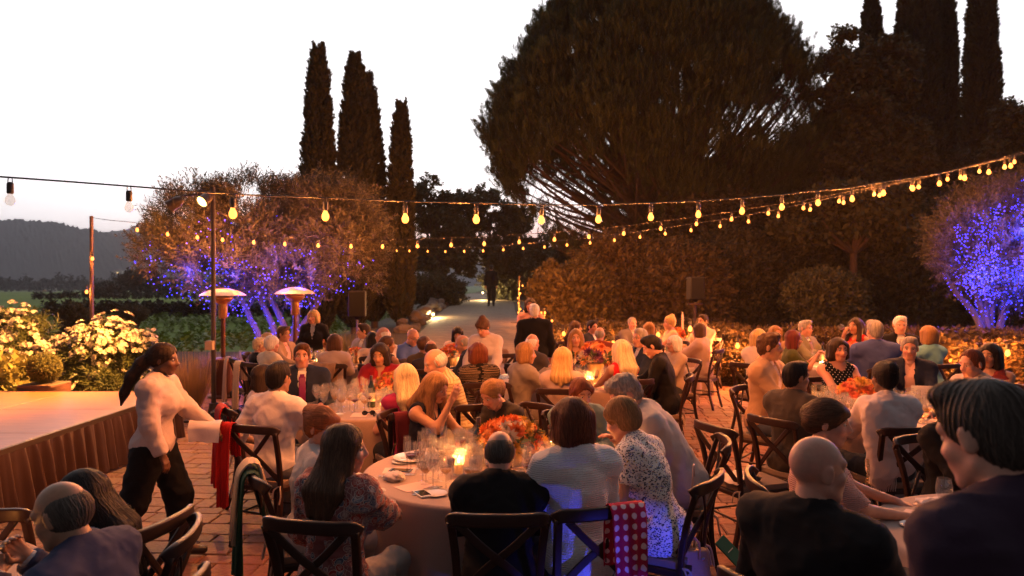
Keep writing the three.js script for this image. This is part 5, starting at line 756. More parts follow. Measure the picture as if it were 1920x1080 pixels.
    const hgeo = skinOver(pr, { k: 0.011, cell: CH, subs, ksub: 0.004, bump: strand, color: (x, y, z) => { const a = Math.atan2(x - head.x, z - head.z), m = 1 + (det ? 0.55 : 0.2) * noise(Math.cos(a) * 16, (y - head.y) * 3, Math.sin(a) * 16 + seed) + 0.3 * noise(Math.cos(a) * 45, (y - head.y) * 4, Math.sin(a) * 45); return hcol.map((c) => c * Math.max(0.35, m)); } });
    part('hair', det < 3 ? mergeGeometries([hgeo, strands(hgeo, hp(side1, 0.125, style === 'short' || style === 'receding' || style === 'curly' || style === 'crop' ? -0.05 : -0.01), ({ bun: hp(0, 0.07, -0.10), topknot: hp(0, 0.12, -0.06), updo: hp(0, 0.02, -0.12), pony: hp(0, 0.03, -0.11) })[style], hcol, seed, [2400, 1200, 420][det], style === 'curly')]) : hgeo, hairMat, t);
  }
  if (o.glasses) { const gs = []; for (const s of [1, -1]) { gs.push(place(new THREE.TorusGeometry(0.021, 0.0022, 6, 20), [s * 0.032, 0.003, 0.099], [0, 0, 0], [1.12, 0.85, 1]), tube([[s * 0.056, 0.008, 0.097], [s * 0.074, 0.01, 0.06], [s * 0.078, 0.008, 0.0]], 0.0022, 8, 5)); } gs.push(tube([[-0.01, 0.006, 0.101], [0, 0.010, 0.105], [0.01, 0.006, 0.101]], 0.002, 6, 5)); const m = part('glasses', merge(gs), rimMat, t); m.position.copy(head); m.quaternion.copy(qh); }
  if (o.pearls) { const gs = []; for (let i = 0; i < 26; i++) { const a = -2.3 + 4.6 * i / 25, p = L(neck, q2, Math.sin(a) * 0.075, -0.005 - 0.055 * (1 + Math.cos(a)) / 2, 0.012 + Math.cos(a) * 0.088); gs.push(place(new THREE.SphereGeometry(0.0085, 8, 6), [p.x, p.y, p.z])); } part('necklace', merge(gs), std([0.75, 0.62, 0.5], 0.25), t); }
  if (o.flower) { const m = part('hair_flower', flowerHead(7, 0.035, 0.028), leafMat([0.75, 0.35, 0.25]), t); m.position.copy(hp(...o.flower)); m.quaternion.copy(qh).multiply(qE(-1.2, 0, 0)); }
  o.info = { t, arms, head, qh, q2, chest, neck, hips: P, sc, yaw };
  if (!stand && o.chair !== false) seats.push({ x: t.position.x, z: t.position.z, yaw, who: label, d: o.d, o });
  return t;
}
const seats = [], skinMat = phys([1, 1, 1], 0.5, { vertexColors: true, specularIntensity: 0.7 }), hairMat = phys([1, 1, 1], 0.55, { vertexColors: true, specularIntensity: 0.35, side: THREE.DoubleSide }), shoeMat = std([0.025, 0.018, 0.015], 0.4);
// locks of hair laid over the hair's surface, running away from the crown (or towards a knot) and down
function strands(g, crown, knot, c, seed, n, curly) {
  const p = g.attributes.position, nr = g.attributes.normal, r = rng(seed), H = 0.014, grid = new Map(), key = (x, y, z) => Math.floor(x / H) * 73856093 ^ Math.floor(y / H) * 19349663 ^ Math.floor(z / H) * 83492791;
  for (let i = 0; i < p.count; i++) { const k = key(p.getX(i), p.getY(i), p.getZ(i)); if (!grid.has(k)) grid.set(k, i); }
  const near = (q) => { for (let a = 0; a < 27; a++) { const i = grid.get(key(q.x + ((a * 2 % 3) - 1) * H * (a > 0), q.y + ((Math.floor(a / 3) * 2 % 3) - 1) * H * (a > 0), q.z + ((Math.floor(a / 9) * 2 % 3) - 1) * H * (a > 0))); if (i !== undefined) return i; } return -1; };
  const pos = [], nor = [], cl = [], idx = [], q = V(), N = V(), d = V(), s = V();
  for (let k = 0; k < n; k++) {
    let i = Math.floor(r() * p.count); const L = 4 + Math.floor(r() * 5), w = 0.0011 + 0.0013 * r(), tone = 0.55 + 0.95 * r(), lift = 0.0012 + 0.003 * r() * r(), wig = (r() - 0.5) * (curly ? 2.2 : 0.5); let last = null; const b0 = pos.length / 3; let m = 0;
    for (let j = 0; j <= L; j++) {
      q.set(p.getX(i), p.getY(i), p.getZ(i)); N.set(nr.getX(i), nr.getY(i), nr.getZ(i)); if (last) { const e = last.clone().sub(q); q.addScaledVector(e, 0.35).addScaledVector(N, -N.dot(e) * 0.35); }
      if (knot) d.copy(knot).sub(q).normalize(); else d.copy(q).sub(crown).normalize().multiplyScalar(0.8).add(V(0, -0.9, 0)); d.addScaledVector(N, -N.dot(d)); if (d.lengthSq() < 1e-4) break; d.normalize(); s.crossVectors(N, d); d.addScaledVector(s, wig * Math.sin(j * 1.3 + k)).normalize(); s.crossVectors(N, d);
      const f = 1 - 0.75 * Math.abs(j / L * 2 - 1) ** 3, o = q.clone().addScaledVector(N, lift * (0.4 + 0.6 * Math.sin(Math.PI * j / L)) + (j === L ? -0.001 : 0));
      for (const e of [-1, 1]) { pos.push(o.x + s.x * w * f * e, o.y + s.y * w * f * e, o.z + s.z * w * f * e); const v = N.clone().addScaledVector(s, e * 0.5).normalize(); nor.push(v.x, v.y, v.z); cl.push(c[0] * tone, c[1] * tone, c[2] * tone); } m++;
      last = q.clone().addScaledVector(d, 0.013); const nx = near(last); if (nx < 0) break; i = nx;
    }
    for (let j = 0; j < m - 1; j++) { const a = b0 + j * 2; idx.push(a, a + 2, a + 1, a + 1, a + 2, a + 3); }
  }
  const o = new THREE.BufferGeometry(); o.setAttribute('position', new THREE.Float32BufferAttribute(pos, 3)); o.setAttribute('normal', new THREE.Float32BufferAttribute(nor, 3)); o.setAttribute('color', new THREE.Float32BufferAttribute(cl, 3)); o.setIndex(idx); return o;
}
// a many petalled flower head (dahlia) opening along +y
function flowerHead(seed, rad, lift = 0.5, rows = 4) {
  const r = rng(seed), list = [];
  for (let k = 0; k < rows; k++) { const n = 11 - k * 2, tilt = lerp(0.25, 1.25, k / (rows - 1)), l = rad * lerp(1, 0.5, k / (rows - 1)); for (let i = 0; i < n; i++) { const a = (i + 0.5 * k) / n * 6.283 + r() * 0.2, dir = V(Math.cos(a) * Math.cos(tilt), Math.sin(tilt), Math.sin(a) * Math.cos(tilt)); list.push({ p: V(0, 0.004 * k, 0), dir, up: V(-Math.cos(a) * 0.4, 1, -Math.sin(a) * 0.4), l: l * (0.9 + 0.2 * r()), w: rad * 0.42, bend: -0.18, fold: 0.5 }); } }
  return leafGeo(list);
}
// ================================================================ TABLES AND WHAT STANDS ON THEM
const TABLES = {
  front: [-0.15, -4.55, 'front table'], left: [-1.40, -7.0, 'left centre table'], farleft: [-2.5, -10.6, 'far left table'], mid: [0.95, -8.6, 'middle table'], back: [-0.85, -10.3, 'table behind the tray carrier'], rear: [2.75, -13.0, 'rear table by the hedge'],
  right: [3.25, -6.5, 'right table'], rightrear: [4.77, -10.3, 'right rear table by the hedge'], corner: [2.52, -3.28, 'bottom right table'], cornerleft: [-2.62, -2.62, 'bottom left table'] };
const TR = 0.78, TH = 0.76;
const linen = phys([0.36, 0.25, 0.21], 0.9, { map: linenTone, bumpMap: weaveBump, bumpScale: 0.0012, sheen: 0.3, sheenColor: col(0.5, 0.4, 0.35), side: THREE.DoubleSide });
function clothGeo(seed) {
  const pos = [], uv = [], idx = [], NA = 144, prof = [[0, 0], [0.3, 0], [0.6, 0], [TR - 0.02, 0], [TR, 0.004], [TR + 0.012, 0.02], [TR + 0.016, 0.08], [TR + 0.02, 0.2], [TR + 0.03, 0.36], [TR + 0.04, 0.52], [TR + 0.05, 0.66], [TR + 0.055, 0.735]];
  for (let a = 0; a <= NA; a++) { const t = a / NA * 6.28318; for (const [r0, drop] of prof) { const f = Math.max(0, drop - 0.02) / 0.72, r = r0 + f * 0.055 * (Math.sin(t * 11 + seed) + 0.5 * Math.sin(t * 17 + seed * 2) + 0.3 * Math.sin(t * 5)) * Math.min(1, f * 1.6); pos.push(Math.cos(t) * r, TH + 0.004 - drop, Math.sin(t) * r); uv.push(drop > 0.01 ? t * TR * 3 : Math.cos(t) * r * 3, drop > 0.01 ? drop * 3 : Math.sin(t) * r * 3); } }
  const n = prof.length; for (let a = 0; a < NA; a++) for (let j = 0; j < n - 1; j++) { const p = a * n + j, q = p + n; idx.push(p, p + 1, q, p + 1, q + 1, q); }
  const g = new THREE.BufferGeometry(); g.setAttribute('position', new THREE.Float32BufferAttribute(pos, 3)); g.setAttribute('uv', new THREE.Float32BufferAttribute(uv, 2)); g.setIndex(idx); g.computeVertexNormals(); return g;
}
const darkWood = phys([0.034, 0.013, 0.009], 0.45, { map: woodTone, specularIntensity: 0.5, clearcoat: 0.04, clearcoatRoughness: 0.3 });
const glassMat = phys([0.9, 0.9, 0.9], 0.02, { transmission: 0.93, thickness: 0, ior: 1.7, side: THREE.DoubleSide }), redWine = phys([0.10, 0.006, 0.010], 0.08, { clearcoat: 0.5 }), whiteWine = phys([0.75, 0.55, 0.22], 0.05, { transmission: 0.8, thickness: 0 }), china = phys([0.72, 0.66, 0.62], 0.2, { clearcoat: 0.5 }), steel = std([0.62, 0.58, 0.54], 0.22, { metalness: 1 }), card = std([0.62, 0.42, 0.36], 0.85), napkinMat = cloth([0.60, 0.50, 0.46]);
const glassGeo = [
  lathe([[0.036, 0], [0.034, 0.003], [0.008, 0.008], [0.004, 0.02], [0.0038, 0.085], [0.012, 0.094], [0.030, 0.110], [0.039, 0.138], [0.0385, 0.165], [0.031, 0.205]], 20),
  lathe([[0.035, 0], [0.033, 0.003], [0.008, 0.008], [0.0042, 0.02], [0.0042, 0.060], [0.012, 0.068], [0.032, 0.090], [0.041, 0.12], [0.0405, 0.145], [0.036, 0.168]], 20),
  lathe([[0.030, 0], [0.028, 0.003], [0.007, 0.007], [0.0036, 0.02], [0.0036, 0.07], [0.012, 0.085], [0.022, 0.115], [0.024, 0.16], [0.021, 0.215]], 18)];
const wineGeo = [lathe([[0.0005, 0.096], [0.012, 0.0955], [0.029, 0.111], [0.0345, 0.126], [0.0005, 0.126]], 18), lathe([[0.0005, 0.070], [0.012, 0.0695], [0.031, 0.091], [0.037, 0.108], [0.0005, 0.108]], 18), lathe([[0.0005, 0.087], [0.011, 0.087], [0.021, 0.116], [0.0225, 0.14], [0.0005, 0.14]], 16)];
const glassProto = [0, 1, 2].flatMap((k) => [0, 1, 2].map((w) => { const g = new THREE.Mesh(glassGeo[k], glassMat); g.castShadow = true; if (w) part('wine', wineGeo[k], w === 1 ? redWine : whiteWine, g); return g; }));
function putGlass(kind, x, z, label, group, y = TH + 0.004, turn = 0) { const g = glassProto[kind].clone(); g.name = numbered(kind >= 6 ? 'flute_glass' : 'wine_glass'); g.position.set(x, y, z); g.rotation.y = turn; scene.add(g); return tag(g, label, 'glass', group); }
const flameGeo = lathe([[0.0005, 0], [0.006, 0.006], [0.0075, 0.014], [0.005, 0.026], [0.0005, 0.04]], 10), flameMat = glowing([1, 0.55, 0.14], 22), waxMat = phys([0.75, 0.6, 0.42], 0.5, { transmission: 0.25, thickness: 0 });
function candle(x, z, label, tall, power) {
  const t = thing('candle', label, 'candle', [x, TH + 0.004, z]), h = tall ? 0.16 : 0.075, r = tall ? 0.042 : 0.036;
  part('holder', lathe([[0.0005, 0.001], [r * 0.9, 0.001], [r, 0.006], [r, h], [r * 0.96, h], [r * 0.95, 0.010], [0.0005, 0.008]], 22), glassMat, t); part('wax', cyl(0.026, 0.026, tall ? 0.06 : 0.025, [0, tall ? 0.04 : 0.023, 0], undefined, 16), waxMat, t);
  part('flame', place(flameGeo.clone(), [0, tall ? 0.074 : 0.04, 0]), flameMat, t); lamp(t, [0, (tall ? 0.074 : 0.04) + 0.016, 0], [1, 0.325, 0.066], power * 1.45, 0.4); return t;
}
const petalMats = { orange: leafMat([0.72, 0.20, 0.04], 0.6), peach: leafMat([0.74, 0.36, 0.14], 0.6), cream: leafMat([0.75, 0.62, 0.46], 0.6), yellow: leafMat([0.70, 0.42, 0.07], 0.6), coral: leafMat([0.66, 0.16, 0.09], 0.6), plum: leafMat([0.20, 0.06, 0.14], 0.6) };
const heads = [flowerHead(1, 0.058, 0.5, 4), flowerHead(2, 0.05, 0.5, 4), flowerHead(3, 0.04, 0.5, 4)], leafy = sprig(33, 10, 0.12, 0.07, 0.03, 0.9);
function centrepiece(x, z, label, mix, s = 1, tall = 0.13) {
  const t = thing('flower_arrangement', label, 'flowers', [x, TH + 0.004, z]), r = rng(Math.round((x + 9) * 977 + z * 31));
  part('vase', lathe([[0.0005, 0.001], [0.055 * s, 0.001], [0.06 * s, 0.01], [0.065 * s, tall], [0.061 * s, tall], [0.055 * s, 0.012], [0.0005, 0.01]], 20), phys([0.35, 0.22, 0.10], 0.3, { transmission: 0.3, thickness: 0 }), t);
  const n = 40; for (let i = 0; i < n; i++) { const el = 1 - (i + 0.5) / n * 0.98, a = i * 2.39996, q = Math.sqrt(1 - el * el), up = V(Math.cos(a) * q, el * 0.9 + 0.1, Math.sin(a) * q).normalize(), m = part('flower', heads[Math.floor(r() * 3)], petalMats[mix[Math.floor(r() * mix.length)]], t); m.position.set(Math.cos(a) * q * 0.135 * s, tall + 0.02 + el * 0.11 * s, Math.sin(a) * q * 0.135 * s).multiplyScalar(1).addScaledVector(up, 0.02 * r()); m.quaternion.setFromUnitVectors(V(0, 1, 0), up); m.scale.setScalar(s * (0.75 + 0.5 * r())); }
  const it = []; for (let i = 0; i < 14; i++) { const a = r() * 6.28, e = r() * 0.6; it.push({ p: V(Math.cos(a) * 0.1 * s, tall + 0.01 + e * 0.08, Math.sin(a) * 0.1 * s), up: V(Math.cos(a), 0.5 + e, Math.sin(a)).normalize(), s: s * (0.45 + 0.3 * r()), a: r() * 6, b: 0.7 + 0.6 * r() }); } scatter('leaves', leafy, leafMat([0.10, 0.12, 0.04]), it, t); return t;
}
const knifeGeo = merge([box(0.012, 0.004, 0.10, [0, 0.004, 0.06], undefined, 0.0015), box(0.017, 0.002, 0.12, [0, 0.004, -0.05], undefined, 0.0008)]), plateGeo = lathe([[0.0005, 0.006], [0.085, 0.006], [0.10, 0.010], [0.138, 0.020], [0.140, 0.017], [0.10, 0.002], [0.0005, 0.001]], 36), smallPlate = lathe([[0.0005, 0.004], [0.055, 0.004], [0.085, 0.013], [0.086, 0.011], [0.05, 0.0005], [0.0005, 0.0005]], 28);
const glasses = [];
function setting(t, [cx, cz, nm], at, who) {                       // card and knife in front of one diner
  const a = at, r = 0.56, x = cx + Math.cos(a) * r, z = cz + Math.sin(a) * r, yaw = -a - Math.PI / 2;
  const m = part('menu_card', box(0.14, 0.002, 0.20, undefined, undefined, 0.0008), card, scene); m.position.set(x, TH + 0.0065, z); m.rotation.y = yaw; tag(m, 'pink menu card laid at a place on the ' + nm, 'menu card', 'menu cards on the ' + nm);
  const k = part('knife', knifeGeo, steel, scene); k.position.set(x + Math.sin(a) * 0.13, TH + 0.006, z - Math.cos(a) * 0.13); k.rotation.y = yaw + 0.1; tag(k, 'steel knife laid beside a card on the ' + nm, 'knife', 'knives on the ' + nm);
  glasses.push({ g: m, x: cx + Math.cos(a) * 0.9, z: cz + Math.sin(a) * 0.9, nm, what: 'pink menu card' }, { g: k, x: cx + Math.cos(a) * 0.9, z: cz + Math.sin(a) * 0.9, nm, what: 'steel knife' });
}
const crumple = [1, 2, 3].map((sd) => { const g = new THREE.SphereGeometry(1, 26, 16), p = g.attributes.position; for (let i = 0; i < p.count; i++) { const x = p.getX(i), y = p.getY(i), z = p.getZ(i), k = 1 + 0.45 * noise(x * 2 + sd * 9, y * 2, z * 2) + 0.22 * noise(x * 6, y * 6, z * 6 + sd); p.setXYZ(i, x * 0.075 * k, Math.max(0, y * 0.030 * k + 0.016), z * 0.06 * k); } g.computeVertexNormals(); return g; });
function clutter([cx, cz, nm], a, k, r) {                          // a side plate or a crumpled napkin by a place
  const x = cx + Math.cos(a) * 0.60, z = cz + Math.sin(a) * 0.60, m = part(k % 2 ? 'napkin' : 'side_plate', k % 2 ? crumple[k % 3] : smallPlate, k % 2 ? napkinMat : china, scene); m.position.set(x, TH + 0.0045, z); m.rotation.y = r() * 6; if (!(k % 2)) m.scale.setScalar(0.8);
  tag(m, (k % 2 ? 'crumpled pale napkin lying on the ' : 'small white side plate on the ') + nm, k % 2 ? 'napkin' : 'plate', (k % 2 ? 'napkins on the ' : 'side plates on the ') + nm);
  glasses.push({ g: m, x, z, nm, what: k % 2 ? 'crumpled pale napkin' : 'small side plate' });
}
let tableNo = 0;
for (const [key, T] of Object.entries(TABLES)) {
  const [cx, cz, nm] = T, t = thing('round_table', 'round dinner table under a beige floor length cloth, ' + nm, 'table', [cx, 0, cz]);
  part('tabletop', cyl(TR - 0.012, TR - 0.012, 0.024, [0, TH - 0.016, 0], undefined, 48), darkWood, t); for (let i = 0; i < 4; i++) part('leg', cyl(0.02, 0.02, TH - 0.03, [Math.cos(i * 1.571 + 0.4) * 0.5, (TH - 0.03) / 2, Math.sin(i * 1.571 + 0.4) * 0.5], undefined, 10), darkWood, t);
  part('tablecloth', clothGeo(tableNo * 1.7), linen, t);
  const r = rng(100 + tableNo++), n = { front: 64, left: 48, farleft: 36, mid: 30, back: 20, rear: 18, right: 58, rightrear: 24, corner: 3, cornerleft: 3 }[key], spots = [];
  for (let i = 0, g = 0; i < n && g < 900; g++) {
    const ring = r() < 0.75 ? 0.30 + 0.22 * r() : 0.12 + 0.2 * r(), a = r() * 6.283, x = Math.cos(a) * ring, z = Math.sin(a) * ring; if (spots.some(([u, v]) => Math.hypot(u - x, v - z) < 0.069)) continue;
    const keep = { front: [[0.14, -0.12, 0.14], [-0.18, 0.12, 0.06], [0.40, 0.10, 0.06]], left: [[0.22, -0.1, 0.17]], right: [[-0.02, -0.15, 0.17]], mid: [[0.05, 0, 0.2]] }[key]; if (keep?.some(([u, v, q]) => Math.hypot(u - x, v - z) < q)) continue; if (!keep && ring < 0.22) continue;
    if (key === 'corner' && x > -0.05) continue; if (key === 'corner' && z > -0.2) continue; if (key === 'cornerleft' && x < 0.3) continue;
    spots.push([x, z]); i++; const shape = Math.floor(r() * 2.5), w = r(), fill = w < 0.22 ? 1 : w < 0.48 ? 2 : 0;
    glasses.push({ x: cx + x, z: cz + z, nm, what: (shape >= 2 ? 'flute' : 'wine glass') + [', empty', ' with red wine', ' with white wine'][fill], g: putGlass(Math.min(2, shape) * 3 + fill, cx + x, cz + z, (shape >= 2 ? 'slim flute glass' : 'stemmed wine glass') + ['', ' holding red wine', ' holding white wine'][fill] + ' on the ' + nm, 'glasses on the ' + nm + (shape >= 2 ? ', flutes' : ', wine glasses') + ['', ' with red wine', ' with white wine'][fill], undefined, r() * 6) });
  }
  const m = 9, a0 = r(); for (let i = 0; i < m; i++) if (!(key === 'cornerleft' || (key === 'corner' && 0))) { setting(t, T, a0 + i / m * 6.283); clutter(T, a0 + (i + 0.5) / m * 6.283, i, r); }
}
centrepiece(-0.01, -4.67, 'large orange and cream dahlia arrangement on the front table', ['orange', 'orange', 'peach', 'orange', 'cream', 'yellow'], 1.28, 0.11);
centrepiece(-1.18, -7.1, 'orange and yellow flowers beside the magenta dress', ['peach', 'orange', 'yellow', 'yellow', 'coral'], 1.0, 0.13);
centrepiece(-2.3, -10.6, 'orange flowers with the white table card on the far left table', ['orange', 'peach', 'orange'], 0.8, 0.1);
centrepiece(1.0, -8.6, 'tall peach and purple flowers on the middle table', ['peach', 'orange', 'peach', 'plum', 'cream'], 1.5, 0.22);
centrepiece(-0.86, -10.3, 'low orange flowers on the table behind the tray carrier', ['orange', 'peach', 'coral', 'orange'], 1.15, 0.12);
centrepiece(2.95, -13.0, 'peach flowers on the rear table by the hedge', ['orange', 'peach', 'coral'], 1.1, 0.2);
centrepiece(3.22, -6.65, 'orange dahlias between the polka dot dress and the shawl', ['orange', 'coral', 'orange', 'peach', 'yellow'], 1.15, 0.12);
centrepiece(4.9, -10.3, 'orange flowers on the right rear table', ['orange', 'peach', 'orange', 'coral'], 1.15, 0.15);
candle(-0.33, -4.43, 'tall glass candle burning brightest on the front table', true, 0.75); candle(0.25, -4.45, 'small glass candle right of the flowers on the front table', false, 0.55);
candle(0.13, -4.9, 'small glass candle behind the flowers on the front table', false, 0.4);
candle(-1.55, -7.25, 'small candle among the glasses on the left centre table', false, 0.45); candle(-1.2, -6.75, 'small candle near the magenta dress on the left centre table', false, 0.35);
candle(-2.55, -10.25, 'front candle glowing on the far left table', false, 0.8); candle(-2.85, -10.5, 'left candle glowing on the far left table', false, 0.6); candle(-2.1, -10.4, 'right candle glowing on the far left table', false, 0.6);
candle(0.9, -8.3, 'bright candle below the tall peach flowers', true, 0.9); candle(1.25, -8.5, 'small candle at right of the tall peach flowers', false, 0.5);
candle(-0.7, -10.05, 'small candle by the low orange flowers', false, 0.6); candle(2.45, -12.8, 'left candle on the rear table by the hedge', true, 0.9); candle(2.8, -12.7, 'middle candle on the rear table by the hedge', false, 0.8);
candle(3.05, -6.22, 'bright candle in the middle of the right table', false, 0.8); candle(3.55, -6.35, 'right candle on the right table', false, 0.5); candle(2.85, -6.7, 'left candle on the right table', false, 0.4);
candle(4.4, -10.2, 'left candle on the right rear table', false, 0.8); candle(5.1, -10.1, 'right candle on the right rear table', false, 0.6); candle(2.75, -3.35, 'small candle on the bottom right table', false, 0.7); candle(-2.35, -2.75, 'small candle on the bottom left table', false, 0.8);
{ // single things on the tables
  const bottle = (x, z, label) => { const b = thing('wine_bottle', label, 'bottle', [x, TH + 0.004, z]); part('glass', lathe([[0.0005, 0.001], [0.035, 0.001], [0.037, 0.01], [0.037, 0.18], [0.03, 0.205], [0.0145, 0.235], [0.0135, 0.30], [0.0005, 0.30]], 22), phys([0.012, 0.018, 0.010], 0.12, { clearcoat: 0.6 }), b); part('label', lathe([[0.0376, 0.06], [0.0376, 0.14]], 22), std([0.45, 0.38, 0.3], 0.8), b); part('foil', lathe([[0.0150, 0.255], [0.0146, 0.302], [0.0005, 0.303]], 16), std([0.04, 0.02, 0.02], 0.4), b); };
  bottle(-0.22, -4.72, 'dark wine bottle left of the large dahlia arrangement'); bottle(-1.34, -6.85, 'dark wine bottle on the left centre table'); bottle(4.55, -10.55, 'dark wine bottle on the right rear table');
  const tc = (x, z, w, h, label, yaw = 0) => { const g = thing('table_card', label, 'card', [x, TH + 0.003, z], yaw); part('front', box(w, h, 0.003, [0, h / 2, 0.018], [-0.14, 0, 0], 0.001), std([0.75, 0.68, 0.62], 0.8), g); part('back', box(w, h, 0.003, [0, h / 2, -0.018], [0.14, 0, 0], 0.001), std([0.7, 0.62, 0.56], 0.8), g); };
  tc(-2.62, -10.45, 0.10, 0.24, 'tall white card standing on the far left table'); tc(3.85, -6.75, 0.19, 0.22, 'white card standing behind the shawl on the right table', -0.2); tc(-0.12, -5.02, 0.10, 0.15, 'small white card in front of the pearl necklace', 0.6);
  const p = thing('plate', 'white plate with pieces of dark cake at left of the front table', 'plate', [-0.66, TH + 0.004, -4.83]); part('dish', plateGeo, china, p); part('cake', merge([box(0.05, 0.03, 0.04, [0.02, 0.026, 0], [0, 0.4, 0], 0.008), box(0.035, 0.022, 0.03, [-0.03, 0.022, 0.02], [0, 1, 0], 0.008)]), std([0.07, 0.025, 0.015], 0.6), p); part('fruit', place(new THREE.SphereGeometry(0.016, 12, 8), [0.06, 0.024, 0.02]), std([0.55, 0.2, 0.05], 0.5), p);
  const ph = (x, z, yaw, label, bc) => { const g = thing('phone', label, 'phone', [x, TH + 0.0045, z], yaw); part('case', box(0.072, 0.008, 0.142, [0, 0.0055, 0], undefined, 0.003), std(bc, 0.4), g); part('screen', box(0.06, 0.001, 0.11, [0, 0.0098, 0], undefined, 0.0004), std([0.01, 0.012, 0.016], 0.08), g); };
  ph(-0.50, -4.02, 0.5, 'white phone with a dark screen near the front edge of the front table', [0.6, 0.55, 0.5]); ph(-0.70, -4.52, 1.4, 'black phone lying on a card at left of the front table', [0.03, 0.03, 0.035]);
  const sp = thing('plate', 'small white plate with a folded napkin behind the black jacket', 'plate', [-0.05, TH + 0.004, -4.25]); part('dish', smallPlate, china, sp); part('napkin', box(0.1, 0.02, 0.07, [0, 0.018, 0], [0, 0.5, 0], 0.009), napkinMat, sp);
  const sg = thing('sunglasses', 'dark sunglasses folded on the left centre table', 'glasses', [-1.28, TH + 0.006, -6.42], 0.3); part('lens', merge([place(new THREE.SphereGeometry(0.026, 12, 8), [-0.034, 0.022, 0], undefined, [1, 0.85, 0.25]), place(new THREE.SphereGeometry(0.026, 12, 8), [0.034, 0.022, 0], undefined, [1, 0.85, 0.25])]), std([0.01, 0.008, 0.008], 0.1), sg); part('temple', merge([tube([[-0.06, 0.03, 0], [0, 0.018, -0.03], [0.05, 0.012, -0.035]], 0.003, 8, 5), tube([[0.06, 0.03, 0], [0, 0.026, -0.02], [-0.05, 0.018, -0.025]], 0.003, 8, 5)]), rimMat, sg);
  const tp = thing('taper_candle', 'tall white taper rising over the rear table by the hedge', 'candle', [X(1280, 13.4), 0.72, -13.4]); part('wax', lathe([[0.0005, 0], [0.02, 0], [0.019, 0.62], [0.006, 0.68], [0.0005, 0.685]], 14), std([0.7, 0.5, 0.36], 0.6), tp); part('stand', lathe([[0.0005, -0.72], [0.16, -0.72], [0.16, -0.70], [0.02, -0.68], [0.018, -0.02], [0.05, 0], [0.0005, 0.004]], 16), darkWood, tp);
  const hi = thing('bistro_table', 'small high table with a glass behind the hedge', 'table', [X(1303, 15.9), 0, -15.9]); const hy = Y(570, 15.9); part('top', cyl(0.16, 0.16, 0.02, [0, hy, 0], undefined, 24), darkWood, hi); part('post', cyl(0.03, 0.03, hy, [0, hy / 2, 0], undefined, 12), darkWood, hi); part('foot', cyl(0.2, 0.2, 0.02, [0, 0.012, 0], undefined, 20), darkWood, hi);
}
// ================================================================ THE GUESTS AND STAFF
const BLACK = [0.007, 0.006, 0.007], NAVY = [0.014, 0.019, 0.040], CREAM = [0.62, 0.50, 0.38], WHITE = [0.62, 0.56, 0.53];
const suit = (c, o = {}) => ({ k: 'suit', c, collar: o.shirt ?? WHITE, ...o });
// --- front table
person('person in a white blouse and glasses at the front table, left side', { sex: 'f', px: 604, d: 4.05, top: 763, face: 115, hy: -48, hp: 2, lean: 10, hair: ['bun', 'red'], fringe: true, skin: 'pink', glasses: true, top_: { k: 'blouse', c: [0.54, 0.47, 0.43], sleeve: 1, collar: [0.54, 0.47, 0.43], v: 0.05 }, legs: [0.45, 0.42, 0.40] });
person('person in a patterned kimono turning right at the front table', { sex: 'f', px: 648, d: 3.42, top: 796, face: 168, twist: -14, hy: -52, lean: 6, hair: ['long', 'brown'], hlen: -0.02, skin: 'pink', top_: { k: 'blouse', name: 'kimono', c: [0.3, 0.15, 0.14], tex: 'kimono', sleeve: 0.85, loose: 0.028, ls: 0.03, amp: 0.011 }, legs: [0.3, 0.25, 0.22], lh: [0.16, 0.80, 0.36], spread: 10 });
person('person in a black jacket seen from behind at the front table', { sex: 'm', px: 937, d: 3.62, top: 808, face: 180, hp: 14, lean: 14, hair: ['ring', 'salt'], skin: 'pink', wide: 1.05, top_: suit(BLACK, { collar: BLACK }), legs: BLACK });
person('person in a white cardigan seen from behind at the front table', { sex: 'f', px: 1070, d: 3.66, top: 746, face: 198, hy: 14, lean: 10, hair: ['bob', 'auburn'], skin: 'pink', top_: { k: 'sweater', c: [0.68, 0.62, 0.60], tex: 'knit', sleeve: 1, loose: 0.026, ls: 0.022 }, legs: [0.03, 0.035, 0.07], rh: [-0.10, 0.78, 0.36], lh: [0.26, 0.74, 0.34] });
person('person in a blue and white floral dress leaning in at the front table', { sex: 'f', px: 1166, d: 4.15, top: 746, face: 238, hy: -4, hp: 14, lean: 27, side: 4, hair: ['crop', 'honey'], skin: 'pink', top_: { k: 'dress', c: [0.6, 0.6, 0.6], tex: 'floral', sleeve: 0.3, loose: 0.018 }, lh: [0.14, 0.80, 0.40] });
person('person in a light grey suit bending over the front table', { sex: 'm', px: 1172, d: 4.82, top: 702, face: 262, hp: 22, lean: 36, hy: 14, hair: ['curly', 'grey'], skin: 'pink', wide: 1.06, top_: suit([0.40, 0.365, 0.35], { shirt: [0.55, 0.36, 0.30], tie: [0.16, 0.07, 0.05], v: 0.24 }), legs: [0.3, 0.27, 0.26], rh: [-0.12, 0.82, 0.42] });
person('person in a teal jacket facing the camera at the front table', { sex: 'f', px: 1090, d: 5.42, top: 710, face: 6, hp: 10, hy: 16, lean: 16, hair: ['crop', 'auburn'], skin: 'pink', top_: { k: 'suit', c: [0.13, 0.19, 0.19], shirt: [0.10, 0.13, 0.12], v: 0.16 }, lh: [0.12, 0.80, 0.36] });
person('person in black with a pearl necklace at the front table', { sex: 'f', px: 922, d: 5.72, top: 713, face: -48, hp: 20, lean: 30, hair: ['updo', 'honey'], skin: 'pink', pearls: true, top_: { k: 'blouse', c: [0.030, 0.024, 0.020], sleeve: 1, v: 0.07 } });
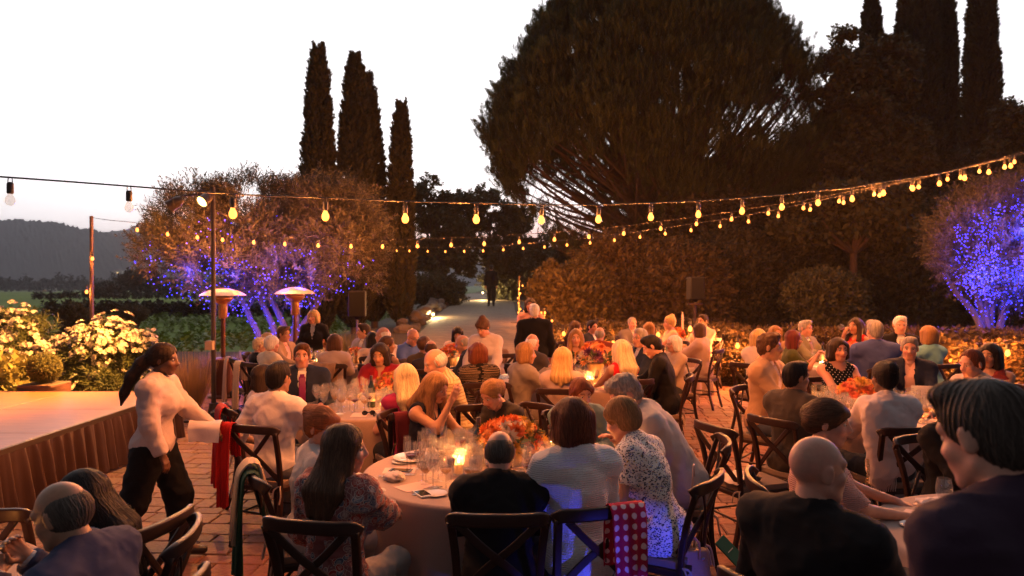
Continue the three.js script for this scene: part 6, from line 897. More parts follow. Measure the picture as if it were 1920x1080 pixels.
person('person in a sleeveless navy top resting the face on a hand', { sex: 'f', px: 818, d: 5.58, top: 699, face: 62, hp: 14, lean: 17, side: 4, hair: ['long', 'honey'], hfront: true, hlen: 0.03, skin: 'tan', top_: { k: 'tank', c: [0.018, 0.018, 0.030], sleeve: 0 }, rh: 'cheek', rhand: 0.25 });
// --- left centre table
person('person in a beige striped shirt leaning toward the left centre table', { sex: 'm', px: 815, d: 6.55, top: 654, face: -72, hp: 16, lean: 20, hair: ['ring', 'white'], skin: 'fair', wide: 1.12, belly: true, top_: { k: 'shirt', c: [0.6, 0.5, 0.35], tex: 'stripe', sleeve: 0.5, loose: 0.022, collar: [0.56, 0.44, 0.28], hem: 0.46 }, legs: [0.3, 0.24, 0.16] });
person('person in a white shirt with rolled sleeves seen from behind', { sex: 'm', px: 523, d: 5.5, top: 679, face: 158, lean: 5, hair: ['short', 'black'], skin: 'olive', top_: { k: 'shirt', c: [0.54, 0.48, 0.50], sleeve: 0.62, loose: 0.020, collar: [0.54, 0.48, 0.50] }, lh: [0.28, 0.70, 0.18], legs: [0.1, 0.1, 0.12] });
person('person in a pale pink top beside the white shirted one', { sex: 'f', px: 496, d: 6.15, top: 684, face: 120, lean: 4, hair: ['longbob', 'dark'], skin: 'tan', top_: { k: 'blouse', c: [0.62, 0.45, 0.42], sleeve: 1, loose: 0.022 } });
person('person in a dark suit and purple tie facing the camera', { sex: 'm', px: 566, d: 7.15, top: 644, face: 16, hy: -4, lean: 3, hair: ['short', 'brown'], skin: 'pink', wide: 1.08, top_: suit(NAVY, { tie: [0.17, 0.02, 0.10], v: 0.27, vw: 0.03 }), lh: [0.18, 0.80, 0.36] });
person('person in a dark red dress and shawl looking down', { sex: 'f', px: 712, d: 7.8, top: 644, face: -8, hp: 14, lean: 6, hair: ['longbob', 'dark'], skin: 'tan', top_: { k: 'tank', c: [0.30, 0.012, 0.016], sleeve: 0, shawl: [0.24, 0.010, 0.018], drape: [[-0.18, -0.02, 0.05, -0.40, -0.20, 0.18, 0.07], [-0.1, -0.1, 0.08, -0.36, -0.28, 0.18, 0.06]] }, rh: [-0.36, 0.80, 0.26] });
person('person in a sleeveless magenta top with a flower hair clip', { sex: 'f', px: 760, d: 6.05, top: 682, face: 205, hy: -8, lean: 7, hair: ['long', 'pale'], flower: [-0.085, 0.0, -0.02], hlen: -0.02, skin: 'pink', top_: { k: 'shirt', c: [0.28, 0.02, 0.085], sleeve: 0, loose: 0.012 }, lh: [0.2, 0.74, 0.3] });
// --- far left table
person('person standing in a black jacket behind the far left table', { sex: 'f', px: 587, d: 11.3, top: 581, face: 4, hy: -18, stand: true, lean: 4, hair: ['bob', 'blond'], skin: 'pink', top_: suit(BLACK, { shirt: [0.35, 0.33, 0.33], v: 0.22 }), legs: BLACK, rh: [-0.2, 1.05, 0.25], lh: [0.36, 1.05, 0.25] });
person('person in a light grey jacket turned left at the far left table', { sex: 'm', px: 681, d: 11.3, top: 607, face: -35, hy: -40, lean: 2, hair: ['short', 'dark'], skin: 'tan', top_: suit([0.26, 0.25, 0.26], { shirt: WHITE, v: 0.25 }) });
person('person facing the camera behind the white table card', { sex: 'f', px: 603, d: 11.5, top: 620, face: 10, lean: 10, hair: ['longbob', 'honey'], skin: 'pink', smax: 1.1, top_: { k: 'blouse', c: [0.3, 0.12, 0.06], sleeve: 0.4 } });
person('person in a white top on the chair in front of the far left table', { sex: 'f', px: 628, d: 9.45, top: 626, face: 178, lean: 5, hair: ['bob', 'brown'], skin: 'pink', top_: { k: 'sweater', c: [0.48, 0.36, 0.31], sleeve: 1, loose: 0.022 } });
person('person in a tan jacket and pink shirt at the far left table', { sex: 'm', px: 532, d: 10.7, top: 612, face: 70, hy: 6, lean: 2, hair: ['short', 'brown'], skin: 'tan', wide: 1.08, top_: suit([0.30, 0.20, 0.14], { shirt: [0.62, 0.36, 0.38], v: 0.3, vw: 0.05 }) });
person('person in a cream cardigan at left of the far left table', { sex: 'f', px: 510, d: 9.55, top: 629, face: 140, lean: 8, hair: ['crop', 'white'], skin: 'pink', top_: { k: 'sweater', c: [0.62, 0.50, 0.36], sleeve: 1, loose: 0.024 } });
person('person in black at the outer left of the far left table', { sex: 'f', px: 487, d: 10.0, top: 635, face: 125, lean: 10, hair: ['curly', 'pale'], skin: 'pink', top_: { k: 'blouse', c: BLACK, sleeve: 1 } });
person('person in brown behind the cream cardigan', { sex: 'f', px: 503, d: 10.6, top: 624, face: 100, lean: 6, hair: ['crop', 'blond'], skin: 'pink', top_: { k: 'blouse', c: [0.15, 0.09, 0.06], sleeve: 1 } });
person('person in a white shirt turned away at right of the far left table', { sex: 'm', px: 717, d: 9.9, top: 613, face: 235, hy: 20, lean: 6, hair: ['ring', 'white'], skin: 'pink', top_: { k: 'shirt', c: [0.62, 0.52, 0.45], sleeve: 0.6, collar: [0.62, 0.52, 0.45] } });
person('person in a cream top right of the grey jacket, back turned', { sex: 'f', px: 698, d: 10.4, top: 622, face: 200, lean: 5, hair: ['longbob', 'black'], skin: 'tan', top_: { k: 'blouse', c: [0.6, 0.45, 0.36], sleeve: 0.4 } });
person('person in a brown top looking right, left of the blue shirt', { sex: 'f', px: 727, d: 9.3, top: 630, face: 150, hy: -40, lean: 5, hair: ['pony', 'brown'], skin: 'tan', top_: { k: 'tank', c: [0.05, 0.025, 0.02], sleeve: 0 } });
// --- table behind the tray carrier
person('person in a bright blue shirt and glasses looking down', { sex: 'm', px: 774, d: 10.1, top: 616, face: 48, hp: 18, lean: 12, hair: ['bald'], skin: 'pink', glasses: true, top_: { k: 'shirt', c: [0.07, 0.12, 0.36], sleeve: 1, loose: 0.02, collar: [0.07, 0.12, 0.36] } });
person('person in a leafy print top with pinned up hair, back turned', { sex: 'f', px: 796, d: 9.2, top: 631, face: 160, hp: 8, lean: 8, hair: ['updo', 'brown'], skin: 'tan', top_: { k: 'blouse', c: [0.3, 0.2, 0.1], tex: 'leaf', sleeve: 0.8 } });
person('person in dark clothes between the leafy print top and the flowers', { sex: 'm', px: 808, d: 8.95, top: 638, face: 185, hp: 12, lean: 12, hair: ['ring', 'brown'], skin: 'pink', top_: { k: 'shirt', c: [0.03, 0.025, 0.03], sleeve: 1 } });
person('person in a dark suit looking left past the low flowers', { sex: 'm', px: 866, d: 9.7, top: 628, face: -95, hp: 14, lean: 14, hair: ['ring', 'grey'], skin: 'pink', top_: suit([0.035, 0.035, 0.045], {}) });
person('person in white with a dark fringe at the far side of the back table', { sex: 'f', px: 858, d: 11.4, top: 613, face: 5, hp: 10, lean: 6, hair: ['longbob', 'black'], fringe: true, skin: 'tan', top_: { k: 'blouse', c: [0.6, 0.45, 0.36], sleeve: 0.4 } });
const server2 = { sex: 'f', px: 905, d: 8.75, top: 597, face: -14, hp: 24, hy: -16, lean: 12, stand: true, hair: ['topknot', 'brown'], fringe: true, skin: 'pink', top_: { k: 'shirt', c: [0.50, 0.42, 0.42], sleeve: 1, loose: 0.022, collar: [0.50, 0.42, 0.42] }, legs: BLACK, lh: [0.16, 0.98, 0.34], lhand: 0.7, rh: [-0.28, 0.86, 0.30] };
person('person standing in a white shirt holding a draped tray', server2);
person('person in a black zebra print top seen from behind', { sex: 'f', px: 895, d: 7.75, top: 642, face: 195, hy: 12, lean: 7, hair: ['bob', 'auburn'], skin: 'pink', top_: { k: 'blouse', c: [0.03, 0.02, 0.02], tex: 'zebra', sleeve: 1, loose: 0.024 } });
person('person in brown half hidden right of the tray carrier', { sex: 'f', px: 928, d: 10.7, top: 629, face: 200, lean: 6, hair: ['longbob', 'brown'], skin: 'pink', top_: { k: 'blouse', c: [0.2, 0.12, 0.1], sleeve: 1 } });
// --- middle table
person('person in a grey sweater with hands clasped at the chin', { sex: 'f', px: 987, d: 7.75, top: 642, face: 118, hy: -22, lean: 8, hair: ['bob', 'honey'], skin: 'tan', top_: { k: 'sweater', c: [0.27, 0.22, 0.19], tex: 'knit', sleeve: 1, loose: 0.030 }, rh: 'clasp', lh: 'clasp', legs: [0.25, 0.2, 0.17] });
person('person hidden behind the grey sweater, back turned', { sex: 'm', px: 999, d: 9.3, top: 626, face: 140, lean: 5, hair: ['ring', 'white'], skin: 'pink', top_: suit([0.05, 0.04, 0.04], {}) });
person('person standing in a black suit with the back to the camera', { sex: 'm', px: 1002, d: 11.0, top: 570, face: 184, stand: true, lean: 5, hair: ['short', 'white'], skin: 'pink', wide: 1.14, top_: suit(BLACK, { collar: WHITE }), legs: BLACK });
person('person facing the camera behind the standing black suit', { sex: 'f', px: 994, d: 12.6, top: 559, face: -8, stand: true, hair: ['longbob', 'dark'], skin: 'tan', top_: { k: 'blouse', c: [0.5, 0.25, 0.2], sleeve: 0.4 }, legs: BLACK });
person('person in a beige top on the chair in front of the middle table', { sex: 'f', px: 1055, d: 7.3, top: 651, face: 170, lean: 6, hair: ['long', 'blond'], hlen: 0.05, skin: 'pink', top_: { k: 'blouse', c: [0.44, 0.31, 0.27], sleeve: 1, loose: 0.022 }, legs: [0.3, 0.03, 0.03] });
person('person in a black sleeveless dress facing the camera', { sex: 'f', px: 1080, d: 9.7, top: 617, face: -6, lean: 3, hair: ['long', 'honey'], hfront: true, skin: 'pink', top_: { k: 'tank', c: BLACK, sleeve: 0, v: 0.08 } });
person('person in a bright red halter dress seen from behind', { sex: 'f', px: 1164, d: 7.9, top: 637, face: 208, lean: 4, hair: ['long', 'pale'], hlen: -0.05, skin: 'tan', top_: { k: 'tank', c: [0.62, 0.015, 0.02], sleeve: 0 }, });
person('person in a black suit looking down at right of the middle table', { sex: 'm', px: 1222, d: 8.15, top: 629, face: -104, hp: 22, lean: 12, hair: ['short', 'black'], skin: 'pink', wide: 1.14, top_: suit(BLACK, { shirt: [0.6, 0.36, 0.32] }), legs: BLACK, lh: [0.1, 0.86, 0.38] });
person('person in a navy suit and glasses behind the black suit', { sex: 'm', px: 1200, d: 9.3, top: 616, face: -62, lean: 3, hair: ['short', 'grey'], skin: 'pink', glasses: true, top_: suit(NAVY, { shirt: [0.4, 0.36, 0.44] }) });
person('person in a pale scarf and glasses right of the navy suit', { sex: 'f', px: 1263, d: 9.6, top: 629, face: -70, lean: 4, hair: ['bob', 'white'], skin: 'pink', glasses: true, top_: { k: 'blouse', c: [0.36, 0.26, 0.2], sleeve: 1 } });
// --- rear table by the hedge
person('person in a rust shirt seen from behind at the rear table', { sex: 'm', px: 1125, d: 11.2, top: 613, face: 160, lean: 6, hair: ['ring', 'grey'], skin: 'pink', wide: 1.16, top_: { k: 'shirt', c: [0.24, 0.045, 0.022], sleeve: 1, loose: 0.024, collar: [0.24, 0.045, 0.022] } });
person('person in a dark suit looking right at the rear table', { sex: 'm', px: 1111, d: 12.6, top: 601, face: 45, lean: 2, hair: ['short', 'black'], skin: 'pink', top_: suit([0.02, 0.02, 0.035], {}) });
person('person with long hair left of the dark suit at the rear table', { sex: 'f', px: 1080, d: 12.5, top: 602, face: 70, hy: 20, lean: 3, hair: ['long', 'brown'], skin: 'tan', top_: { k: 'blouse', c: [0.05, 0.03, 0.03], sleeve: 1 } });
person('person in a grey suit with an open collar facing the camera', { sex: 'm', px: 1186, d: 13.7, top: 595, face: 18, lean: 2, hair: ['receding', 'grey'], skin: 'pink', goatee: true, wide: 1.08, top_: suit([0.13, 0.11, 0.11], { shirt: [0.6, 0.42, 0.36], v: 0.27 }) });
person('person with the back turned beside the grey suit', { sex: 'f', px: 1217, d: 12.2, top: 604, face: 175, lean: 3, hair: ['longbob', 'honey'], skin: 'pink', top_: { k: 'blouse', c: [0.2, 0.15, 0.1], sleeve: 0.4 } });
person('person in a pale green top with a flower in pinned hair', { sex: 'f', px: 1255, d: 12.6, top: 592, face: -82, lean: 2, hair: ['topknot', 'blond'], flower: [-0.07, 0.09, -0.05], skin: 'pink', top_: { k: 'tank', c: [0.38, 0.40, 0.24], sleeve: 0 } });
person('person in a pale jacket sitting sideways at the rear table', { sex: 'f', px: 1310, d: 11.3, top: 606, face: 235, lean: 7, hair: ['bob', 'brown'], skin: 'pink', top_: { k: 'blouse', c: [0.44, 0.30, 0.24], sleeve: 1, loose: 0.026 }, legs: [0.5, 0.38, 0.3], chair: true });
person('person behind the pale jacket by the hedge', { sex: 'm', px: 1318, d: 13.3, top: 590, face: -60, lean: 2, hair: ['short', 'dark'], skin: 'tan', top_: { k: 'shirt', c: [0.55, 0.38, 0.3], sleeve: 1 } });
// --- right rear table
person('person in a white top left of the right rear table', { sex: 'f', px: 1424, d: 9.4, top: 617, face: 120, lean: 5, hair: ['bob', 'blond'], skin: 'pink', top_: { k: 'blouse', c: [0.5, 0.4, 0.35], sleeve: 1, loose: 0.024 } });
person('person peering out behind the tan jacket', { sex: 'f', px: 1455, d: 11.0, top: 611, face: 8, lean: 4, hair: ['longbob', 'honey'], skin: 'pink', top_: { k: 'blouse', c: [0.3, 0.18, 0.12], sleeve: 1 } });
person('person in a dark green dress and glasses holding a small dish', { sex: 'f', px: 1489, d: 9.5, top: 619, face: 78, lean: 5, hair: ['longbob', 'maroon'], skin: 'pink', glasses: true, top_: { k: 'blouse', c: [0.06, 0.065, 0.02], sleeve: 0.45 }, rh: 'clasp', lh: 'clasp' });
person('person in a grey green jacket and tie by the hedge', { sex: 'm', px: 1511, d: 11.1, top: 601, face: 35, lean: 3, hair: ['short', 'grey'], skin: 'pink', wide: 1.06, top_: suit([0.20, 0.18, 0.12], { tie: [0.3, 0.2, 0.14], v: 0.25 }) });
const drinker = { sex: 'f', px: 1604, d: 11.2, top: 596, face: -58, lean: 0, hair: ['long', 'dark'], hfront: true, skin: 'tan', top_: { k: 'tank', c: [0.42, 0.02, 0.02], sleeve: 0 }, rh: 'mouth' };
person('person in a red dress drinking from a wine glass', drinker);
person('person in a bright blue jacket seen from behind', { sex: 'm', px: 1640, d: 8.95, top: 601, face: 182, lean: 3, hair: ['short', 'grey'], skin: 'pink', wide: 1.14, smax: 1.14, top_: suit([0.055, 0.075, 0.22], { collar: [0.055, 0.075, 0.22] }), legs: BLACK });
person('person in a dark suit and striped tie facing the camera', { sex: 'm', px: 1688, d: 10.4, top: 593, face: -14, lean: 2, hair: ['short', 'white'], skin: 'pink', smax: 1.12, top_: suit(BLACK, { tie: [0.3, 0.3, 0.25], ttex: 'pleatstripe', v: 0.27, vw: 0.05 }) });
person('person in a turquoise top turned away by the right hedge', { sex: 'f', px: 1740, d: 9.4, top: 611, face: 200, lean: 4, hair: ['bob', 'honey'], skin: 'pink', smax: 1.12, top_: { k: 'blouse', c: [0.16, 0.36, 0.40], sleeve: 1, loose: 0.022 } });
// --- right table
person('person in a tan jacket and jeans with a moustache', { sex: 'm', px: 1444, d: 6.95, top: 625, face: 52, hy: 18, lean: 4, hair: ['curly', 'brown'], skin: 'tan', moustache: true, smax: 1.12, wide: 1.04, top_: suit([0.40, 0.24, 0.14], { shirt: [0.62, 0.46, 0.46], v: 0.34, vw: 0.07 }), legs: [0.055, 0.07, 0.11], lh: [0.14, 0.72, 0.40], tuck: -0.02 });
person('person in a dark grey jacket looking right at the right table', { sex: 'm', px: 1494, d: 5.65, top: 679, face: 122, hy: -18, lean: 4, hair: ['short', 'black'], skin: 'olive', top_: suit([0.055, 0.042, 0.034], { collar: [0.055, 0.042, 0.034] }), legs: [0.03, 0.03, 0.03] });
person('person in a polka dot dress facing the camera', { sex: 'f', px: 1573, d: 7.55, top: 634, face: 4, lean: 2, hair: ['bob', 'dark'], skin: 'pink', top_: { k: 'tank', c: [0.02, 0.02, 0.03], tex: 'polka', sleeve: 0, v: 0.05, nw: 0.10 } });
person('person in a navy jacket and open pink shirt', { sex: 'm', px: 1706, d: 7.7, top: 632, face: -26, lean: 4, hair: ['short', 'grey'], skin: 'pink', smax: 1.1, top_: suit(NAVY, { shirt: [0.62, 0.38, 0.32], v: 0.3, vw: 0.05 }) });
person('person in a pale pink shawl seen from behind', { sex: 'f', px: 1658, d: 5.45, top: 678, face: 186, lean: 6, hair: ['bun', 'black'], skin: 'brown', top_: { k: 'blouse', c: [0.55, 0.44, 0.42], sleeve: 1, shawl: [0.60, 0.47, 0.44], drape: [[0.17, 0.04, -0.11, 0.20, -0.40, -0.16, 0.10], [0.11, 0.04, -0.12, 0.13, -0.34, -0.17, 0.09]] } });
person('person in a light grey jacket turned left at the right table', { sex: 'm', px: 1822, d: 6.35, top: 656, face: -76, lean: 12, hp: 8, hair: ['receding', 'auburn'], skin: 'pink', top_: suit([0.32, 0.26, 0.23], {}), lh: [0.1, 0.8, 0.42] });
person('person half hidden behind the light grey jacket', { sex: 'f', px: 1856, d: 7.2, top: 644, face: -55, lean: 6, hair: ['longbob', 'black'], skin: 'tan', top_: { k: 'tank', c: [0.15, 0.02, 0.02], sleeve: 0 } });
// --- bottom right table
person('person smiling to the right in a pink lace top', { sex: 'f', px: 1556, d: 3.78, top: 749, face: 78, hy: -16, lean: 12, hair: ['updo', 'brown'], fringe: true, skin: 'pink', top_: { k: 'blouse', c: [0.50, 0.28, 0.25], tex: 'knit', sleeve: 0.5 }, legs: [0.06, 0.03, 0.03] });
person('person in a black suit and checked collar looking right, near the camera', { sex: 'm', px: 1536, d: 2.62, top: 815, face: 128, hy: -26, lean: 2, hair: ['bald'], skin: 'pink', wide: 1.1, top_: suit(BLACK, { collar: [0.42, 0.38, 0.40] }), legs: BLACK, smax: 1.06, lh: [0.2, 0.7, 0.3] });
person('person in black hidden behind the head of the nearest standing figure', { sex: 'm', px: 1800, d: 4.55, top: 725, face: 20, lean: 4, hair: ['short', 'dark'], skin: 'pink', wide: 1.1, top_: suit(BLACK, { shirt: BLACK, collar: BLACK }), legs: BLACK });
person('person standing in a dark plum suit at the right edge, nearest the camera', { sex: 'm', px: 1848, d: 1.66, top: 716, face: 198, hy: 4, hp: 12, stand: true, lean: 10, hair: ['short', 'pepper'], skin: 'pink', wide: 1.05, det: 0, top_: suit([0.03, 0.016, 0.03], { collar: [0.45, 0.42, 0.5] }), legs: BLACK });
// --- bottom left table
person('person in a navy suit holding a hand up at the bottom left', { sex: 'm', px: 112, d: 2.5, top: 903, face: -96, hp: 12, lean: 16, hair: ['ring', 'salt'], skin: 'tan', stubble: true, wide: 1.08, top_: suit([0.030, 0.034, 0.075], { shirt: [0.45, 0.4, 0.4] }), legs: NAVY, rh: [-0.10, 1.02, 0.40], re: [-0.4, -1, 0.2], rhand: 0.9, lh: [0.04, 1.0, 0.42], lhand: 0.9 });
person('person in a lilac white top behind the navy suit', { sex: 'f', px: 150, d: 2.95, top: 884, face: -78, hy: -8, hp: 8, lean: 16, hair: ['long', 'black'], hlen: -0.12, skin: 'tan', top_: { k: 'blouse', c: [0.52, 0.48, 0.55], sleeve: 0.4, v: 0.03 }, legs: BLACK });
// --- walking
const server1 = { sex: 'f', px: 308, d: 5.0, top: 644, face: 96, stand: true, lean: 6, hp: 4, hair: ['pony', 'dark'], tail: 1, skin: 'brown', wide: 1.16, legw: 0.03, det: 1, smax: 1.0, top_: { k: 'shirt', c: [0.47, 0.36, 0.34], sleeve: 1, loose: 0.026, ls: 0.024, collar: [0.48, 0.37, 0.35], amp: 0.006, hem: 0.88 }, legs: BLACK, stride: [20, -16], bend: [18, 22], lh: [0.20, 1.02, 0.40], rh: [-0.22, 0.80, 0.16], lhand: 0.6 };
person('person in a white shirt and black trousers walking past the stage', server1);
person('person in dark clothes walking away up the drive', { sex: 'm', px: 921, d: 43, top: 512, face: 180, stand: true, lean: 2, hair: ['short', 'dark'], skin: 'pink', ground: true, top_: { k: 'shirt', c: [0.015, 0.013, 0.013], sleeve: 1 }, legs: [0.02, 0.02, 0.02], stride: [9, -9], bend: [3, 8], smax: 1.4 });
// what they hold
const worldOf = (o, p) => { o.info.t.updateMatrixWorld(true); return p.clone().applyMatrix4(o.info.t.matrixWorld); };
{
  const w = worldOf(drinker, drinker.info.arms[1].palm), g = glassProto[4].clone(); g.name = numbered('wine_glass'); g.position.copy(w).add(V(-0.02, -0.03, 0.02)); g.rotation.set(0, 0, 0.9); scene.add(g); tag(g, 'wine glass raised to the lips of the red dress', 'glass');
  const tw = worldOf(server2, server2.info.arms[0].palm), t = thing('serving_tray', 'tray of stacked plates draped with a white cloth', 'tray', [X(945, 8.35), tw.y, -8.35]); part('tray', lathe([[0.0005, 0], [0.19, 0], [0.205, 0.018], [0.2, 0.018], [0.188, 0.006], [0.0005, 0.005]], 32), steel, t);
  const cl = new THREE.PlaneGeometry(0.46, 0.46, 40, 40), p = cl.attributes.position; for (let i = 0; i < p.count; i++) { const x = p.getX(i), y = p.getY(i), q = Math.max(Math.abs(x), Math.abs(y)), e = Math.max(0, q - 0.13); p.setXYZ(i, x * (1 - e * 0.9), 0.024 - e * 1.9 + 0.012 * noise(x * 14, y * 14, 0) * (1 + e * 8), y * (1 - e * 0.9)); } cl.computeVertexNormals(); part('cloth', cl, napkinWhite(), t);
  for (let i = 0; i < 4; i++) part('plate', smallPlate, china, t).position.set(0.03 * i - 0.04, 0.040 + i * 0.013, 0.0);
  const hw = worldOf(server1, server1.info.arms[0].palm), n = thing('napkin', 'folded white cloth carried on the arm of the walking server', 'napkin', [hw.x - 0.07, hw.y + 0.045, hw.z], 0.15); const ng = new THREE.PlaneGeometry(0.22, 0.40, 26, 40), np = ng.attributes.position; for (let i = 0; i < np.count; i++) { const x = np.getX(i), v = np.getY(i), a = Math.max(-1.2, Math.min(1.2, v / 0.085)), r = 0.075 + 0.006 * noise(x * 9, v * 9, 2); const drop = Math.max(0, Math.abs(v) - 0.10); np.setXYZ(i, x * (1 - drop * 0.5) + 0.02 * noise(v * 7, 1, x * 5), Math.cos(a) * r - drop - 0.05 * (x + 0.1) + 0.012 * noise(x * 12, v * 12, 5), Math.sin(a) * r * 1.1 + 0.02 * Math.sin(x * 30) * drop * 4); } ng.computeVertexNormals(); part('cloth', ng, napkinWhite(), n);
}
function napkinWhite() { return cloth([0.60, 0.52, 0.55]); }

// ================================================================ CHAIRS
const chairProto = (() => {
  const t = new THREE.Group(), wood = darkWood;
  const shape = new THREE.Shape(); shape.moveTo(-0.215, 0.20); shape.quadraticCurveTo(-0.23, 0.225, -0.19, 0.23); shape.quadraticCurveTo(0, 0.255, 0.19, 0.23); shape.quadraticCurveTo(0.23, 0.225, 0.215, 0.20); shape.lineTo(0.19, -0.20); shape.quadraticCurveTo(0, -0.225, -0.19, -0.20); shape.closePath();
  part('seat', place(new THREE.ExtrudeGeometry(shape, { depth: 0.025, bevelEnabled: true, bevelSize: 0.008, bevelThickness: 0.006, bevelSegments: 2, curveSegments: 10 }), [0, 0.445, 0], [Math.PI / 2, 0, 0]), wood, t);
  const cush = place(new THREE.ExtrudeGeometry(shape, { depth: 0.012, bevelEnabled: true, bevelSize: 0.004, bevelThickness: 0.014, bevelSegments: 4, curveSegments: 10 }), [0, 0.478, 0.005], [Math.PI / 2, 0, 0], [0.95, 0.95, 1]); part('cushion', cush, cloth([0.21, 0.145, 0.11]), t);
  for (const s of [1, -1]) { part('leg', limb([V(s * 0.185, 0.44, 0.19), V(s * 0.192, 0.2, 0.205), V(s * 0.20, 0, 0.22)], [0.020, 0.018, 0.015], 10, 8), wood, t); part('leg', bar([[s * 0.20, 0, -0.275], [s * 0.192, 0.22, -0.215], [s * 0.187, 0.46, -0.195], [s * 0.195, 0.68, -0.225], [s * 0.213, 0.875, -0.285]], 0.036, 0.030, 20, V(0, 0, 1)), wood, t); }
  part('top_rail', bar([[-0.226, 0.862, -0.262], [-0.205, 0.888, -0.292], [-0.12, 0.893, -0.320], [0, 0.895, -0.330], [0.12, 0.893, -0.320], [0.205, 0.888, -0.292], [0.226, 0.862, -0.262]], 0.026, 0.060, 26), wood, t);
  part('cross_slat', bar([[-0.185, 0.50, -0.197], [-0.06, 0.64, -0.245], [0.06, 0.75, -0.285], [0.178, 0.87, -0.312]], 0.012, 0.036, 16), wood, t); part('cross_slat', bar([[0.185, 0.50, -0.187], [0.06, 0.64, -0.230], [-0.06, 0.75, -0.272], [-0.178, 0.87, -0.302]], 0.012, 0.036, 16), wood, t);
  part('stretcher', merge([tube([[-0.19, 0.20, 0.205], [0, 0.20, 0.21], [0.19, 0.20, 0.205]], 0.009, 8, 6), tube([[-0.19, 0.23, 0.2], [-0.19, 0.23, -0.21]], 0.009, 6, 6), tube([[0.19, 0.23, 0.2], [0.19, 0.23, -0.21]], 0.009, 6, 6), tube([[-0.19, 0.25, -0.21], [0.19, 0.25, -0.21]], 0.009, 6, 6)]), wood, t);
  part('brace', merge([1, -1].flatMap((s) => [tube([[s * 0.188, 0.24, -0.21], [s * 0.17, 0.38, -0.16], [s * 0.10, 0.435, -0.06]], 0.009, 10, 6), tube([[s * 0.192, 0.24, 0.2], [s * 0.175, 0.38, 0.15], [s * 0.10, 0.435, 0.06]], 0.009, 10, 6)])), wood, t);
  part('cushion_tie', merge([1, -1].flatMap((s) => [tube([[s * 0.18, 0.478, -0.18], [s * 0.21, 0.462, -0.225], [s * 0.225, 0.40, -0.24], [s * 0.22, 0.35, -0.25]], 0.006, 10, 5), tube([[s * 0.19, 0.47, -0.2], [s * 0.165, 0.45, -0.235], [s * 0.16, 0.38, -0.25]], 0.006, 10, 5)])), cloth([0.40, 0.30, 0.25]), t);
  return t;
})();
function putChair(x, z, yaw, label, group) { const c = chairProto.clone(); c.name = numbered('cross_back_chair'); c.position.set(x, 0, z); c.rotation.y = yaw; scene.add(c); return tag(c, label, 'chair', group ?? 'dark cross-back dining chairs'); }
for (const s of seats) { const k = 0.045; putChair(s.x + Math.sin(s.yaw) * k, s.z + Math.cos(s.yaw) * k, s.yaw, ('chair seating the ' + s.who).split(' ').slice(0, 16).join(' ').replace(/,$/, '')); }
putChair(X(1402, 5.3), -5.35, R(112), 'empty chair with a pale cushion right of the light grey suit');
putChair(X(180, 3.15), -3.2, R(-100), 'empty dark chair below the walking server');
putChair(X(40, 3.5), -3.6, R(170), 'empty chair against the stage skirt at the bottom left');
putChair(X(125, 2.25), -2.3, R(-92), 'chair at the bottom edge beside the lilac white top');
putChair(X(886, 6.4), -6.4, R(200), 'empty chair between the pearl necklace and the zebra print top');
// ================================================================ THINGS LEFT ON AND BY THE CHAIRS
function drape(name, label, cat, geoPts, w, mat, pos, yaw, thick = 0.012, wave = 0.012) {   // a strip of cloth hung over a rail: profile points [out, y], width w
  const cu = new THREE.CatmullRomCurve3(geoPts.map(([a, b]) => V(0, b, a))), n = 34, m = 22, pos_ = [], uv = [], idx = [];
  for (let side = 0; side < 2; side++) for (let i = 0; i <= n; i++) for (let j = 0; j <= m; j++) { const p = cu.getPointAt(i / n), u = j / m - 0.5, fall = Math.abs(i / n - 0.4) * 2, q = wave * fall * (Math.sin(u * 19 + i * 0.05) + 0.6 * Math.sin(u * 31 + 2)); pos_.push(u * w * (1 - 0.15 * fall * fall), p.y + 0.02 * fall * noise(u * 6, i * 0.1, 0), p.z + q + (side ? -thick : 0)); uv.push(u * w * 11, i / n * 9); }
  const N = (n + 1) * (m + 1); for (let side = 0; side < 2; side++) for (let i = 0; i < n; i++) for (let j = 0; j < m; j++) { const a = side * N + i * (m + 1) + j, b = a + m + 1; side ? idx.push(a, b, a + 1, a + 1, b, b + 1) : idx.push(a, a + 1, b, a + 1, b + 1, b); }
  const rim = (a, b) => idx.push(a, b, a + N, b, b + N, a + N); for (let j = 0; j < m; j++) { rim(j + 1, j); rim(n * (m + 1) + j, n * (m + 1) + j + 1); } for (let i = 0; i < n; i++) { rim(i * (m + 1), (i + 1) * (m + 1)); rim((i + 1) * (m + 1) + m, i * (m + 1) + m); }
  const g = new THREE.BufferGeometry(); g.setAttribute('position', new THREE.Float32BufferAttribute(pos_, 3)); g.setAttribute('uv', new THREE.Float32BufferAttribute(uv, 2)); g.setIndex(idx); g.computeVertexNormals();
  const t = thing(name, label, cat, pos, yaw); part('cloth', g, mat, t); return t;
}
const onBack = (who, dx, name, label, cat, w, c, len, front = 0.25, kind) => { const s = seats.find((q) => q.who.includes(who)), k = 0.045, cx = s.x + Math.sin(s.yaw) * k, cz = s.z + Math.cos(s.yaw) * k, x = cx + Math.cos(s.yaw) * dx, z = cz - Math.sin(s.yaw) * dx; return drape(name, label, cat, [[-0.255, 0.925 - front], [-0.275, 0.85], [-0.300, 0.925], [-0.335, 0.935], [-0.362, 0.90], [-0.372, 0.8], [-0.385, 0.935 - len]], w, kind ? cloth(c, kind) : cloth(c), [x, 0, z], s.yaw); };
onBack('white cardigan', -0.10, 'scarf', 'pink scarf with white dots hung over the white cardigan\'s chair', 'scarf', 0.17, [0.5, 0.1, 0.15], 0.50, 0.3, 'pinkdot');
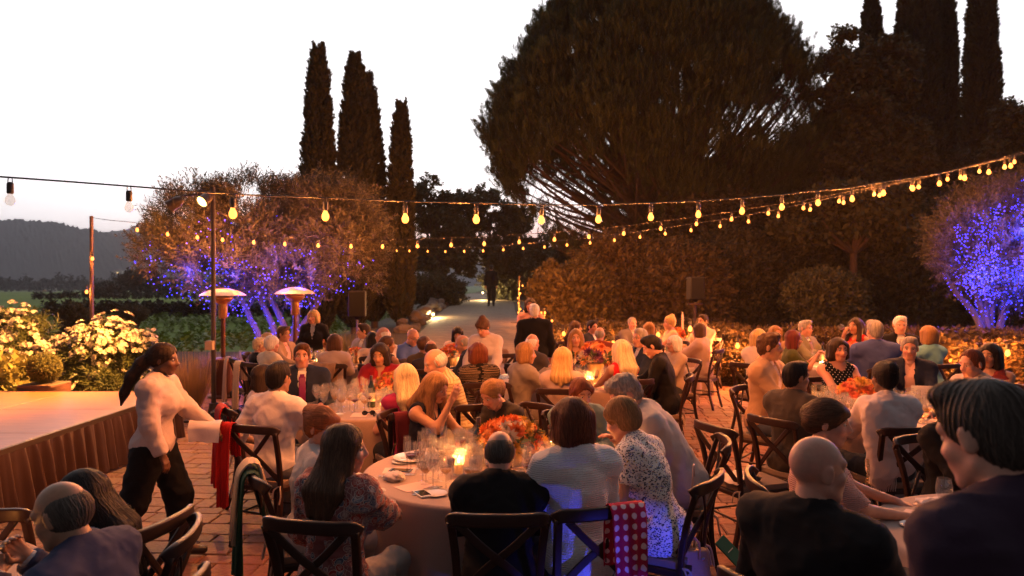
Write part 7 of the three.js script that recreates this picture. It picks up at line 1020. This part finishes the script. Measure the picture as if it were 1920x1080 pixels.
onBack('glasses at the front table', 0.06, 'jacket', 'dark green jacket hung on the chair back left of the kimono', 'jacket', 0.30, [0.012, 0.045, 0.026], 0.62);
drape('shawl', 'beige cloth with a dark edge over the green jacket', 'shawl', [[-0.25, 0.75], [-0.27, 0.86], [-0.300, 0.955], [-0.34, 0.965], [-0.39, 0.91], [-0.405, 0.8], [-0.415, 0.52]], 0.15, cloth([0.50, 0.36, 0.24]), [seats.find((q) => q.who.includes('glasses at the front')).x + 0.02, 0, seats.find((q) => q.who.includes('glasses at the front')).z - 0.10], seats.find((q) => q.who.includes('glasses at the front')).yaw);
onBack('pale pink top beside', -0.02, 'jacket', 'bright red jacket hung on the chair behind the white shirt', 'jacket', 0.24, [0.36, 0.010, 0.010], 0.66);
onBack('rolled sleeves', 0.16, 'jacket', 'red cloth hanging beside the white shirted back', 'jacket', 0.10, [0.36, 0.010, 0.010], 0.60);
onBack('cream cardigan at left', 0.16, 'shawl', 'cream shawl hanging off the chair of the cream cardigan', 'shawl', 0.14, [0.55, 0.42, 0.3], 0.62);
onBack('outer left of the far', 0.12, 'shawl', 'pale shawl hanging off the outermost far left chair', 'shawl', 0.14, [0.58, 0.42, 0.34], 0.62);
onBack('magenta top', 0.0, 'jacket', 'dark wine jacket over the chair of the magenta top', 'jacket', 0.40, [0.10, 0.012, 0.02], 0.55);
onBack('front of the far left table', 0.05, 'jacket', 'tan jacket hung low on the far left front chair', 'jacket', 0.34, [0.34, 0.20, 0.12], 0.2);
{
  const hb = (x, y, z, s, label, c, yaw) => { const t = thing('handbag', label, 'handbag', [x, y, z], yaw); part('body', (() => { const g = new RoundedBoxGeometry(0.25 * s, 0.19 * s, 0.10 * s, 4, 0.012), p = g.attributes.position; for (let i = 0; i < p.count; i++) { const f = p.getY(i) / (0.19 * s) + 0.5; p.setX(i, p.getX(i) * lerp(1.08, 0.94, f)); p.setZ(i, p.getZ(i) * lerp(1.15, 0.6, f)); } g.computeVertexNormals(); return place(g, [0, 0.095 * s, 0]); })(), std(c, 0.5, { bumpMap: grainBump, bumpScale: 0.003 }), t); for (const q of [1, -1]) part('handle', tube([[-0.06 * s, 0.15 * s, q * 0.046 * s], [-0.055 * s, 0.24 * s, q * 0.04 * s], [0, 0.285 * s, q * 0.03 * s], [0.055 * s, 0.24 * s, q * 0.04 * s], [0.06 * s, 0.15 * s, q * 0.046 * s]], 0.006 * s, 20, 7), std(c, 0.45), t); part('clasp', box(0.02 * s, 0.014 * s, 0.006, [0.08 * s, 0.15 * s, 0.045 * s], undefined, 0.002), steel, t); return t; };
  hb(X(1288, 3.85), 0.34, -3.85, 0.95, 'small tan handbag hanging by a strap from the chair at right', [0.42, 0.20, 0.11], 0.1);
  const st = thing('bag_strap', 'long pink strap of the tan handbag over the chair rail', 'strap'); part('strap', tube([[X(1288, 3.85), 0.60, -3.85], [X(1296, 3.92), 0.75, -3.92], [X(1300, 3.98), 0.88, -3.98], [X(1301, 4.04), 0.93, -4.03], [X(1301, 4.1), 0.85, -4.09]], 0.006, 20, 6), std([0.45, 0.25, 0.2], 0.5), st);
  hb(X(556, 3.4), 0.0, -3.4, 1.2, 'brown leather bag on the bricks under the green jacket', [0.16, 0.06, 0.03], 0.3);
  const bk = thing('booklet', 'dark green booklet leaning on the leg of the empty chair', 'booklet', [X(1374, 4.9), 0.012, -4.95], 0.4); part('cover', box(0.11, 0.20, 0.012, [0, 0.09, 0], [-0.75, 0, 0.45], 0.002), std([0.012, 0.10, 0.055], 0.5), bk); part('print', box(0.06, 0.006, 0.001, [0.0, 0.0955, 0.0055], [-0.75, 0, 0.45], 0.0004), std([0.5, 0.55, 0.5], 0.7), bk);
  const pu = thing('clutch_bag', 'open pale clutch bag lying on the empty chair', 'handbag', [X(1392, 5.2), 0.505, -5.25], 0.6); const pg = new THREE.PlaneGeometry(0.30, 0.20, 24, 12), pp = pg.attributes.position; for (let i = 0; i < pp.count; i++) { const x = pp.getX(i), y = pp.getY(i); pp.setXYZ(i, x, 0.05 - Math.abs(Math.abs(x) - 0.07) * 0.5 + 0.01 * noise(x * 20, y * 20, 1), y); } pg.computeVertexNormals(); part('flap', pg, phys([0.50, 0.34, 0.24], 0.4, { side: THREE.DoubleSide }), pu); part('lining', box(0.27, 0.02, 0.17, [0, 0.008, 0], undefined, 0.008), std([0.06, 0.04, 0.035], 0.8), pu);
  const ch = thing('chain_strap', 'chain of a handbag hanging down behind the pale pink shawl', 'chain'); const links = []; for (let i = 0; i < 26; i++) links.push(place(new THREE.TorusGeometry(0.010, 0.003, 5, 10), [X(1630, 4.95) + 0.008 * Math.sin(i * 0.4), 0.72 - i * 0.017, -4.97], [0, i % 2 ? 1.57 : 0, 0])); part('links', merge(links), std([0.5, 0.33, 0.15], 0.3, { metalness: 1 }), ch);
  // fringe at the hanging end of the pale pink shawl
  const s = seats.find((q) => q.who.includes('pale pink shawl')).o.info, fr = []; for (let i = 0; i < 22; i++) { const p = V(0.09 + i * 0.009, -0.40, -0.20).applyQuaternion(s.q2).add(s.chest); fr.push(tube([p, p.clone().add(V(0.004 * Math.sin(i), -0.05, -0.004)), p.clone().add(V(0.006 * Math.cos(i * 3), -0.10, 0))], 0.0028, 4, 4)); } part('fringe', merge(fr), cloth([0.60, 0.47, 0.44]), s.t);
}
// a low blue uplight standing on the bricks just below the view, which tints the backs of the nearest chairs
{
  const t = thing('blue_uplight', 'small blue floor lamp on the bricks below the view', 'floor lamp', [1.25, 0, -1.85]); part('housing', lathe([[0.0005, 0], [0.07, 0], [0.075, 0.02], [0.07, 0.09], [0.062, 0.09], [0.0005, 0.085]], 20), std([0.02, 0.02, 0.022], 0.5), t); part('lens_light', cyl(0.058, 0.058, 0.004, [0, 0.0885, 0], undefined, 20), glowing([0.03, 0.05, 1], 6), t);
  const s = new THREE.SpotLight(col(0.05, 0.07, 1), 30, 0, R(21), 0.9); s.position.set(0, 0.12, -0.02); s.target.position.set(-0.72, 0.42, -1.8); s.castShadow = true; s.shadow.radius = 3; t.add(s, s.target);
}
// say of each glass whom it stands before
for (const { g, x, z, what, nm } of glasses) {
  let best = null, e = 9; for (const s of seats) { const u = Math.hypot(s.x - x, s.z - z); if (u < e) { e = u; best = s; } }
  const who = best && e < 1.3 ? best.who.replace(/^person (in (a |an )?|with )?/, '').replace(/ (seen from|at the|facing the|on the chair|turned away|turning|leaning).*$/, '').split(' ').slice(0, 4).join(' ') : '';
  const short = nm.replace(' by the hedge', '').replace('table behind the tray carrier', 'back table'); g.userData.label = (what + ', ' + short + (who ? ', before the ' + who.replace(/ (and|with|in|a|of|the)$/, '') : '')).split(' ').slice(0, 16).join(' ');
}
renderer.render(scene, camera);
